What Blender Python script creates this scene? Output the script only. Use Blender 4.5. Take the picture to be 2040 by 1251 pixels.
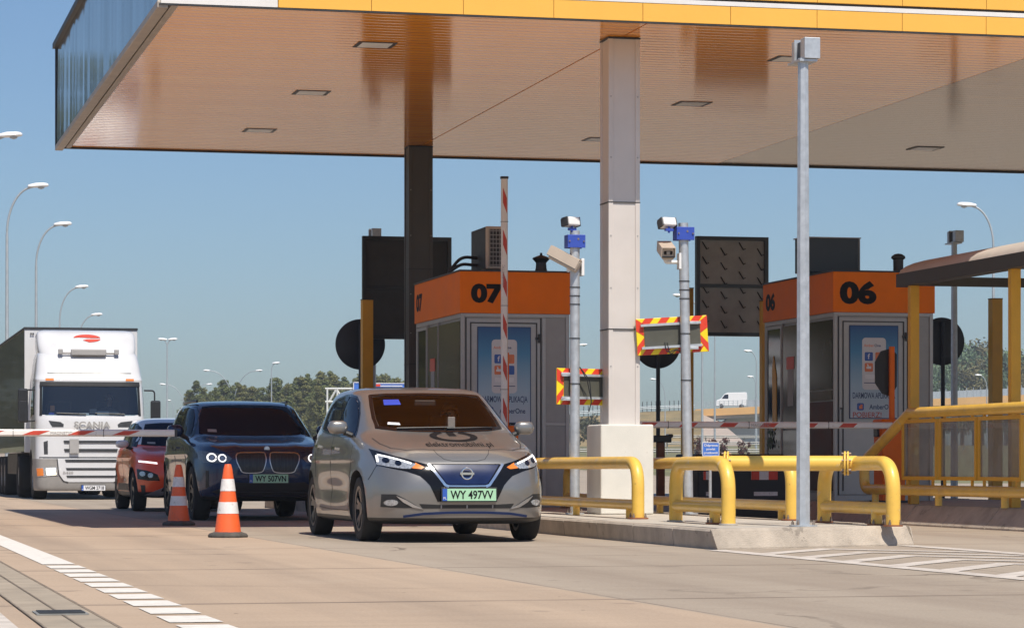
import bpy, bmesh, math, random
from math import sin, cos, pi, radians
from mathutils import Vector, Matrix
from mathutils.bvhtree import BVHTree
from mathutils.geometry import delaunay_2d_cdt

for o in list(bpy.data.objects):
    bpy.data.objects.remove(o)
SC = bpy.context.scene
COL = SC.collection
R = random.Random(7)

# ------------------------------------------------------------- camera
A = radians(13.5)          # the view axis is turned 13.5 degrees to the right of the road
F = 5667.0                 # focal length in photo pixels (100 mm on 36 mm film)
HZ, CX, H = 930.0, 1020.0, 0.72
cd = bpy.data.cameras.new('camera')
cd.sensor_width = 36.0
cd.lens = F / 2040 * 36
cd.shift_y = (HZ - 625.5) / 2040
cd.clip_start, cd.clip_end = 0.5, 6000
cam = bpy.data.objects.new('camera', cd)
COL.objects.link(cam)
cam.location = (0, 0, H)
cam.rotation_euler = (pi / 2, 0, -A)
SC.camera = cam

# ------------------------------------------------------------- light
SUN_EL, SUN_AZ = radians(57.5), radians(6.0)
sdir = Vector((sin(SUN_AZ) * cos(SUN_EL), -cos(SUN_AZ) * cos(SUN_EL), sin(SUN_EL)))
sl = bpy.data.lights.new('sun', 'SUN')
sl.energy, sl.angle, sl.color = 5.0, radians(0.53), (1.0, 0.93, 0.82)
sun = bpy.data.objects.new('sun', sl)
COL.objects.link(sun)
sun.rotation_euler = sdir.to_track_quat('Z', 'Y').to_euler()
W = bpy.data.worlds.new('World')
SC.world = W
W.use_nodes = True
wn = W.node_tree.nodes
sky = wn.new('ShaderNodeTexSky')
sky.sky_type = 'NISHITA'
sky.sun_disc = False
sky.sun_elevation = SUN_EL
sky.sun_rotation = pi - SUN_AZ
sky.air_density, sky.dust_density, sky.ozone_density = 1.0, 0.9, 3.0
tint = wn.new('ShaderNodeMixRGB')
tint.blend_type, tint.inputs[0].default_value = 'MULTIPLY', 1.0
tint.inputs[2].default_value = (0.84, 0.97, 1.13, 1)
W.node_tree.links.new(sky.outputs[0], tint.inputs[1])
W.node_tree.links.new(tint.outputs[0], wn['Background'].inputs[0])
wn['Background'].inputs[1].default_value = 0.088
SC.view_settings.view_transform = 'Standard'
SC.view_settings.look = 'None'
SC.view_settings.gamma = 1.0
SC.view_settings.exposure = 0.08


def P(px, d, py):
    """world point that stands at depth d along the view axis, at photo pixel (px, py)"""
    r = (px - CX) / F * d
    return Vector((r * cos(A) + d * sin(A), d * cos(A) - r * sin(A), H - (py - HZ) / F * d))


def G(px, py, z=0.0):
    return P(px, F * (H - z) / (py - HZ), py)


def dep(x, y):
    return x * sin(A) + y * cos(A)


# ------------------------------------------------------------- materials
def nodes_of(m):
    m.use_nodes = True
    return m.node_tree.nodes, m.node_tree.links, m.node_tree.nodes['Principled BSDF']


def mat(name, col, rough=0.5, metal=0.0, var=0.12, scale=6.0, bump=0.0, bscale=60.0, coat=0.0,
        spec=0.5, emit=None, estr=0.0, dirt=0.0, dirtcol=(0.10, 0.08, 0.06), stretch=(1, 1, 1), ior=1.5, world=False):
    m = bpy.data.materials.new(name)
    N, L, b = nodes_of(m)
    b.inputs['Roughness'].default_value = rough
    b.inputs['Metallic'].default_value = metal
    b.inputs['Specular IOR Level'].default_value = spec
    b.inputs['IOR'].default_value = ior
    b.inputs['Coat Weight'].default_value = coat
    b.inputs['Coat Roughness'].default_value = 0.03
    tc = N.new('ShaderNodeNewGeometry') if world else N.new('ShaderNodeTexCoord')
    src = tc.outputs['Position'] if world else tc.outputs['Object']
    mp = N.new('ShaderNodeMapping')
    mp.inputs['Scale'].default_value = stretch
    L.new(src, mp.inputs[0])
    n = N.new('ShaderNodeTexNoise')
    n.inputs['Scale'].default_value = scale
    n.inputs['Detail'].default_value = 6
    n.inputs['Roughness'].default_value = 0.6
    L.new(mp.outputs[0], n.inputs[0])
    r = N.new('ShaderNodeValToRGB')
    c = Vector(col)
    r.color_ramp.elements[0].position, r.color_ramp.elements[1].position = 0.3, 0.7
    r.color_ramp.elements[0].color = (*(c * (1 - var)), 1)
    r.color_ramp.elements[1].color = (*[min(1, v) for v in c * (1 + var)], 1)
    L.new(n.outputs[0], r.inputs[0])
    out = r.outputs[0]
    if dirt > 0:
        n2 = N.new('ShaderNodeTexNoise')
        n2.inputs['Scale'].default_value = scale * 0.45
        n2.inputs['Detail'].default_value = 8
        n2.inputs['Roughness'].default_value = 0.7
        L.new(mp.outputs[0], n2.inputs[0])
        r2 = N.new('ShaderNodeValToRGB')
        r2.color_ramp.elements[0].position, r2.color_ramp.elements[1].position = 0.48, 0.75
        r2.color_ramp.elements[0].color = (0, 0, 0, 1)
        r2.color_ramp.elements[1].color = (dirt, dirt, dirt, 1)
        L.new(n2.outputs[0], r2.inputs[0])
        mx = N.new('ShaderNodeMixRGB')
        mx.inputs[2].default_value = (*dirtcol, 1)
        L.new(r2.outputs[0], mx.inputs[0])
        L.new(out, mx.inputs[1])
        out = mx.outputs[0]
    L.new(out, b.inputs['Base Color'])
    if rough > 0.05:
        mr = N.new('ShaderNodeMapRange')
        mr.inputs['To Min'].default_value = rough * 0.8
        mr.inputs['To Max'].default_value = min(1, rough * 1.2)
        L.new(n.outputs[0], mr.inputs[0])
        L.new(mr.outputs[0], b.inputs['Roughness'])
    if bump > 0:
        nb = N.new('ShaderNodeTexNoise')
        nb.inputs['Scale'].default_value = bscale
        nb.inputs['Detail'].default_value = 5
        L.new(mp.outputs[0], nb.inputs[0])
        bp = N.new('ShaderNodeBump')
        bp.inputs['Strength'].default_value = bump
        bp.inputs['Distance'].default_value = 0.02
        L.new(nb.outputs[0], bp.inputs['Height'])
        L.new(bp.outputs[0], b.inputs['Normal'])
    if emit:
        b.inputs['Emission Color'].default_value = (*emit, 1)
        b.inputs['Emission Strength'].default_value = estr
    return m


def carpaint(name, col, metal=0.5, rough=0.35, flake=0.25):
    m = mat(name, col, rough=rough, metal=metal, var=0.04, scale=3, coat=0.75, spec=0.3)
    N, L, b = nodes_of(m)
    tc = N.new('ShaderNodeTexCoord')
    v = N.new('ShaderNodeTexNoise')
    v.inputs['Scale'].default_value = 900
    bp = N.new('ShaderNodeBump')
    bp.inputs['Strength'].default_value = flake * 0.25
    bp.inputs['Distance'].default_value = 0.0006
    L.new(tc.outputs['Object'], v.inputs[0])
    L.new(v.outputs[0], bp.inputs['Height'])
    L.new(bp.outputs[0], b.inputs['Normal'])
    return m


def clearglass(name, tint, refl=1.0, scuff=0.0):
    m = bpy.data.materials.new(name)
    N, L, b = nodes_of(m)
    out = N['Material Output']
    N.remove(b)
    t = N.new('ShaderNodeBsdfTransparent')
    t.inputs[0].default_value = (*tint, 1)
    g = N.new('ShaderNodeBsdfGlossy')
    g.inputs['Roughness'].default_value = 0.015
    lw = N.new('ShaderNodeLayerWeight')          # same on both faces of a pane
    lw.inputs[0].default_value = 0.5
    pw = N.new('ShaderNodeMath')
    pw.operation, pw.inputs[1].default_value = 'POWER', 5.0
    fr = N.new('ShaderNodeMath')
    fr.operation, fr.inputs[1].default_value, fr.inputs[2].default_value = 'MULTIPLY_ADD', 0.9, 0.05
    L.new(lw.outputs['Facing'], pw.inputs[0])
    L.new(pw.outputs[0], fr.inputs[0])
    mul = N.new('ShaderNodeMath')
    mul.operation = 'MULTIPLY'
    mul.inputs[1].default_value = refl
    mx = N.new('ShaderNodeMixShader')
    L.new(fr.outputs[0], mul.inputs[0])
    L.new(mul.outputs[0], mx.inputs[0])
    L.new(t.outputs[0], mx.inputs[1])
    L.new(g.outputs[0], mx.inputs[2])
    last = mx.outputs[0]
    if scuff:                                    # scratched, dusty plastic
        df = N.new('ShaderNodeBsdfDiffuse')
        df.inputs[0].default_value = (.42, .40, .37, 1)
        tc = N.new('ShaderNodeTexCoord')
        ns = N.new('ShaderNodeTexNoise')
        ns.inputs['Scale'].default_value, ns.inputs['Detail'].default_value = 4, 8
        L.new(tc.outputs['Object'], ns.inputs[0])
        mr = N.new('ShaderNodeMapRange')
        mr.inputs['From Min'].default_value, mr.inputs['From Max'].default_value = .35, .7
        mr.inputs['To Min'].default_value, mr.inputs['To Max'].default_value = scuff * .6, scuff * 1.4
        L.new(ns.outputs[0], mr.inputs[0])
        m2 = N.new('ShaderNodeMixShader')
        L.new(mr.outputs[0], m2.inputs[0])
        L.new(last, m2.inputs[1])
        L.new(df.outputs[0], m2.inputs[2])
        last = m2.outputs[0]
    L.new(last, out.inputs[0])
    return m


def chips(m, col, scale=22, lo=.66, amount=.8, zfade=None):
    """small worn-through spots of another colour on a painted surface"""
    N, L, b = nodes_of(m)
    src = b.inputs['Base Color'].links[0].from_socket
    tc = N.new('ShaderNodeTexCoord')
    n = N.new('ShaderNodeTexNoise')
    n.inputs['Scale'].default_value, n.inputs['Detail'].default_value, n.inputs['Roughness'].default_value = scale, 5, .65
    L.new(tc.outputs['Object'], n.inputs[0])
    r = N.new('ShaderNodeValToRGB')
    r.color_ramp.elements[0].position, r.color_ramp.elements[1].position = lo, lo + .03
    r.color_ramp.elements[0].color, r.color_ramp.elements[1].color = (0, 0, 0, 1), (amount,) * 3 + (1,)
    L.new(n.outputs[0], r.inputs[0])
    x = N.new('ShaderNodeMixRGB')
    x.inputs[2].default_value = (*col, 1)
    L.new(r.outputs[0], x.inputs[0])
    L.new(src, x.inputs[1])
    L.new(x.outputs[0], b.inputs['Base Color'])


M = {}
M['concrete'] = mat('concrete', (0.46, 0.42, 0.36), 0.9, var=0.14, scale=3, bump=0.25, bscale=40, dirt=0.35, dirtcol=(0.2, 0.17, 0.14))
M['kerb'] = mat('kerb_stone', (0.43, 0.365, 0.295), 0.92, var=0.18, scale=4, bump=0.5, bscale=70, dirt=0.5, dirtcol=(0.2, 0.165, 0.13))
M['white_concrete'] = mat('white_concrete', (0.66, 0.64, 0.58), 0.85, var=0.06, scale=3, bump=0.12, bscale=90, dirt=0.12, dirtcol=(0.4, 0.36, 0.3))
M['white_line'] = mat('line_paint', (0.70, 0.66, 0.60), 0.8, var=0.08, scale=14, dirt=0.5, dirtcol=(0.42, 0.35, 0.29), world=True)
M['worn_line'] = mat('worn_line_paint', (0.56, 0.50, 0.44), 0.88, var=0.14, scale=5, dirt=1.0, dirtcol=(0.33, 0.28, 0.23), world=True)
M['yellow'] = mat('yellow_paint', (0.80, 0.50, 0.085), 0.38, var=0.07, scale=5, coat=0.15, dirt=0.38, dirtcol=(0.42, 0.22, 0.05), bump=0.03)
M['deep_yellow'] = mat('deep_yellow_paint', (0.70, 0.36, 0.02), 0.4, var=0.06, scale=5, dirt=0.15, dirtcol=(0.3, 0.15, 0.03))
M['fascia'] = mat('fascia_yellow', (0.83, 0.44, 0.07), 0.4, var=0.025, scale=1.5)
M['fascia_white'] = mat('fascia_white', (0.72, 0.70, 0.68), 0.4, var=0.04)
M['orange'] = mat('orange_paint', (0.84, 0.19, 0.006), 0.55, var=0.05, spec=0.15, scale=3, dirt=0.12, dirtcol=(0.3, 0.08, 0.02))
M['signal_orange'] = mat('signal_orange', (0.80, 0.16, 0.01), 0.5, var=0.05, spec=0.2)
M['galv'] = mat('galvanised_steel', (0.52, 0.55, 0.58), 0.45, metal=0.55, var=0.14, scale=14, dirt=0.2, dirtcol=(0.36, 0.37, 0.38))
M['rail_grey'] = mat('weathered_rail', (0.27, 0.27, 0.255), 0.6, metal=0.3, var=0.2)
M['galv_lamp'] = mat('lamp_pole_steel', (0.40, 0.44, 0.47), 0.5, metal=0.3, var=0.1)
M['alu'] = mat('booth_aluminium', (0.33, 0.325, 0.315), 0.45, metal=0.3, var=0.08, spec=0.3, scale=3, dirt=0.15)
M['alu_frame'] = mat('booth_frame', (0.40, 0.395, 0.385), 0.4, metal=0.4, var=0.06, scale=8)
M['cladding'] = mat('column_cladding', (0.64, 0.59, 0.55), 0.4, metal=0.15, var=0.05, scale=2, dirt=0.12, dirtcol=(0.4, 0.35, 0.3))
M['cladding_shaded'] = mat('column_cladding_shaded', (0.075, 0.075, 0.07), 0.45, metal=0.2, var=0.1, scale=3)  # rear column: canopy shade put into a darker cladding colour
M['black'] = mat('black_plastic', (0.014, 0.014, 0.015), 0.5, var=0.2)
M['satin_black'] = mat('satin_black', (0.02, 0.021, 0.024), 0.32, var=0.15)
M['gloss_black'] = mat('gloss_black', (0.006, 0.006, 0.008), 0.10, var=0.0, coat=0.0, spec=0.25)
M['dark_metal'] = mat('dark_metal', (0.045, 0.047, 0.05), 0.5, metal=0.3, var=0.2, scale=9)
M['sign_back'] = mat('sign_back', (0.055, 0.06, 0.062), 0.6, metal=0.3, var=0.2, scale=4)
M['sign_back_light'] = mat('sign_back_light', (0.36, 0.35, 0.335), 0.6, metal=0.2, var=0.15, scale=4)
M['smoke_lens'] = mat('smoked_lamp_lens', (0.16, 0.17, 0.18), 0.1, metal=0.4, var=0.4, scale=40)
M['round_back'] = mat('round_sign_back', (0.035, 0.042, 0.055), 0.5, metal=0.2, var=0.12)
M['rubber'] = mat('rubber', (0.018, 0.017, 0.016), 0.85, var=0.3, scale=20, bump=0.3, bscale=120)
M['cone_rubber'] = mat('cone_rubber', (0.075, 0.07, 0.062), 0.9, var=0.3, scale=18, bump=0.3)
M['cone_orange'] = mat('cone_orange', (0.86, 0.13, 0.03), 0.45, var=0.06, scale=12, dirt=0.25, dirtcol=(0.4, 0.1, 0.05))
M['cone_white'] = mat('cone_white', (0.74, 0.72, 0.70), 0.5, var=0.08, scale=16, dirt=0.35, dirtcol=(0.35, 0.33, 0.3))
M['red'] = mat('red_reflective', (0.66, 0.05, 0.02), 0.4, var=0.06, scale=20)
M['arm_red'] = mat('arm_red', (0.52, 0.055, 0.03), 0.5, var=0.1, scale=20)
M['arm_white'] = mat('arm_white', (0.76, 0.74, 0.71), 0.35, var=0.05, scale=8, dirt=0.2, dirtcol=(0.5, 0.46, 0.42))
M['warn_yellow'] = mat('warn_yellow', (0.83, 0.62, 0.01), 0.4, var=0.04)
M['blue'] = mat('bracket_blue', (0.035, 0.075, 0.40), 0.35, var=0.1)
M['sign_blue'] = mat('sign_blue', (0.05, 0.17, 0.60), 0.4, var=0.05)
M['white_plastic'] = mat('white_plastic', (0.76, 0.76, 0.76), 0.35, var=0.03)
M['cream_plastic'] = mat('cream_plastic', (0.52, 0.44, 0.36), 0.4, var=0.05)
M['grey_plastic'] = mat('grey_plastic', (0.33, 0.32, 0.31), 0.5, var=0.08)
M['lamp_white'] = mat('lamp_white', (0.80, 0.81, 0.82), 0.35, var=0.02)
M['chrome'] = mat('chrome', (0.75, 0.75, 0.76), 0.12, metal=1.0, var=0.02)
M['silver'] = mat('silver_trim', (0.55, 0.55, 0.56), 0.3, metal=0.9, var=0.04)
M['screws'] = mat('bolt_steel', (0.28, 0.22, 0.18), 0.6, metal=0.6, var=0.3)
M['rust'] = mat('rusty_steel', (0.30, 0.12, 0.06), 0.8, metal=0.3, var=0.3)
M['text_black'] = mat('lettering_black', (0.012, 0.012, 0.013), 0.6, var=0.1, spec=0.1)
M['dash'] = mat('dashboard', (0.02, 0.019, 0.018), 0.7, var=0.2)
M['cabin'] = mat('cabin_lining', (0.07, 0.05, 0.036), 0.8, var=0.15)
M['seat'] = mat('seat_fabric', (0.06, 0.055, 0.05), 0.85, var=0.2)
M['carglass'] = mat('dark_car_glass', (0.007, 0.012, 0.028), 0.03, var=0.0, coat=0.0, spec=0.4, ior=1.12)
M['skin'] = mat('skin', (0.50, 0.28, 0.19), 0.55, var=0.08, scale=20)
M['hair'] = mat('hair', (0.16, 0.10, 0.045), 0.6, var=0.3, scale=40)
M['shirt'] = mat('shirt', (0.10, 0.10, 0.11), 0.8, var=0.1)
M['lens'] = mat('lamp_lens', (0.40, 0.42, 0.45), 0.08, metal=0.4, var=0.5, scale=45, coat=1)
M['led'] = mat('led_light', (0.9, 0.9, 0.9), 0.3, emit=(1, 0.98, 0.95), estr=1.1)
M['headlight_on'] = mat('headlight_on', (0.9, 0.85, 0.7), 0.3, emit=(1, 0.86, 0.58), estr=2.6)
M['amber'] = mat('amber_lens', (0.75, 0.20, 0.02), 0.2, var=0.05, coat=1)
M['plate_green'] = mat('plate_green', (0.36, 0.62, 0.40), 0.45, var=0.03)
M['plate_white'] = mat('plate_white', (0.72, 0.72, 0.74), 0.45, var=0.03)
M['plate_blue'] = mat('plate_blue', (0.03, 0.10, 0.42), 0.4, var=0.05)
M['windscreen'] = clearglass('windscreen_glass', (0.80, 0.79, 0.77), 0.8)
M['truckscreen'] = clearglass('truck_windscreen_glass', (0.60, 0.70, 0.73), 2.2)
M['panelglass'] = clearglass('guard_panel_glass', (0.80, 0.80, 0.79), 0.8, 0.30)
chips(M['yellow'], (.30, .16, .06), 26, .67, .8)
chips(M['yellow'], (.62, .52, .36), 9, .64, .5)
chips(M['kerb'], (.13, .11, .09), 5, .62, .5)
chips(M['white_concrete'], (.34, .30, .26), 12, .68, .45)
chips(M['cone_orange'], (.30, .12, .07), 18, .64, .5)
chips(M['cone_white'], (.30, .28, .26), 20, .63, .5)
chips(M['arm_white'], (.38, .35, .32), 14, .66, .5)


# ------------------------------------------------------------- mesh builder
class MB:
    def __init__(s):
        s.v, s.f, s.mi = [], [], []

    def add(s, vs, fs, mi=0):
        b = len(s.v)
        s.v += [Vector(v) for v in vs]
        s.f += [tuple(i + b for i in f) for f in fs]
        s.mi += [mi] * len(fs)
        return s

    def box(s, c, size, rot=None, mi=0):
        c = Vector(c)
        hx, hy, hz = size[0] / 2, size[1] / 2, size[2] / 2
        vs = [Vector((x, y, z)) for x in (-hx, hx) for y in (-hy, hy) for z in (-hz, hz)]
        if rot is not None:
            vs = [rot @ v for v in vs]
        return s.add([v + c for v in vs], [(0, 1, 3, 2), (4, 6, 7, 5), (0, 4, 5, 1), (2, 3, 7, 6), (0, 2, 6, 4), (1, 5, 7, 3)], mi)

    def b2(s, a, b, mi=0):
        a, b = Vector(a), Vector(b)
        return s.box((a + b) / 2, [abs(q) for q in (b - a)], mi=mi)

    def tube(s, path, r, n=14, cap=True, mi=0):
        pts = [Vector(p) for p in path]
        rs = r if isinstance(r, (list, tuple)) else [r] * len(pts)
        tg = []
        for i in range(len(pts)):
            a = pts[max(i - 1, 0)]
            b = pts[min(i + 1, len(pts) - 1)]
            tg.append((b - a).normalized())
        up = Vector((0, 0, 1)) if abs(tg[0].z) < 0.9 else Vector((1, 0, 0))
        x = tg[0].cross(up).normalized()
        vs = []
        for p, t, rr in zip(pts, tg, rs):
            x = (x - t * x.dot(t)).normalized()
            y = t.cross(x)
            for k in range(n):
                a = 2 * pi * k / n
                vs.append(p + (x * cos(a) + y * sin(a)) * rr)
        fs = []
        for i in range(len(pts) - 1):
            for k in range(n):
                k2 = (k + 1) % n
                fs.append((i * n + k, i * n + k2, (i + 1) * n + k2, (i + 1) * n + k))
        if cap:
            fs.append(tuple(reversed(range(n))))
            fs.append(tuple((len(pts) - 1) * n + k for k in range(n)))
        return s.add(vs, fs, mi)

    def lathe(s, prof, o, axis='z', n=24, mi=0, closed=False):
        """prof: (radius, height) pairs, spun about an axis through o"""
        o = Vector(o)
        vs = []
        for r, h in prof:
            for k in range(n):
                a = 2 * pi * k / n
                c, q = r * cos(a), r * sin(a)
                vs.append(o + Vector({'z': (c, q, h), 'x': (h, c, q), 'y': (q, h, c)}[axis]))
        fs = []
        m = len(prof)
        for i in range(m if closed else m - 1):
            i2 = (i + 1) % m
            for k in range(n):
                k2 = (k + 1) % n
                fs.append((i * n + k, i * n + k2, i2 * n + k2, i2 * n + k))
        if not closed:
            if prof[0][0] > 1e-6:
                fs.append(tuple(reversed(range(n))))
            if prof[-1][0] > 1e-6:
                fs.append(tuple((m - 1) * n + k for k in range(n)))
        return s.add(vs, fs, mi)

    def prism(s, poly, o, u, v, w, t, mi=0):
        """polygon in the (u,v) plane at o, extruded by t along w"""
        o, u, v, w = Vector(o), Vector(u), Vector(v), Vector(w)
        n = len(poly)
        a = [o + u * p[0] + v * p[1] for p in poly]
        vs = a + [q + w * t for q in a]
        fs = [tuple(reversed(range(n))), tuple(range(n, 2 * n))]
        fs += [(i, (i + 1) % n, n + (i + 1) % n, n + i) for i in range(n)]
        return s.add(vs, fs, mi)

    def quad(s, a, b, c, d, mi=0):
        return s.add([a, b, c, d], [(0, 1, 2, 3)], mi)

    def build(s, name, mats, parent=None, smooth=None, bevel=0.0, seg=2, fix=True):
        me = bpy.data.meshes.new(name)
        me.from_pydata([tuple(v) for v in s.v], [], s.f)
        if not isinstance(mats, (list, tuple)):
            mats = [mats]
        for m in mats:
            me.materials.append(m)
        if len(mats) > 1:
            me.polygons.foreach_set('material_index', s.mi)
        if fix:
            bm = bmesh.new()
            bm.from_mesh(me)
            bmesh.ops.recalc_face_normals(bm, faces=bm.faces)
            bm.to_mesh(me)
            bm.free()
        if smooth:
            me.polygons.foreach_set('use_smooth', [True] * len(me.polygons))
            me.set_sharp_from_angle(angle=radians(smooth))
        me.update()
        o = bpy.data.objects.new(name, me)
        COL.objects.link(o)
        if parent is not None:
            o.parent = parent
        if bevel:
            b = o.modifiers.new('bevel', 'BEVEL')
            b.width, b.segments, b.limit_method = bevel, seg, 'ANGLE'
        return o


def tag(o, label=None, cat=None, group=None, kind=None):
    if label: o['label'] = label
    if cat: o['category'] = cat
    if group: o['group'] = group
    if kind: o['kind'] = kind
    return o


def thing(name, label, cat, loc=(0, 0, 0), rz=0.0, group=None):
    o = bpy.data.objects.new(name, None)
    o.empty_display_size = 0.2
    COL.objects.link(o)
    o.location = loc
    o.rotation_euler = (0, 0, rz)
    return tag(o, label, cat, group)


def copy_tree(o, parent=None):
    c = o.copy()
    COL.objects.link(c)
    if parent is not None:
        c.parent = parent
    for ch in list(o.children):
        copy_tree(ch, c)
    return c


def arc(c, r, a0, a1, n, u, v):
    c, u, v = Vector(c), Vector(u), Vector(v)
    return [c + u * (r * cos(a0 + (a1 - a0) * i / n)) + v * (r * sin(a0 + (a1 - a0) * i / n)) for i in range(n + 1)]


def bendpath(pts, r, n=8):
    """polyline with rounded corners"""
    pts = [Vector(p) for p in pts]
    out = [pts[0]]
    for i in range(1, len(pts) - 1):
        a, b, c = pts[i - 1], pts[i], pts[i + 1]
        d0, d1 = (a - b).normalized(), (c - b).normalized()
        ang = d0.angle(d1)
        t = min(r / math.tan(ang / 2), (a - b).length * 0.49, (c - b).length * 0.49)
        p0, p1 = b + d0 * t, b + d1 * t
        for k in range(n + 1):
            q = k / n
            out.append(p0 * (1 - q) ** 2 + b * 2 * q * (1 - q) + p1 * q * q)
    out.append(pts[-1])
    return out


_tc = {}


def text_geo(s, bold=0.0):
    """flat lettering outline -> (verts2d, faces), cap height scaled to 1"""
    k = (s, bold)
    if k in _tc:
        return _tc[k]
    cu = bpy.data.curves.new('lettering', 'FONT')
    cu.body = s
    cu.size = 1.0
    cu.offset = bold
    cu.resolution_u = 4
    o = bpy.data.objects.new('lettering', cu)
    COL.objects.link(o)
    dg = bpy.context.evaluated_depsgraph_get()
    me = bpy.data.meshes.new_from_object(o.evaluated_get(dg))
    vs = [(v.co.x, v.co.y) for v in me.vertices]
    fs = [tuple(p.vertices) for p in me.polygons]
    bpy.data.objects.remove(o)
    bpy.data.meshes.remove(me)
    bpy.data.curves.remove(cu)
    x0, x1 = min(v[0] for v in vs), max(v[0] for v in vs)
    cap = 0.69 + 2 * bold
    _tc[k] = ([((v[0] - x0) / cap, (v[1] + bold) / cap) for v in vs], fs, (x1 - x0) / cap)
    return _tc[k]


def text_mb(s, o, u, v, h, width=None, bold=0.0, align='c', mb=None):
    vs, fs, w = text_geo(s, bold)
    sx = h if width is None else width / w
    o, u, v = Vector(o), Vector(u), Vector(v)
    sh = {'c': w / 2, 'l': 0, 'r': w}[align]
    mb = mb or MB()
    mb.add([o + u * ((p[0] - sh) * sx) + v * (p[1] * h) for p in vs], fs)
    return mb


def lettering(name, s, o, u, v, h, m, parent=None, width=None, bold=0.0, align='c'):
    return text_mb(s, o, u, v, h, width, bold, align).build(name, m, parent, fix=False)


# ------------------------------------------------------------- lofted vehicle bodies
def cr(p0, p1, p2, p3, t):
    return 0.5 * ((2 * p1) + (-p0 + p2) * t + (2 * p0 - 5 * p1 + 4 * p2 - p3) * t * t + (-p0 + 3 * p1 - 3 * p2 + p3) * t ** 3)


def square_path(nf, ns, nr):
    out = []
    out += [(-1 + 2 * i / nf, -1) for i in range(nf)]
    out += [(1, -1 + 2 * i / ns) for i in range(ns)]
    out += [(1 - 2 * i / nr, 1) for i in range(nr)]
    out += [(-1, 1 - 2 * i / ns) for i in range(ns)]
    return out


def loft(levels, sub=5, nf=28, ns=52, nr=16, disp=None):
    """levels: (z, y_front, y_rear, half_width, n_front, n_rear), bottom to top -> MB"""
    L = [levels[0]] + list(levels) + [levels[-1]]
    rows = []
    for i in range(1, len(L) - 2):
        for k in range(sub):
            t = k / sub
            rows.append([cr(L[i - 1][j], L[i][j], L[i + 1][j], L[i + 2][j], t) for j in range(6)])
    rows.append(list(levels[-1]))
    sq = square_path(nf, ns, nr)
    mb = MB()
    n = len(sq)
    vs = []
    for z, yf, yr, w, na, nb in rows:
        ym, hl = (yf + yr) / 2, (yr - yf) / 2
        for sx, sy in sq:
            q = (1 + sy) / 2
            q = q * q * (3 - 2 * q)
            e = na + (nb - na) * q
            r = 1 / (abs(sx) ** e + abs(sy) ** e) ** (1 / e)
            p = Vector((sx * r * w, ym + sy * r * hl, z))
            if disp:
                p = disp(p)
            vs.append(p)
    fs = []
    m = len(rows)
    for i in range(m - 1):
        for k in range(n):
            k2 = (k + 1) % n
            fs.append((i * n + k, i * n + k2, (i + 1) * n + k2, (i + 1) * n + k))
    fs.append(tuple(reversed(range(n))))
    fs.append(tuple((m - 1) * n + k for k in range(n)))
    mb.add(vs, fs)
    return mb


def bvh_of(mb):
    return BVHTree.FromPolygons([tuple(v) for v in mb.v], mb.f)


def cut(o, cutters, angle=35):
    """boolean difference, applied; the cutters are removed again"""
    for c in cutters:
        b = o.modifiers.new('cut', 'BOOLEAN')
        b.operation, b.solver, b.object = 'DIFFERENCE', 'EXACT', c
    dg = bpy.context.evaluated_depsgraph_get()
    me = bpy.data.meshes.new_from_object(o.evaluated_get(dg))
    o.modifiers.clear()
    old = o.data
    o.data = me
    me.name = old.name
    bpy.data.meshes.remove(old)
    for c in cutters:
        d = c.data
        bpy.data.objects.remove(c)
        bpy.data.meshes.remove(d)
    me.polygons.foreach_set('use_smooth', [True] * len(me.polygons))
    me.set_sharp_from_angle(angle=radians(angle))


def smooth_poly(poly, n=5):
    m = len(poly)
    out = []
    for i in range(m):
        a, b, c, d = (poly[(i + k - 1) % m] for k in range(4))
        for k in range(n):
            t = k / n
            out.append((cr(a[0], b[0], c[0], d[0], t), cr(a[1], b[1], c[1], d[1], t)))
    return out


def ribbon(pts, w):
    """open polyline -> thin outline polygon"""
    L, Rr = [], []
    for i, p in enumerate(pts):
        a, b = pts[max(i - 1, 0)], pts[min(i + 1, len(pts) - 1)]
        dx, dy = b[0] - a[0], b[1] - a[1]
        q = math.hypot(dx, dy) or 1
        L.append((p[0] - dy / q * w / 2, p[1] + dx / q * w / 2))
        Rr.append((p[0] + dy / q * w / 2, p[1] - dx / q * w / 2))
    return L + Rr[::-1]


def inside(p, poly):
    c = False
    j = len(poly) - 1
    for i in range(len(poly)):
        a, b = poly[i], poly[j]
        if (a[1] > p[1]) != (b[1] > p[1]) and p[0] < (b[0] - a[0]) * (p[1] - a[1]) / (b[1] - a[1]) + a[0]:
            c = not c
        j = i
    return c


VIEW = {'F': (lambda a, b: Vector((a, -3, b)), Vector((0, 1, 0))),
        'L': (lambda a, b: Vector((-4, a, b)), Vector((1, 0, 0))),
        'R': (lambda a, b: Vector((4, a, b)), Vector((-1, 0, 0))),
        'T': (lambda a, b: Vector((a, b, 6)), Vector((0, 0, -1)))}


def cast(bvh, view, a, b, off):
    f, d = VIEW[view]
    h = bvh.ray_cast(f(a, b), d)
    if h[0] is None:
        o = f(a, b)
        best = bvh.find_nearest(o + d * 3.5)
        h = best
    n = h[1]
    if n.dot(d) > 0:
        n = -n
    return h[0] + n * off, n


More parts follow.
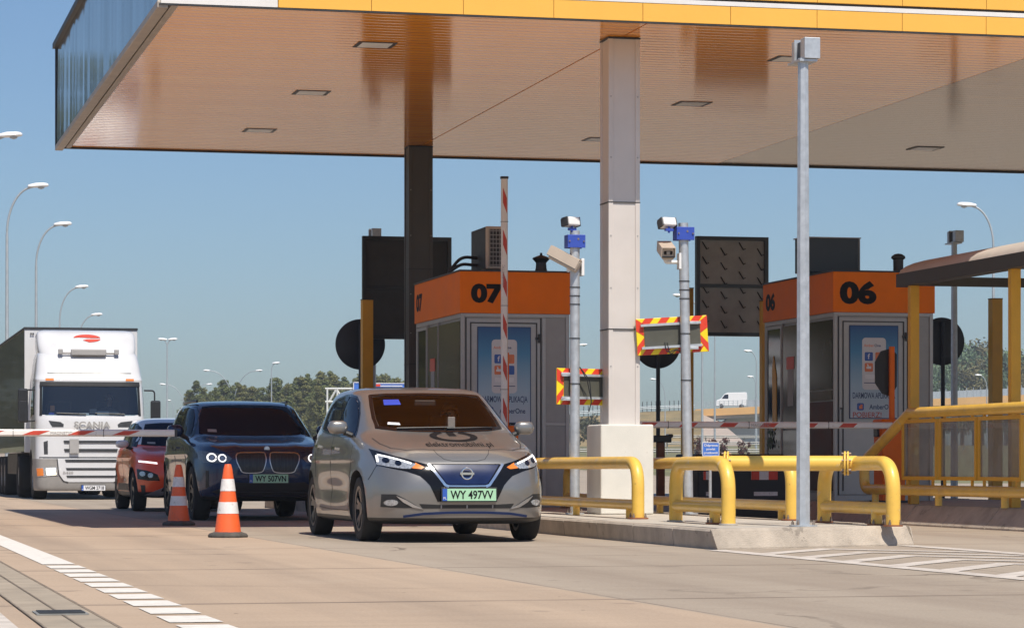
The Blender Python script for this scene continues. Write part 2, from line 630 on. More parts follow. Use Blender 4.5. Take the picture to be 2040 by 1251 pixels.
def patch(name, poly, view, bvh, m, parent, off=0.004, e=0.04, thick=0.012, mb=None):
    """lay a 2-D outline on a body surface as a thin shell that follows it"""
    B = []
    k = len(poly)
    for i in range(k):
        a, b = poly[i], poly[(i + 1) % k]
        n = max(1, int(math.hypot(b[0] - a[0], b[1] - a[1]) / e + 0.5))
        for q in range(n):
            B.append((a[0] + (b[0] - a[0]) * q / n, a[1] + (b[1] - a[1]) * q / n))
    nb = len(B)
    pts = list(B)
    x0, x1 = min(p[0] for p in B), max(p[0] for p in B)
    y0, y1 = min(p[1] for p in B), max(p[1] for p in B)
    nx, ny = int((x1 - x0) / e), int((y1 - y0) / e)
    for i in range(1, nx + 1):
        for j in range(1, ny + 1):
            p = (x0 + (x1 - x0) * i / (nx + 1), y0 + (y1 - y0) * j / (ny + 1))
            if inside(p, B) and all(math.hypot(p[0] - q[0], p[1] - q[1]) > e * 0.45 for q in B):
                pts.append(p)
    res = delaunay_2d_cdt([Vector(p) for p in pts], [], [list(range(nb))], 1, 1e-6)
    V2, faces = res[0], res[2]
    new = mb is None
    mb = mb or MB()
    vs, ns = [], []
    for p in V2:
        q, n = cast(bvh, view, p[0], p[1], off)
        vs.append(q)
        ns.append(n)
    base = len(mb.v)
    mb.add(vs, [tuple(f) for f in faces])
    # rim
    cnt = {}
    for f in faces:
        for i in range(len(f)):
            a, b = f[i], f[(i + 1) % len(f)]
            cnt[(min(a, b), max(a, b))] = cnt.get((min(a, b), max(a, b)), 0) + 1
    if thick:
        back = {}
        for (a, b), c in cnt.items():
            if c == 1:
                for i in (a, b):
                    if i not in back:
                        back[i] = len(mb.v)
                        mb.v.append(vs[i] - ns[i] * thick)
                mb.f.append((a + base, b + base, back[b], back[a]))
                mb.mi.append(0)
    if new:
        return mb.build(name, m, parent, smooth=50)
    return mb


def mirror(poly):
    return [(-p[0], p[1]) for p in reversed(poly)]


def wheel(parent, c, rad, wid, side, rimmat, spokes=5, rr=0.72, style=0):
    """side -1: the face points to -x"""
    t = MB()
    hw = wid / 2
    prof = [(rad * rr, -hw * 0.9), (rad * 0.86, -hw), (rad * 0.96, -hw * 0.9), (rad, -hw * 0.6), (rad, hw * 0.6), (rad * 0.96, hw * 0.9), (rad * 0.86, hw), (rad * rr, hw * 0.9)]
    t.lathe(prof, (0, 0, 0), 'x', 40, closed=True)
    w = t.build('wheel', M['rubber'], parent, smooth=40)
    w.location = c
    r = MB()
    ri = rad * rr
    s = side
    r.lathe([(ri, -hw * 0.88), (ri, hw * 0.88), (ri - 0.02, hw * 0.85), (ri - 0.03, -hw * 0.85)], (0, 0, 0), 'x', 40, closed=True)
    r.lathe([(0.001, s * hw * 0.72), (0.06, s * hw * 0.70), (0.065, s * hw * 0.3), (0.001, s * hw * 0.3)], (0, 0, 0), 'x', 20)
    for i in range(spokes):
        a = 2 * pi * i / spokes + 0.3
        for da in ((-0.13, 0.13) if style == 0 else (0,)):
            c1, s1 = cos(a + da * 0.4), sin(a + da * 0.4)
            c2, s2 = cos(a + da * 1.6), sin(a + da * 1.6)
            wd = 0.022 if style == 0 else 0.035
            p0 = Vector((s * hw * 0.62, c1 * 0.05, s1 * 0.05))
            p1 = Vector((s * hw * 0.82, c2 * (ri - 0.01), s2 * (ri - 0.01)))
            dirv = (p1 - p0).normalized()
            tan = dirv.cross(Vector((1, 0, 0))).normalized()
            ax = Vector((s * 0.02, 0, 0))
            q = [p0 - tan * wd, p0 + tan * wd, p1 + tan * wd * 1.1, p1 - tan * wd * 1.1]
            r.add(q + [v - ax for v in q], [(0, 1, 2, 3), (7, 6, 5, 4), (0, 4, 5, 1), (1, 5, 6, 2), (2, 6, 7, 3), (3, 7, 4, 0)])
    rim = r.build('rim', rimmat, w, smooth=30)
    d = MB()
    d.lathe([(0.001, -s * hw * 0.1), (ri - 0.035, -s * hw * 0.1), (ri - 0.035, -s * hw * 0.2), (0.001, -s * hw * 0.2)], (0, 0, 0), 'x', 32)
    d.build('brake_backing', M['dark_metal'], w, smooth=30)
    return w


def plate(parent, o, u, v, w, txt, base, h=0.114, wid=0.52):
    """number plate: o centre, u right, v up, w towards the viewer"""
    o, u, v, w = Vector(o), Vector(u), Vector(v), Vector(w)
    mb = MB()
    hw, hh = wid / 2, h / 2
    mb.prism([(-hw - .012, -hh - .012), (hw + .012, -hh - .012), (hw + .012, hh + .012), (-hw - .012, hh + .012)], o - w * .012, u, v, w, .012)
    pl = mb.build('number_plate', M['satin_black'], parent, bevel=.003)
    MB().prism([(-hw, -hh), (hw, -hh), (hw, hh), (-hw, hh)], o, u, v, w, .003).build('plate_face', base, pl)
    MB().prism([(-hw, -hh), (-hw + .045, -hh), (-hw + .045, hh), (-hw, hh)], o + w * .003, u, v, w, .0015).build('country_band', M['plate_blue'], pl)
    lettering('plate_number', txt, o + w * .0048 + u * .024 - v * (h * .35), u, v, h * .70, M['text_black'], pl, width=wid * .80, bold=.02)
    lettering('country_letters', 'PL', o + w * .006 - u * (hw - .023) - v * (h * .38), u, v, h * .2, M['plate_white'], pl, width=.03)
    return pl
LEAF_LV = [
    (0.175, 0.30, 4.20, 0.78, 5, 5),
    (0.19, 0.17, 4.32, 0.84, 5, 5),
    (0.215, 0.06, 4.40, 0.870, 5.2, 5),
    (0.26, 0.03, 4.44, 0.882, 5.2, 5),
    (0.36, 0.015, 4.47, 0.892, 5.2, 5),
    (0.50, 0.0, 4.485, 0.897, 5.0, 5),
    (0.62, 0.02, 4.48, 0.897, 4.8, 5),
    (0.715, 0.06, 4.46, 0.895, 4.6, 5),
    (0.775, 0.11, 4.45, 0.892, 4.4, 5),
    (0.825, 0.19, 4.44, 0.888, 4.3, 5),
    (0.885, 0.32, 4.42, 0.882, 4.3, 5),
    (0.945, 0.56, 4.41, 0.874, 4.4, 4.6),
    (1.005, 0.86, 4.40, 0.860, 4.6, 4),
    (1.06, 1.11, 4.38, 0.840, 5.0, 4),
    (1.13, 1.26, 4.33, 0.805, 5.2, 4),
    (1.22, 1.45, 4.24, 0.770, 5.2, 4),
    (1.32, 1.67, 4.12, 0.735, 5.2, 4),
    (1.41, 1.88, 3.98, 0.700, 5.2, 4),
    (1.465, 2.02, 3.86, 0.672, 5.2, 4),
    (1.505, 2.17, 3.70, 0.630, 4.6, 4),
    (1.532, 2.40, 3.45, 0.53, 3.6, 3),
    (1.546, 2.65, 3.20, 0.32, 2.6, 2.6),
    (1.55, 2.85, 3.0, 0.08, 2, 2),
]


def leaf_disp(p):
    """raised bonnet centre, hollowed flanks, flared arches"""
    x, y, z = p
    ax = abs(x)
    # bonnet: centre panel stands 12 mm above the wings
    if z > 0.72 and y < 1.3:
        k = 1 / (1 + math.exp((ax - 0.52) * 26))
        p.z += 0.014 * k * min(1, (z - 0.72) / 0.12)
    if ax > 0.6 and 0.2 < z < 1.0:
        s = 1 if x > 0 else -1
        fl = 0.0
        for yc in (0.93, 3.63):
            r = math.hypot(y - yc, z - 0.32)
            fl += 0.022 * math.exp(-((r - 0.36) / 0.09) ** 2)
        belly = -0.022 * math.exp(-((z - 0.50) / 0.11) ** 2) * math.exp(-((y - 2.3) / 0.85) ** 2)
        crease = 0.006 * math.exp(-((z - 0.80) / 0.03) ** 2) * (1 if 1.1 < y < 4.2 else 0)
        p.x += s * (fl + belly + crease)
    return p
SUV_LV = [
    (0.26, 0.36, 4.40, 0.82, 5, 5), (0.28, 0.20, 4.50, 0.87, 5, 5), (0.33, 0.07, 4.60, 0.905, 5.4, 5),
    (0.45, 0.02, 4.66, 0.925, 5.4, 5), (0.60, 0.0, 4.70, 0.938, 5.2, 5), (0.75, 0.0, 4.71, 0.945, 5.0, 5),
    (0.87, 0.03, 4.70, 0.945, 4.8, 5), (0.95, 0.09, 4.69, 0.942, 4.6, 5), (1.00, 0.19, 4.68, 0.938, 4.5, 5),
    (1.04, 0.40, 4.67, 0.933, 4.5, 5), (1.08, 0.74, 4.66, 0.925, 4.6, 5), (1.12, 1.08, 4.64, 0.912, 4.8, 5),
    (1.165, 1.30, 4.60, 0.895, 5, 4.6), (1.25, 1.46, 4.52, 0.865, 5.2, 4.4), (1.37, 1.69, 4.42, 0.820, 5.2, 4.4),
    (1.49, 1.94, 4.30, 0.775, 5.2, 4.4), (1.565, 2.12, 4.18, 0.735, 5.2, 4.2), (1.615, 2.30, 4.0, 0.68, 4.6, 4),
    (1.645, 2.55, 3.75, 0.56, 3.6, 3), (1.662, 2.85, 3.5, 0.32, 2.6, 2.6), (1.668, 3.05, 3.3, 0.08, 2, 2)]
RED_LV = [
    (0.22, 0.34, 3.95, 0.78, 5, 5), (0.24, 0.17, 4.05, 0.84, 5, 5), (0.30, 0.06, 4.12, 0.87, 5.2, 5),
    (0.42, 0.02, 4.17, 0.89, 5, 5), (0.58, 0.0, 4.19, 0.90, 4.8, 5), (0.72, 0.02, 4.2, 0.90, 4.6, 5),
    (0.82, 0.06, 4.19, 0.898, 4.4, 5), (0.90, 0.16, 4.17, 0.893, 4.2, 5), (0.95, 0.34, 4.15, 0.886, 4.2, 5),
    (0.995, 0.64, 4.12, 0.874, 4.4, 4.8), (1.03, 0.92, 4.09, 0.858, 4.6, 4.4), (1.07, 1.08, 4.05, 0.838, 5, 4.2),
    (1.16, 1.24, 3.95, 0.80, 5.2, 4.2), (1.27, 1.46, 3.82, 0.755, 5.2, 4.2), (1.38, 1.70, 3.68, 0.71, 5.2, 4.2),
    (1.46, 1.90, 3.55, 0.67, 5.2, 4), (1.51, 2.08, 3.38, 0.61, 4.4, 3.6), (1.54, 2.34, 3.1, 0.46, 3.2, 3),
    (1.552, 2.6, 2.85, 0.2, 2.4, 2.4)]


def suv_disp(p, axles=(0.86, 3.72), rad=0.37, zb=1.0):
    x, y, z = p
    ax = abs(x)
    if z > 0.9 and y < 1.4:
        for c, wd, am in ((0.42, 0.05, 0.012), (0.70, 0.05, 0.012)):
            p.z += am * math.exp(-((ax - c) / wd) ** 2) * min(1, (z - 0.9) / 0.1)
    if ax > 0.6 and 0.25 < z < zb + 0.1:
        s = 1 if x > 0 else -1
        fl = 0
        for yc in axles:
            r = math.hypot(y - yc, z - rad)
            fl += 0.026 * math.exp(-((r - rad - 0.05) / 0.10) ** 2)
        belly = -0.025 * math.exp(-((z - 0.58) / 0.12) ** 2) * math.exp(-((y - 2.3) / 0.9) ** 2)
        crease = 0.014 * math.exp(-((z - (zb - 0.10)) / 0.03) ** 2) * (1 if 1.0 < y < 4.3 else 0)
        p.x += s * (fl + belly + crease)
    return p
# ------------------------------------------------------------- ground
def terr(y):
    t = min(max((y - 120) / 280, 0), 1)
    return 4.0 * t


def ground_material():
    m = bpy.data.materials.new('plaza_concrete')
    N, L, b = nodes_of(m)
    g = N.new('ShaderNodeNewGeometry')
    sp = N.new('ShaderNodeSeparateXYZ')
    L.new(g.outputs['Position'], sp.inputs[0])

    def noise(scale, st, det=6, ro=.6):
        mp = N.new('ShaderNodeMapping')
        mp.inputs['Scale'].default_value = st
        L.new(g.outputs['Position'], mp.inputs[0])
        n = N.new('ShaderNodeTexNoise')
        n.inputs['Scale'].default_value, n.inputs['Detail'].default_value, n.inputs['Roughness'].default_value = scale, det, ro
        L.new(mp.outputs[0], n.inputs[0])
        return n.outputs[0]

    def ramp(src, p0, p1, c0, c1):
        r = N.new('ShaderNodeValToRGB')
        r.color_ramp.elements[0].position, r.color_ramp.elements[1].position = p0, p1
        r.color_ramp.elements[0].color, r.color_ramp.elements[1].color = (*c0, 1), (*c1, 1)
        L.new(src, r.inputs[0])
        return r.outputs[0]

    def mix(fac, a, bcol, mode='MIX'):
        x = N.new('ShaderNodeMixRGB')
        x.blend_type = mode
        if isinstance(fac, float): x.inputs[0].default_value = fac
        else: L.new(fac, x.inputs[0])
        L.new(a, x.inputs[1])
        if isinstance(bcol, tuple): x.inputs[2].default_value = (*bcol, 1)
        else: L.new(bcol, x.inputs[2])
        return x.outputs[0]

    def math_(op, a, v=None, v2=None):
        x = N.new('ShaderNodeMath')
        x.operation = op
        L.new(a, x.inputs[0])
        if v is not None:
            if isinstance(v, (int, float)): x.inputs[1].default_value = v
            else: L.new(v, x.inputs[1])
        if v2 is not None: x.inputs[2].default_value = v2
        return x.outputs[0]

    big = noise(0.35, (1, .5, 1))
    left = ramp(big, .3, .7, (.41, .298, .208), (.47, .35, .25))
    right = ramp(big, .3, .7, (.325, .268, .208), (.375, .312, .245))
    side = math_('GREATER_THAN', math_('ADD', sp.outputs[0], math_('MULTIPLY', noise(1.2, (1, 1, 1)), .06)), 4.22)
    c = mix(side, left, right)
    # brushed streaks across the lanes and tyre-darkened bands along them
    c = mix(math_('MULTIPLY', ramp(noise(2.2, (.12, 1.6, 1), 8, .7), .50, .80, (0, 0, 0), (1, 1, 1)), .38), c, (.22, .165, .12))
    c = mix(math_('MULTIPLY', ramp(noise(1.0, (1.1, .05, 1), 4), .46, .68, (0, 0, 0), (1, 1, 1)), .42), c, (.20, .150, .115))
    # tyre paths, oil drips in mid lane, sealed cracks
    for xc, wd, am in ((5.1, .32, .34), (6.7, .32, .34), (5.9, .22, .22), (3.0, .35, .22), (1.9, .3, .18)):
        dx = math_('DIVIDE', math_('SUBTRACT', math_('ADD', sp.outputs[0], math_('MULTIPLY', noise(.25, (1, 1, 1), 2), .5)), xc + .25), wd)
        gs_ = math_('POWER', math_('ADD', math_('MULTIPLY', dx, dx), 1.0), -1.6)
        c = mix(math_('MULTIPLY', math_('MULTIPLY', gs_, ramp(noise(1.4, (1.5, .12, 1), 5), .30, .62, (.1,) * 3, (1,) * 3)), am), c, (.15, .108, .08))
    c = mix(math_('MULTIPLY', ramp(noise(1.9, (1, 1, 1), 3, .5), .665, .71, (0, 0, 0), (1, 1, 1)), .45), c, (.13, .10, .08))
    vc = N.new('ShaderNodeTexVoronoi')
    vc.feature, vc.inputs['Scale'].default_value = 'DISTANCE_TO_EDGE', .16
    wv = N.new('ShaderNodeMixRGB'); wv.blend_type = 'ADD'; wv.inputs[0].default_value = 1.0
    L.new(g.outputs['Position'], wv.inputs[1])
    nz = N.new('ShaderNodeTexNoise'); nz.inputs['Scale'].default_value = .8; nz.inputs['Detail'].default_value = 5
    L.new(g.outputs['Position'], nz.inputs[0]); L.new(nz.outputs[1], wv.inputs[2])
    L.new(wv.outputs[0], vc.inputs[0])
    crk = math_('MULTIPLY', math_('LESS_THAN', vc.outputs['Distance'], .005), ramp(noise(.35, (1, 1, 1), 3), .50, .60, (0, 0, 0), (.75,) * 3))
    c = mix(crk, c, (.07, .052, .04))
    c = mix(math_('MULTIPLY', ramp(noise(.8, (1, 1, 1), 9, .75), .55, .75, (0, 0, 0), (1, 1, 1)), .30), c, (.52, .43, .33))
    c = mix(.16, c, ramp(noise(55, (1, 1, 1), 4), .35, .65, (.25, .2, .15), (.62, .52, .42)))
    # slab joints
    fy = math_('FRACT', math_('MULTIPLY', math_('ADD', sp.outputs[1], math_('MULTIPLY', noise(.6, (1, 1, 1)), .10)), 1 / 5.0))
    jy = math_('GREATER_THAN', math_('ABSOLUTE', math_('SUBTRACT', fy, .5)), .4885)
    fx = math_('FRACT', math_('MULTIPLY', math_('SUBTRACT', sp.outputs[0], 4.22), 1 / 3.6))
    jx = math_('GREATER_THAN', math_('ABSOLUTE', math_('SUBTRACT', fx, .5)), .497)
    j = math_('MULTIPLY', math_('MAXIMUM', jy, jx), ramp(noise(1.5, (1, 1, 1)), .3, .6, (.25,) * 3, (.8,) * 3))
    c = mix(j, c, (.17, .13, .10))
    # pebbles and specks
    v = N.new('ShaderNodeTexVoronoi')
    v.inputs['Scale'].default_value = 1.7
    L.new(g.outputs['Position'], v.inputs[0])
    c = mix(math_('LESS_THAN', v.outputs['Distance'], .022), c, (.07, .055, .045))
    L.new(c, b.inputs['Base Color'])
    b.inputs['Roughness'].default_value = .9
    b.inputs['Specular IOR Level'].default_value = .3
    bp = N.new('ShaderNodeBump')
    bp.inputs['Strength'].default_value = .35
    bp.inputs['Distance'].default_value = .01
    L.new(noise(45, (1, 1, 1), 5), bp.inputs['Height'])
    L.new(bp.outputs[0], b.inputs['Normal'])
    return m


def sheet(name, poly, z, m, kind='structure'):
    o = MB().add([(x, y, z) for x, y in poly], [tuple(range(len(poly)))]).build(name, m)
    return tag(o, kind=kind)


GRASS = mat('dry_grass', (.15, .145, .065), .95, var=.35, scale=.12, dirt=.8, dirtcol=(.24, .19, .09), bump=.5, bscale=2, world=True)
tm = MB()
xs = list(range(-420, 631, 50))
ys = [-200, -60, 0, 60, 118, 160, 200, 250, 300, 350, 400, 500, 640]
for y in ys:
    for x in xs:
        tm.v.append(Vector((x, y, terr(y) - .03)))
nx = len(xs)
for j in range(len(ys) - 1):
    for i in range(nx - 1):
        tm.f.append((j * nx + i, j * nx + i + 1, (j + 1) * nx + i + 1, (j + 1) * nx + i))
        tm.mi.append(0)
tag(tm.build('terrain', GRASS), kind='structure')
PLAZA = ground_material()
sheet('plaza', [(-45, -60), (75, -60), (75, 118), (-45, 118)], 0, PLAZA)
rd = MB().add([(-10, 118, 0), (40, 118, 0), (52, 400, terr(400) + .01), (10, 400, terr(400) + .01)], [(0, 1, 2, 3)])
tag(rd.build('motorway', PLAZA), kind='structure')

# painted lines
sheet('lane_line', [(1.53, 21.2), (1.77, 21.2), (1.72, 60), (1.48, 60)], .004, M['white_line'])
y = 20.92
dash = MB()
while y > 6:
    dash.add([(1.53, y - .58, .004), (1.78, y - .58, .004), (1.77, y, .004), (1.53, y, .004)], [(0, 1, 2, 3)])
    y -= .80
tag(dash.build('rumble_dashes', M['white_line']), kind='structure')
sheet('gutter', [(.94, -20), (1.26, -20), (1.24, 118), (.92, 118)], .004, mat('gutter_concrete', (.345, .285, .215), .9, var=.2, scale=2.5, dirt=.6, dirtcol=(.24, .19, .145), bump=.3, world=True))
gs = MB()
for x in (.935, 1.10, 1.262):
    gs.add([(x - .006, -20, .008), (x + .006, -20, .008), (x + .006, 118, .008), (x - .006, 118, .008)], [(0, 1, 2, 3)])
tag(gs.build('gutter_joints', mat('joint_tar', (.21, .165, .125), .9, var=.3)), kind='structure')
sheet('edge_line', [(.60, -20), (.84, -20), (.82, 14.6), (.58, 14.6)], .004, M['worn_line'])
gt = thing('drain_grate', 'dark iron drain grate set in the grey gutter', 'drain grate', (1.10, 14.05, .005))
g_ = MB()
g_.b2((-.125, -.16, 0), (.125, .16, .006))
g_.build('frame', M['rail_grey'], gt)
g_ = MB()
for i in range(7):
    g_.b2((-.11, -.14 + i * .041, .006), (.11, -.122 + i * .041, .012))
g_.build('bars', M['dark_metal'], gt)
# hatched nose in front of the island
sheet('hatch_edge', [(7.37, 4), (7.56, 4), (7.56, 23.55), (7.37, 23.55)], .004, M['worn_line'])
sheet('hatch_edge', [(9.42, 4), (9.62, 4), (9.70, 24.5), (9.50, 24.5)], .004, M['worn_line'])
ht = MB()
y = 23.2
while y > 5:
    ht.add([(7.56, y - .95, .004), (8.50, y + .25, .004), (8.50, y + .58, .004), (7.56, y - .62, .004)], [(0, 1, 2, 3)])
    ht.add([(8.50, y + .25, .004), (9.42, y - .95, .004), (9.42, y - .62, .004), (8.50, y + .58, .004)], [(0, 1, 2, 3)])
    y -= .98
tag(ht.build('hatch_chevrons', M['worn_line']), kind='structure')


# ------------------------------------------------------------- islands
def island(name, label, outline, h, back, inset=.10, sidek=.35):
    """outline: front corners (left, right) of the nose; back: y where it ends"""
    root = thing(name, label, 'traffic island', (0, 0, 0))
    (xl, yl), (xr, yr) = outline
    a = [(xl, back), (xl, yl), (xr, yr), (xr, back)]
    # kerb stones follow the outline, about 1.3 m long each
    k = MB()
    segs = []
    for p, q in zip(a[:-1], a[1:]):
        p, q = Vector((*p, 0)), Vector((*q, 0))
        n = max(1, round((q - p).length / (1.3 if abs(p.x - q.x) < 1 else 9)))
        dirv = (q - p).normalized()
        nor = Vector((dirv.y, -dirv.x, 0))  # outwards
        for i in range(n):
            s0, s1 = p.lerp(q, i / n), p.lerp(q, (i + 1) / n)
            segs.append((s0, s1, nor, i == 0, i == n - 1))
    for s0, s1, nor, f0, f1 in segs:
        side = abs(nor.x) > abs(nor.y)
        d = (s1 - s0).normalized()
        g0, g1 = (.007 if not f0 else 0), (.007 if not f1 else 0)
        j = R.uniform(-.004, .004)
        ins = inset * sidek if side else inset
        lo0, lo1 = s0 + d * g0, s1 - d * g1
        up0, up1 = s0 - nor * ins + d * (g0 + ((inset if side else inset * sidek) if f0 and not (side and nor.x > 0 and False) else 0)), s1 - nor * ins - d * (g1 + ((inset if side else inset * sidek) if f1 else 0))
        bk0, bk1 = up0 - nor * .12 + d * (.12 if f0 else 0), up1 - nor * .12 - d * (.12 if f1 else 0)
        z = Vector((0, 0, h + j))
        m1 = nor * (-ins * .85)
        vs = [lo0 - Vector((0, 0, .05)), lo1 - Vector((0, 0, .05)), lo1 + m1 * .03 + Vector((0, 0, h * .08)), lo0 + m1 * .03 + Vector((0, 0, h * .08)),
              up1 + nor * .02 + Vector((0, 0, h - .02 + j)), up0 + nor * .02 + Vector((0, 0, h - .02 + j)), up1 + z, up0 + z, bk1 + z, bk0 + z, bk1 - Vector((0, 0, .05)), bk0 - Vector((0, 0, .05))]
        k.add(vs, [(0, 1, 2, 3), (3, 2, 4, 5), (5, 4, 6, 7), (7, 6, 8, 9), (9, 8, 10, 11), (0, 3, 5, 7, 9, 11), (1, 10, 8, 6, 4, 2)])
    k.build('kerb', M['kerb'], root)
    t = inset + .11
    MB().prism([(xl + t, back - .01), (xr - t, back - .01), (xr - t, yr + t), (xl + t, yl + t)], (0, 0, -.05), UX0, UY0, UZ0, h + .048).build('paving', M['concrete'], root)
    return root


UX0, UY0, UZ0 = (1, 0, 0), (0, 1, 0), (0, 0, 1)
ISL = .178
island('toll_island', 'concrete traffic island with sandy kerb stones under the yellow tube frame and white column block', [(7.50, 23.6), (9.72, 24.62)], ISL, 50, .10, .08)
IS2 = .25
island('toll_island', 'concrete traffic island at the right edge, carrying the yellow glazed rail and shelter', [(12.93, 25.4), (16.6, 26.0)], IS2, 50, .20, 1.0)

# ------------------------------------------------------------- canopy
CZ, CY0, CY1, CX0, CX1 = 5.66, 30.35, 44.45, 3.42, 42.0


def soffit_material(name, c0, c1, rough):
    m = bpy.data.materials.new(name)
    N, L, b = nodes_of(m)
    g = N.new('ShaderNodeNewGeometry')
    sp = N.new('ShaderNodeSeparateXYZ')
    L.new(g.outputs['Position'], sp.inputs[0])
    mu = N.new('ShaderNodeMath'); mu.operation = 'MULTIPLY'; mu.inputs[1].default_value = 1 / .20
    L.new(sp.outputs[1], mu.inputs[0])
    fr = N.new('ShaderNodeMath'); fr.operation = 'FRACT'
    L.new(mu.outputs[0], fr.inputs[0])
    rp = N.new('ShaderNodeValToRGB')
    e = rp.color_ramp.elements
    e[0].position, e[0].color = 0.0, (0, 0, 0, 1)
    e[1].position, e[1].color = .16, (1, 1, 1, 1)
    k = rp.color_ramp.elements.new(.90); k.color = (1, 1, 1, 1)
    k = rp.color_ramp.elements.new(1.0); k.color = (0, 0, 0, 1)
    L.new(fr.outputs[0], rp.inputs[0])
    n = N.new('ShaderNodeTexNoise')
    mp = N.new('ShaderNodeMapping'); mp.inputs['Scale'].default_value = (.12, 3.3, 1)
    L.new(g.outputs['Position'], mp.inputs[0]); L.new(mp.outputs[0], n.inputs[0])
    n.inputs['Scale'].default_value = 1.0; n.inputs['Detail'].default_value = 5
    cr_ = N.new('ShaderNodeValToRGB')
    cr_.color_ramp.elements[0].position, cr_.color_ramp.elements[1].position = .3, .7
    cr_.color_ramp.elements[0].color, cr_.color_ramp.elements[1].color = (*c0, 1), (*c1, 1)
    L.new(n.outputs[0], cr_.inputs[0])
    mx = N.new('ShaderNodeMixRGB'); mx.blend_type = 'MULTIPLY'; mx.inputs[0].default_value = .35
    L.new(cr_.outputs[0], mx.inputs[1]); L.new(rp.outputs[0], mx.inputs[2])
    L.new(mx.outputs[0], b.inputs['Base Color'])
    ad = N.new('ShaderNodeMath'); ad.operation = 'MULTIPLY_ADD'; ad.inputs[1].default_value = .5
    L.new(n.outputs[0], ad.inputs[0]); L.new(rp.outputs[0], ad.inputs[2])
    bp = N.new('ShaderNodeBump'); bp.inputs['Strength'].default_value = .22; bp.inputs['Distance'].default_value = .005
    L.new(ad.outputs[0], bp.inputs['Height']); L.new(bp.outputs[0], b.inputs['Normal'])
    b.inputs['Roughness'].default_value = rough
    b.inputs['IOR'].default_value = 1.42
    b.inputs['Specular Tint'].default_value = (1.0, .76, .50, 1)
    return m


cn = thing('toll_canopy', 'wide flat toll plaza canopy with yellow fascia and glossy orange-brown slatted underside', 'canopy', (0, 0, 0))
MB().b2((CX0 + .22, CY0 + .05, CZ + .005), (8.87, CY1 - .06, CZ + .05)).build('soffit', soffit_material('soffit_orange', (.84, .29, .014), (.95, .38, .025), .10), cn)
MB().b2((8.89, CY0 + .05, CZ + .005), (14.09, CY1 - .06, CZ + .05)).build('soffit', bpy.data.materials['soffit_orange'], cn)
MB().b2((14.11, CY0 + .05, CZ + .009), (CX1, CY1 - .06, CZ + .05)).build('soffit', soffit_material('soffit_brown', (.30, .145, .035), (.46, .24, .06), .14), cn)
MB().b2((CX0 + .05, CY0 + .06, CZ + .06), (CX1, CY1 - .05, 7.15)).build('roof_slab', M['dark_metal'], cn)
f = MB()
MBw = MB()
x = 4.70
while x < CX1:
    f.b2((x + .003, CY0, CZ), (x + 1.02 - .003, CY0 + .05, CZ + .20))
    f.b2((x + .003, CY0 - .01, CZ + .285), (x + 1.02 - .003, CY0 + .05, 7.2))
    x += 1.02
f.build('fascia', M['fascia'], cn)
w_ = MB()
w_.b2((CX0 + .02, CY0, CZ + .0), (4.694, CY0 + .05, 7.2))
w_.b2((4.70, CY0 - .004, CZ + .205), (CX1, CY0 + .05, CZ + .255))
w_.build('fascia_strip', M['fascia_white'], cn)
e_ = MB()
e_.b2((CX0, CY0 + .004, CZ - .018), (CX1, CY0 + .05, CZ - .002))
e_.b2((4.7, CY0 + .03, CZ + .20), (CX1, CY0 + .055, CZ + .285))
e_.b2((CX0, CY1 - .05, CZ - .02), (CX1, CY1, CZ + .12))
e_.build('edge_trim', M['dark_metal'], cn)
# gutter rail and mirror-dark sheet on the left end
g_ = MB()
g_.b2((CX0 - .02, CY0 + .02, CZ - .05), (CX0 + .10, CY1, CZ + .03))
g_.b2((CX0 + .14, CY0 + .05, CZ - .012), (CX0 + .22, CY1 - .05, CZ + .03))
g_.build('end_gutter', mat('gutter_metal', (.42, .37, .32), .5, metal=.2, var=.15, scale=4), cn, bevel=.01)
es = MB()
n = 96
pr = []
for i in range(n + 1):
    yy = CY0 + .05 + (CY1 - CY0 - .1) * i / n
    pr.append((CX0 - .005 + R.uniform(-.0025, .0025) + .004 * sin(i * .37 + 1), yy))
vs = [(x, y, CZ + .03) for x, y in pr] + [(x + .01, y, 7.18) for x, y in pr]
es.add(vs, [(i, i + 1, n + 2 + i, n + 1 + i) for i in range(n)])
em = mat('end_sheet', (.03, .05, .058), .09, metal=.4, var=.8, scale=1.2, stretch=(1, 1.5, .12))  # stretched colour variation paints vertical reflection streaks into the sheet
es.build('end_sheet', em, cn, smooth=60)
t_ = MB()
t_.b2((CX0 - .06, CY0, 7.18), (CX0 + .06, CY1, 7.26))
t_.b2((CX0 - .02, CY1 - .03, CZ), (CX0 + .03, CY1, 7.2))
t_.build('end_trim', M['dark_metal'], cn)

lamp_spots = [(747, 91), (620, 186), (517, 261), (1378, 208), (1195, 279), (1575, 119), (1843, 297)]
first = None
for i, (px, py) in enumerate(lamp_spots):
    p = P(px, F * (CZ - H) / (HZ - py), py)
    lbl = ['square recessed lamp nearest the yellow fascia, left of the dark column', 'square recessed lamp in the middle of the left soffit row', 'square recessed lamp farthest back at the left, near the canopy end',
           'square recessed lamp just right of the front column', 'square recessed lamp half hidden behind the front column', 'square recessed lamp half hidden behind the grey box of the front post', 'square recessed lamp in the brown soffit at the right'][i]
    if first is None:
        first = thing('recessed_lamp', lbl, 'ceiling lamp', (p.x, p.y, CZ), 0, 'lamps recessed in the canopy soffit')
        MB().b2((-.23, -.23, .0), (.23, .23, .02)).build('frame', M['dark_metal'], first)
        fr_ = MB()
        fr_.b2((-.18, -.18, -.004), (.18, .18, .004))
        fr_.build('diffuser', M['white_plastic'], first, bevel=.004)
    else:
        c = copy_tree(first)
        c.location = (p.x, p.y, CZ)
        c['label'] = lbl


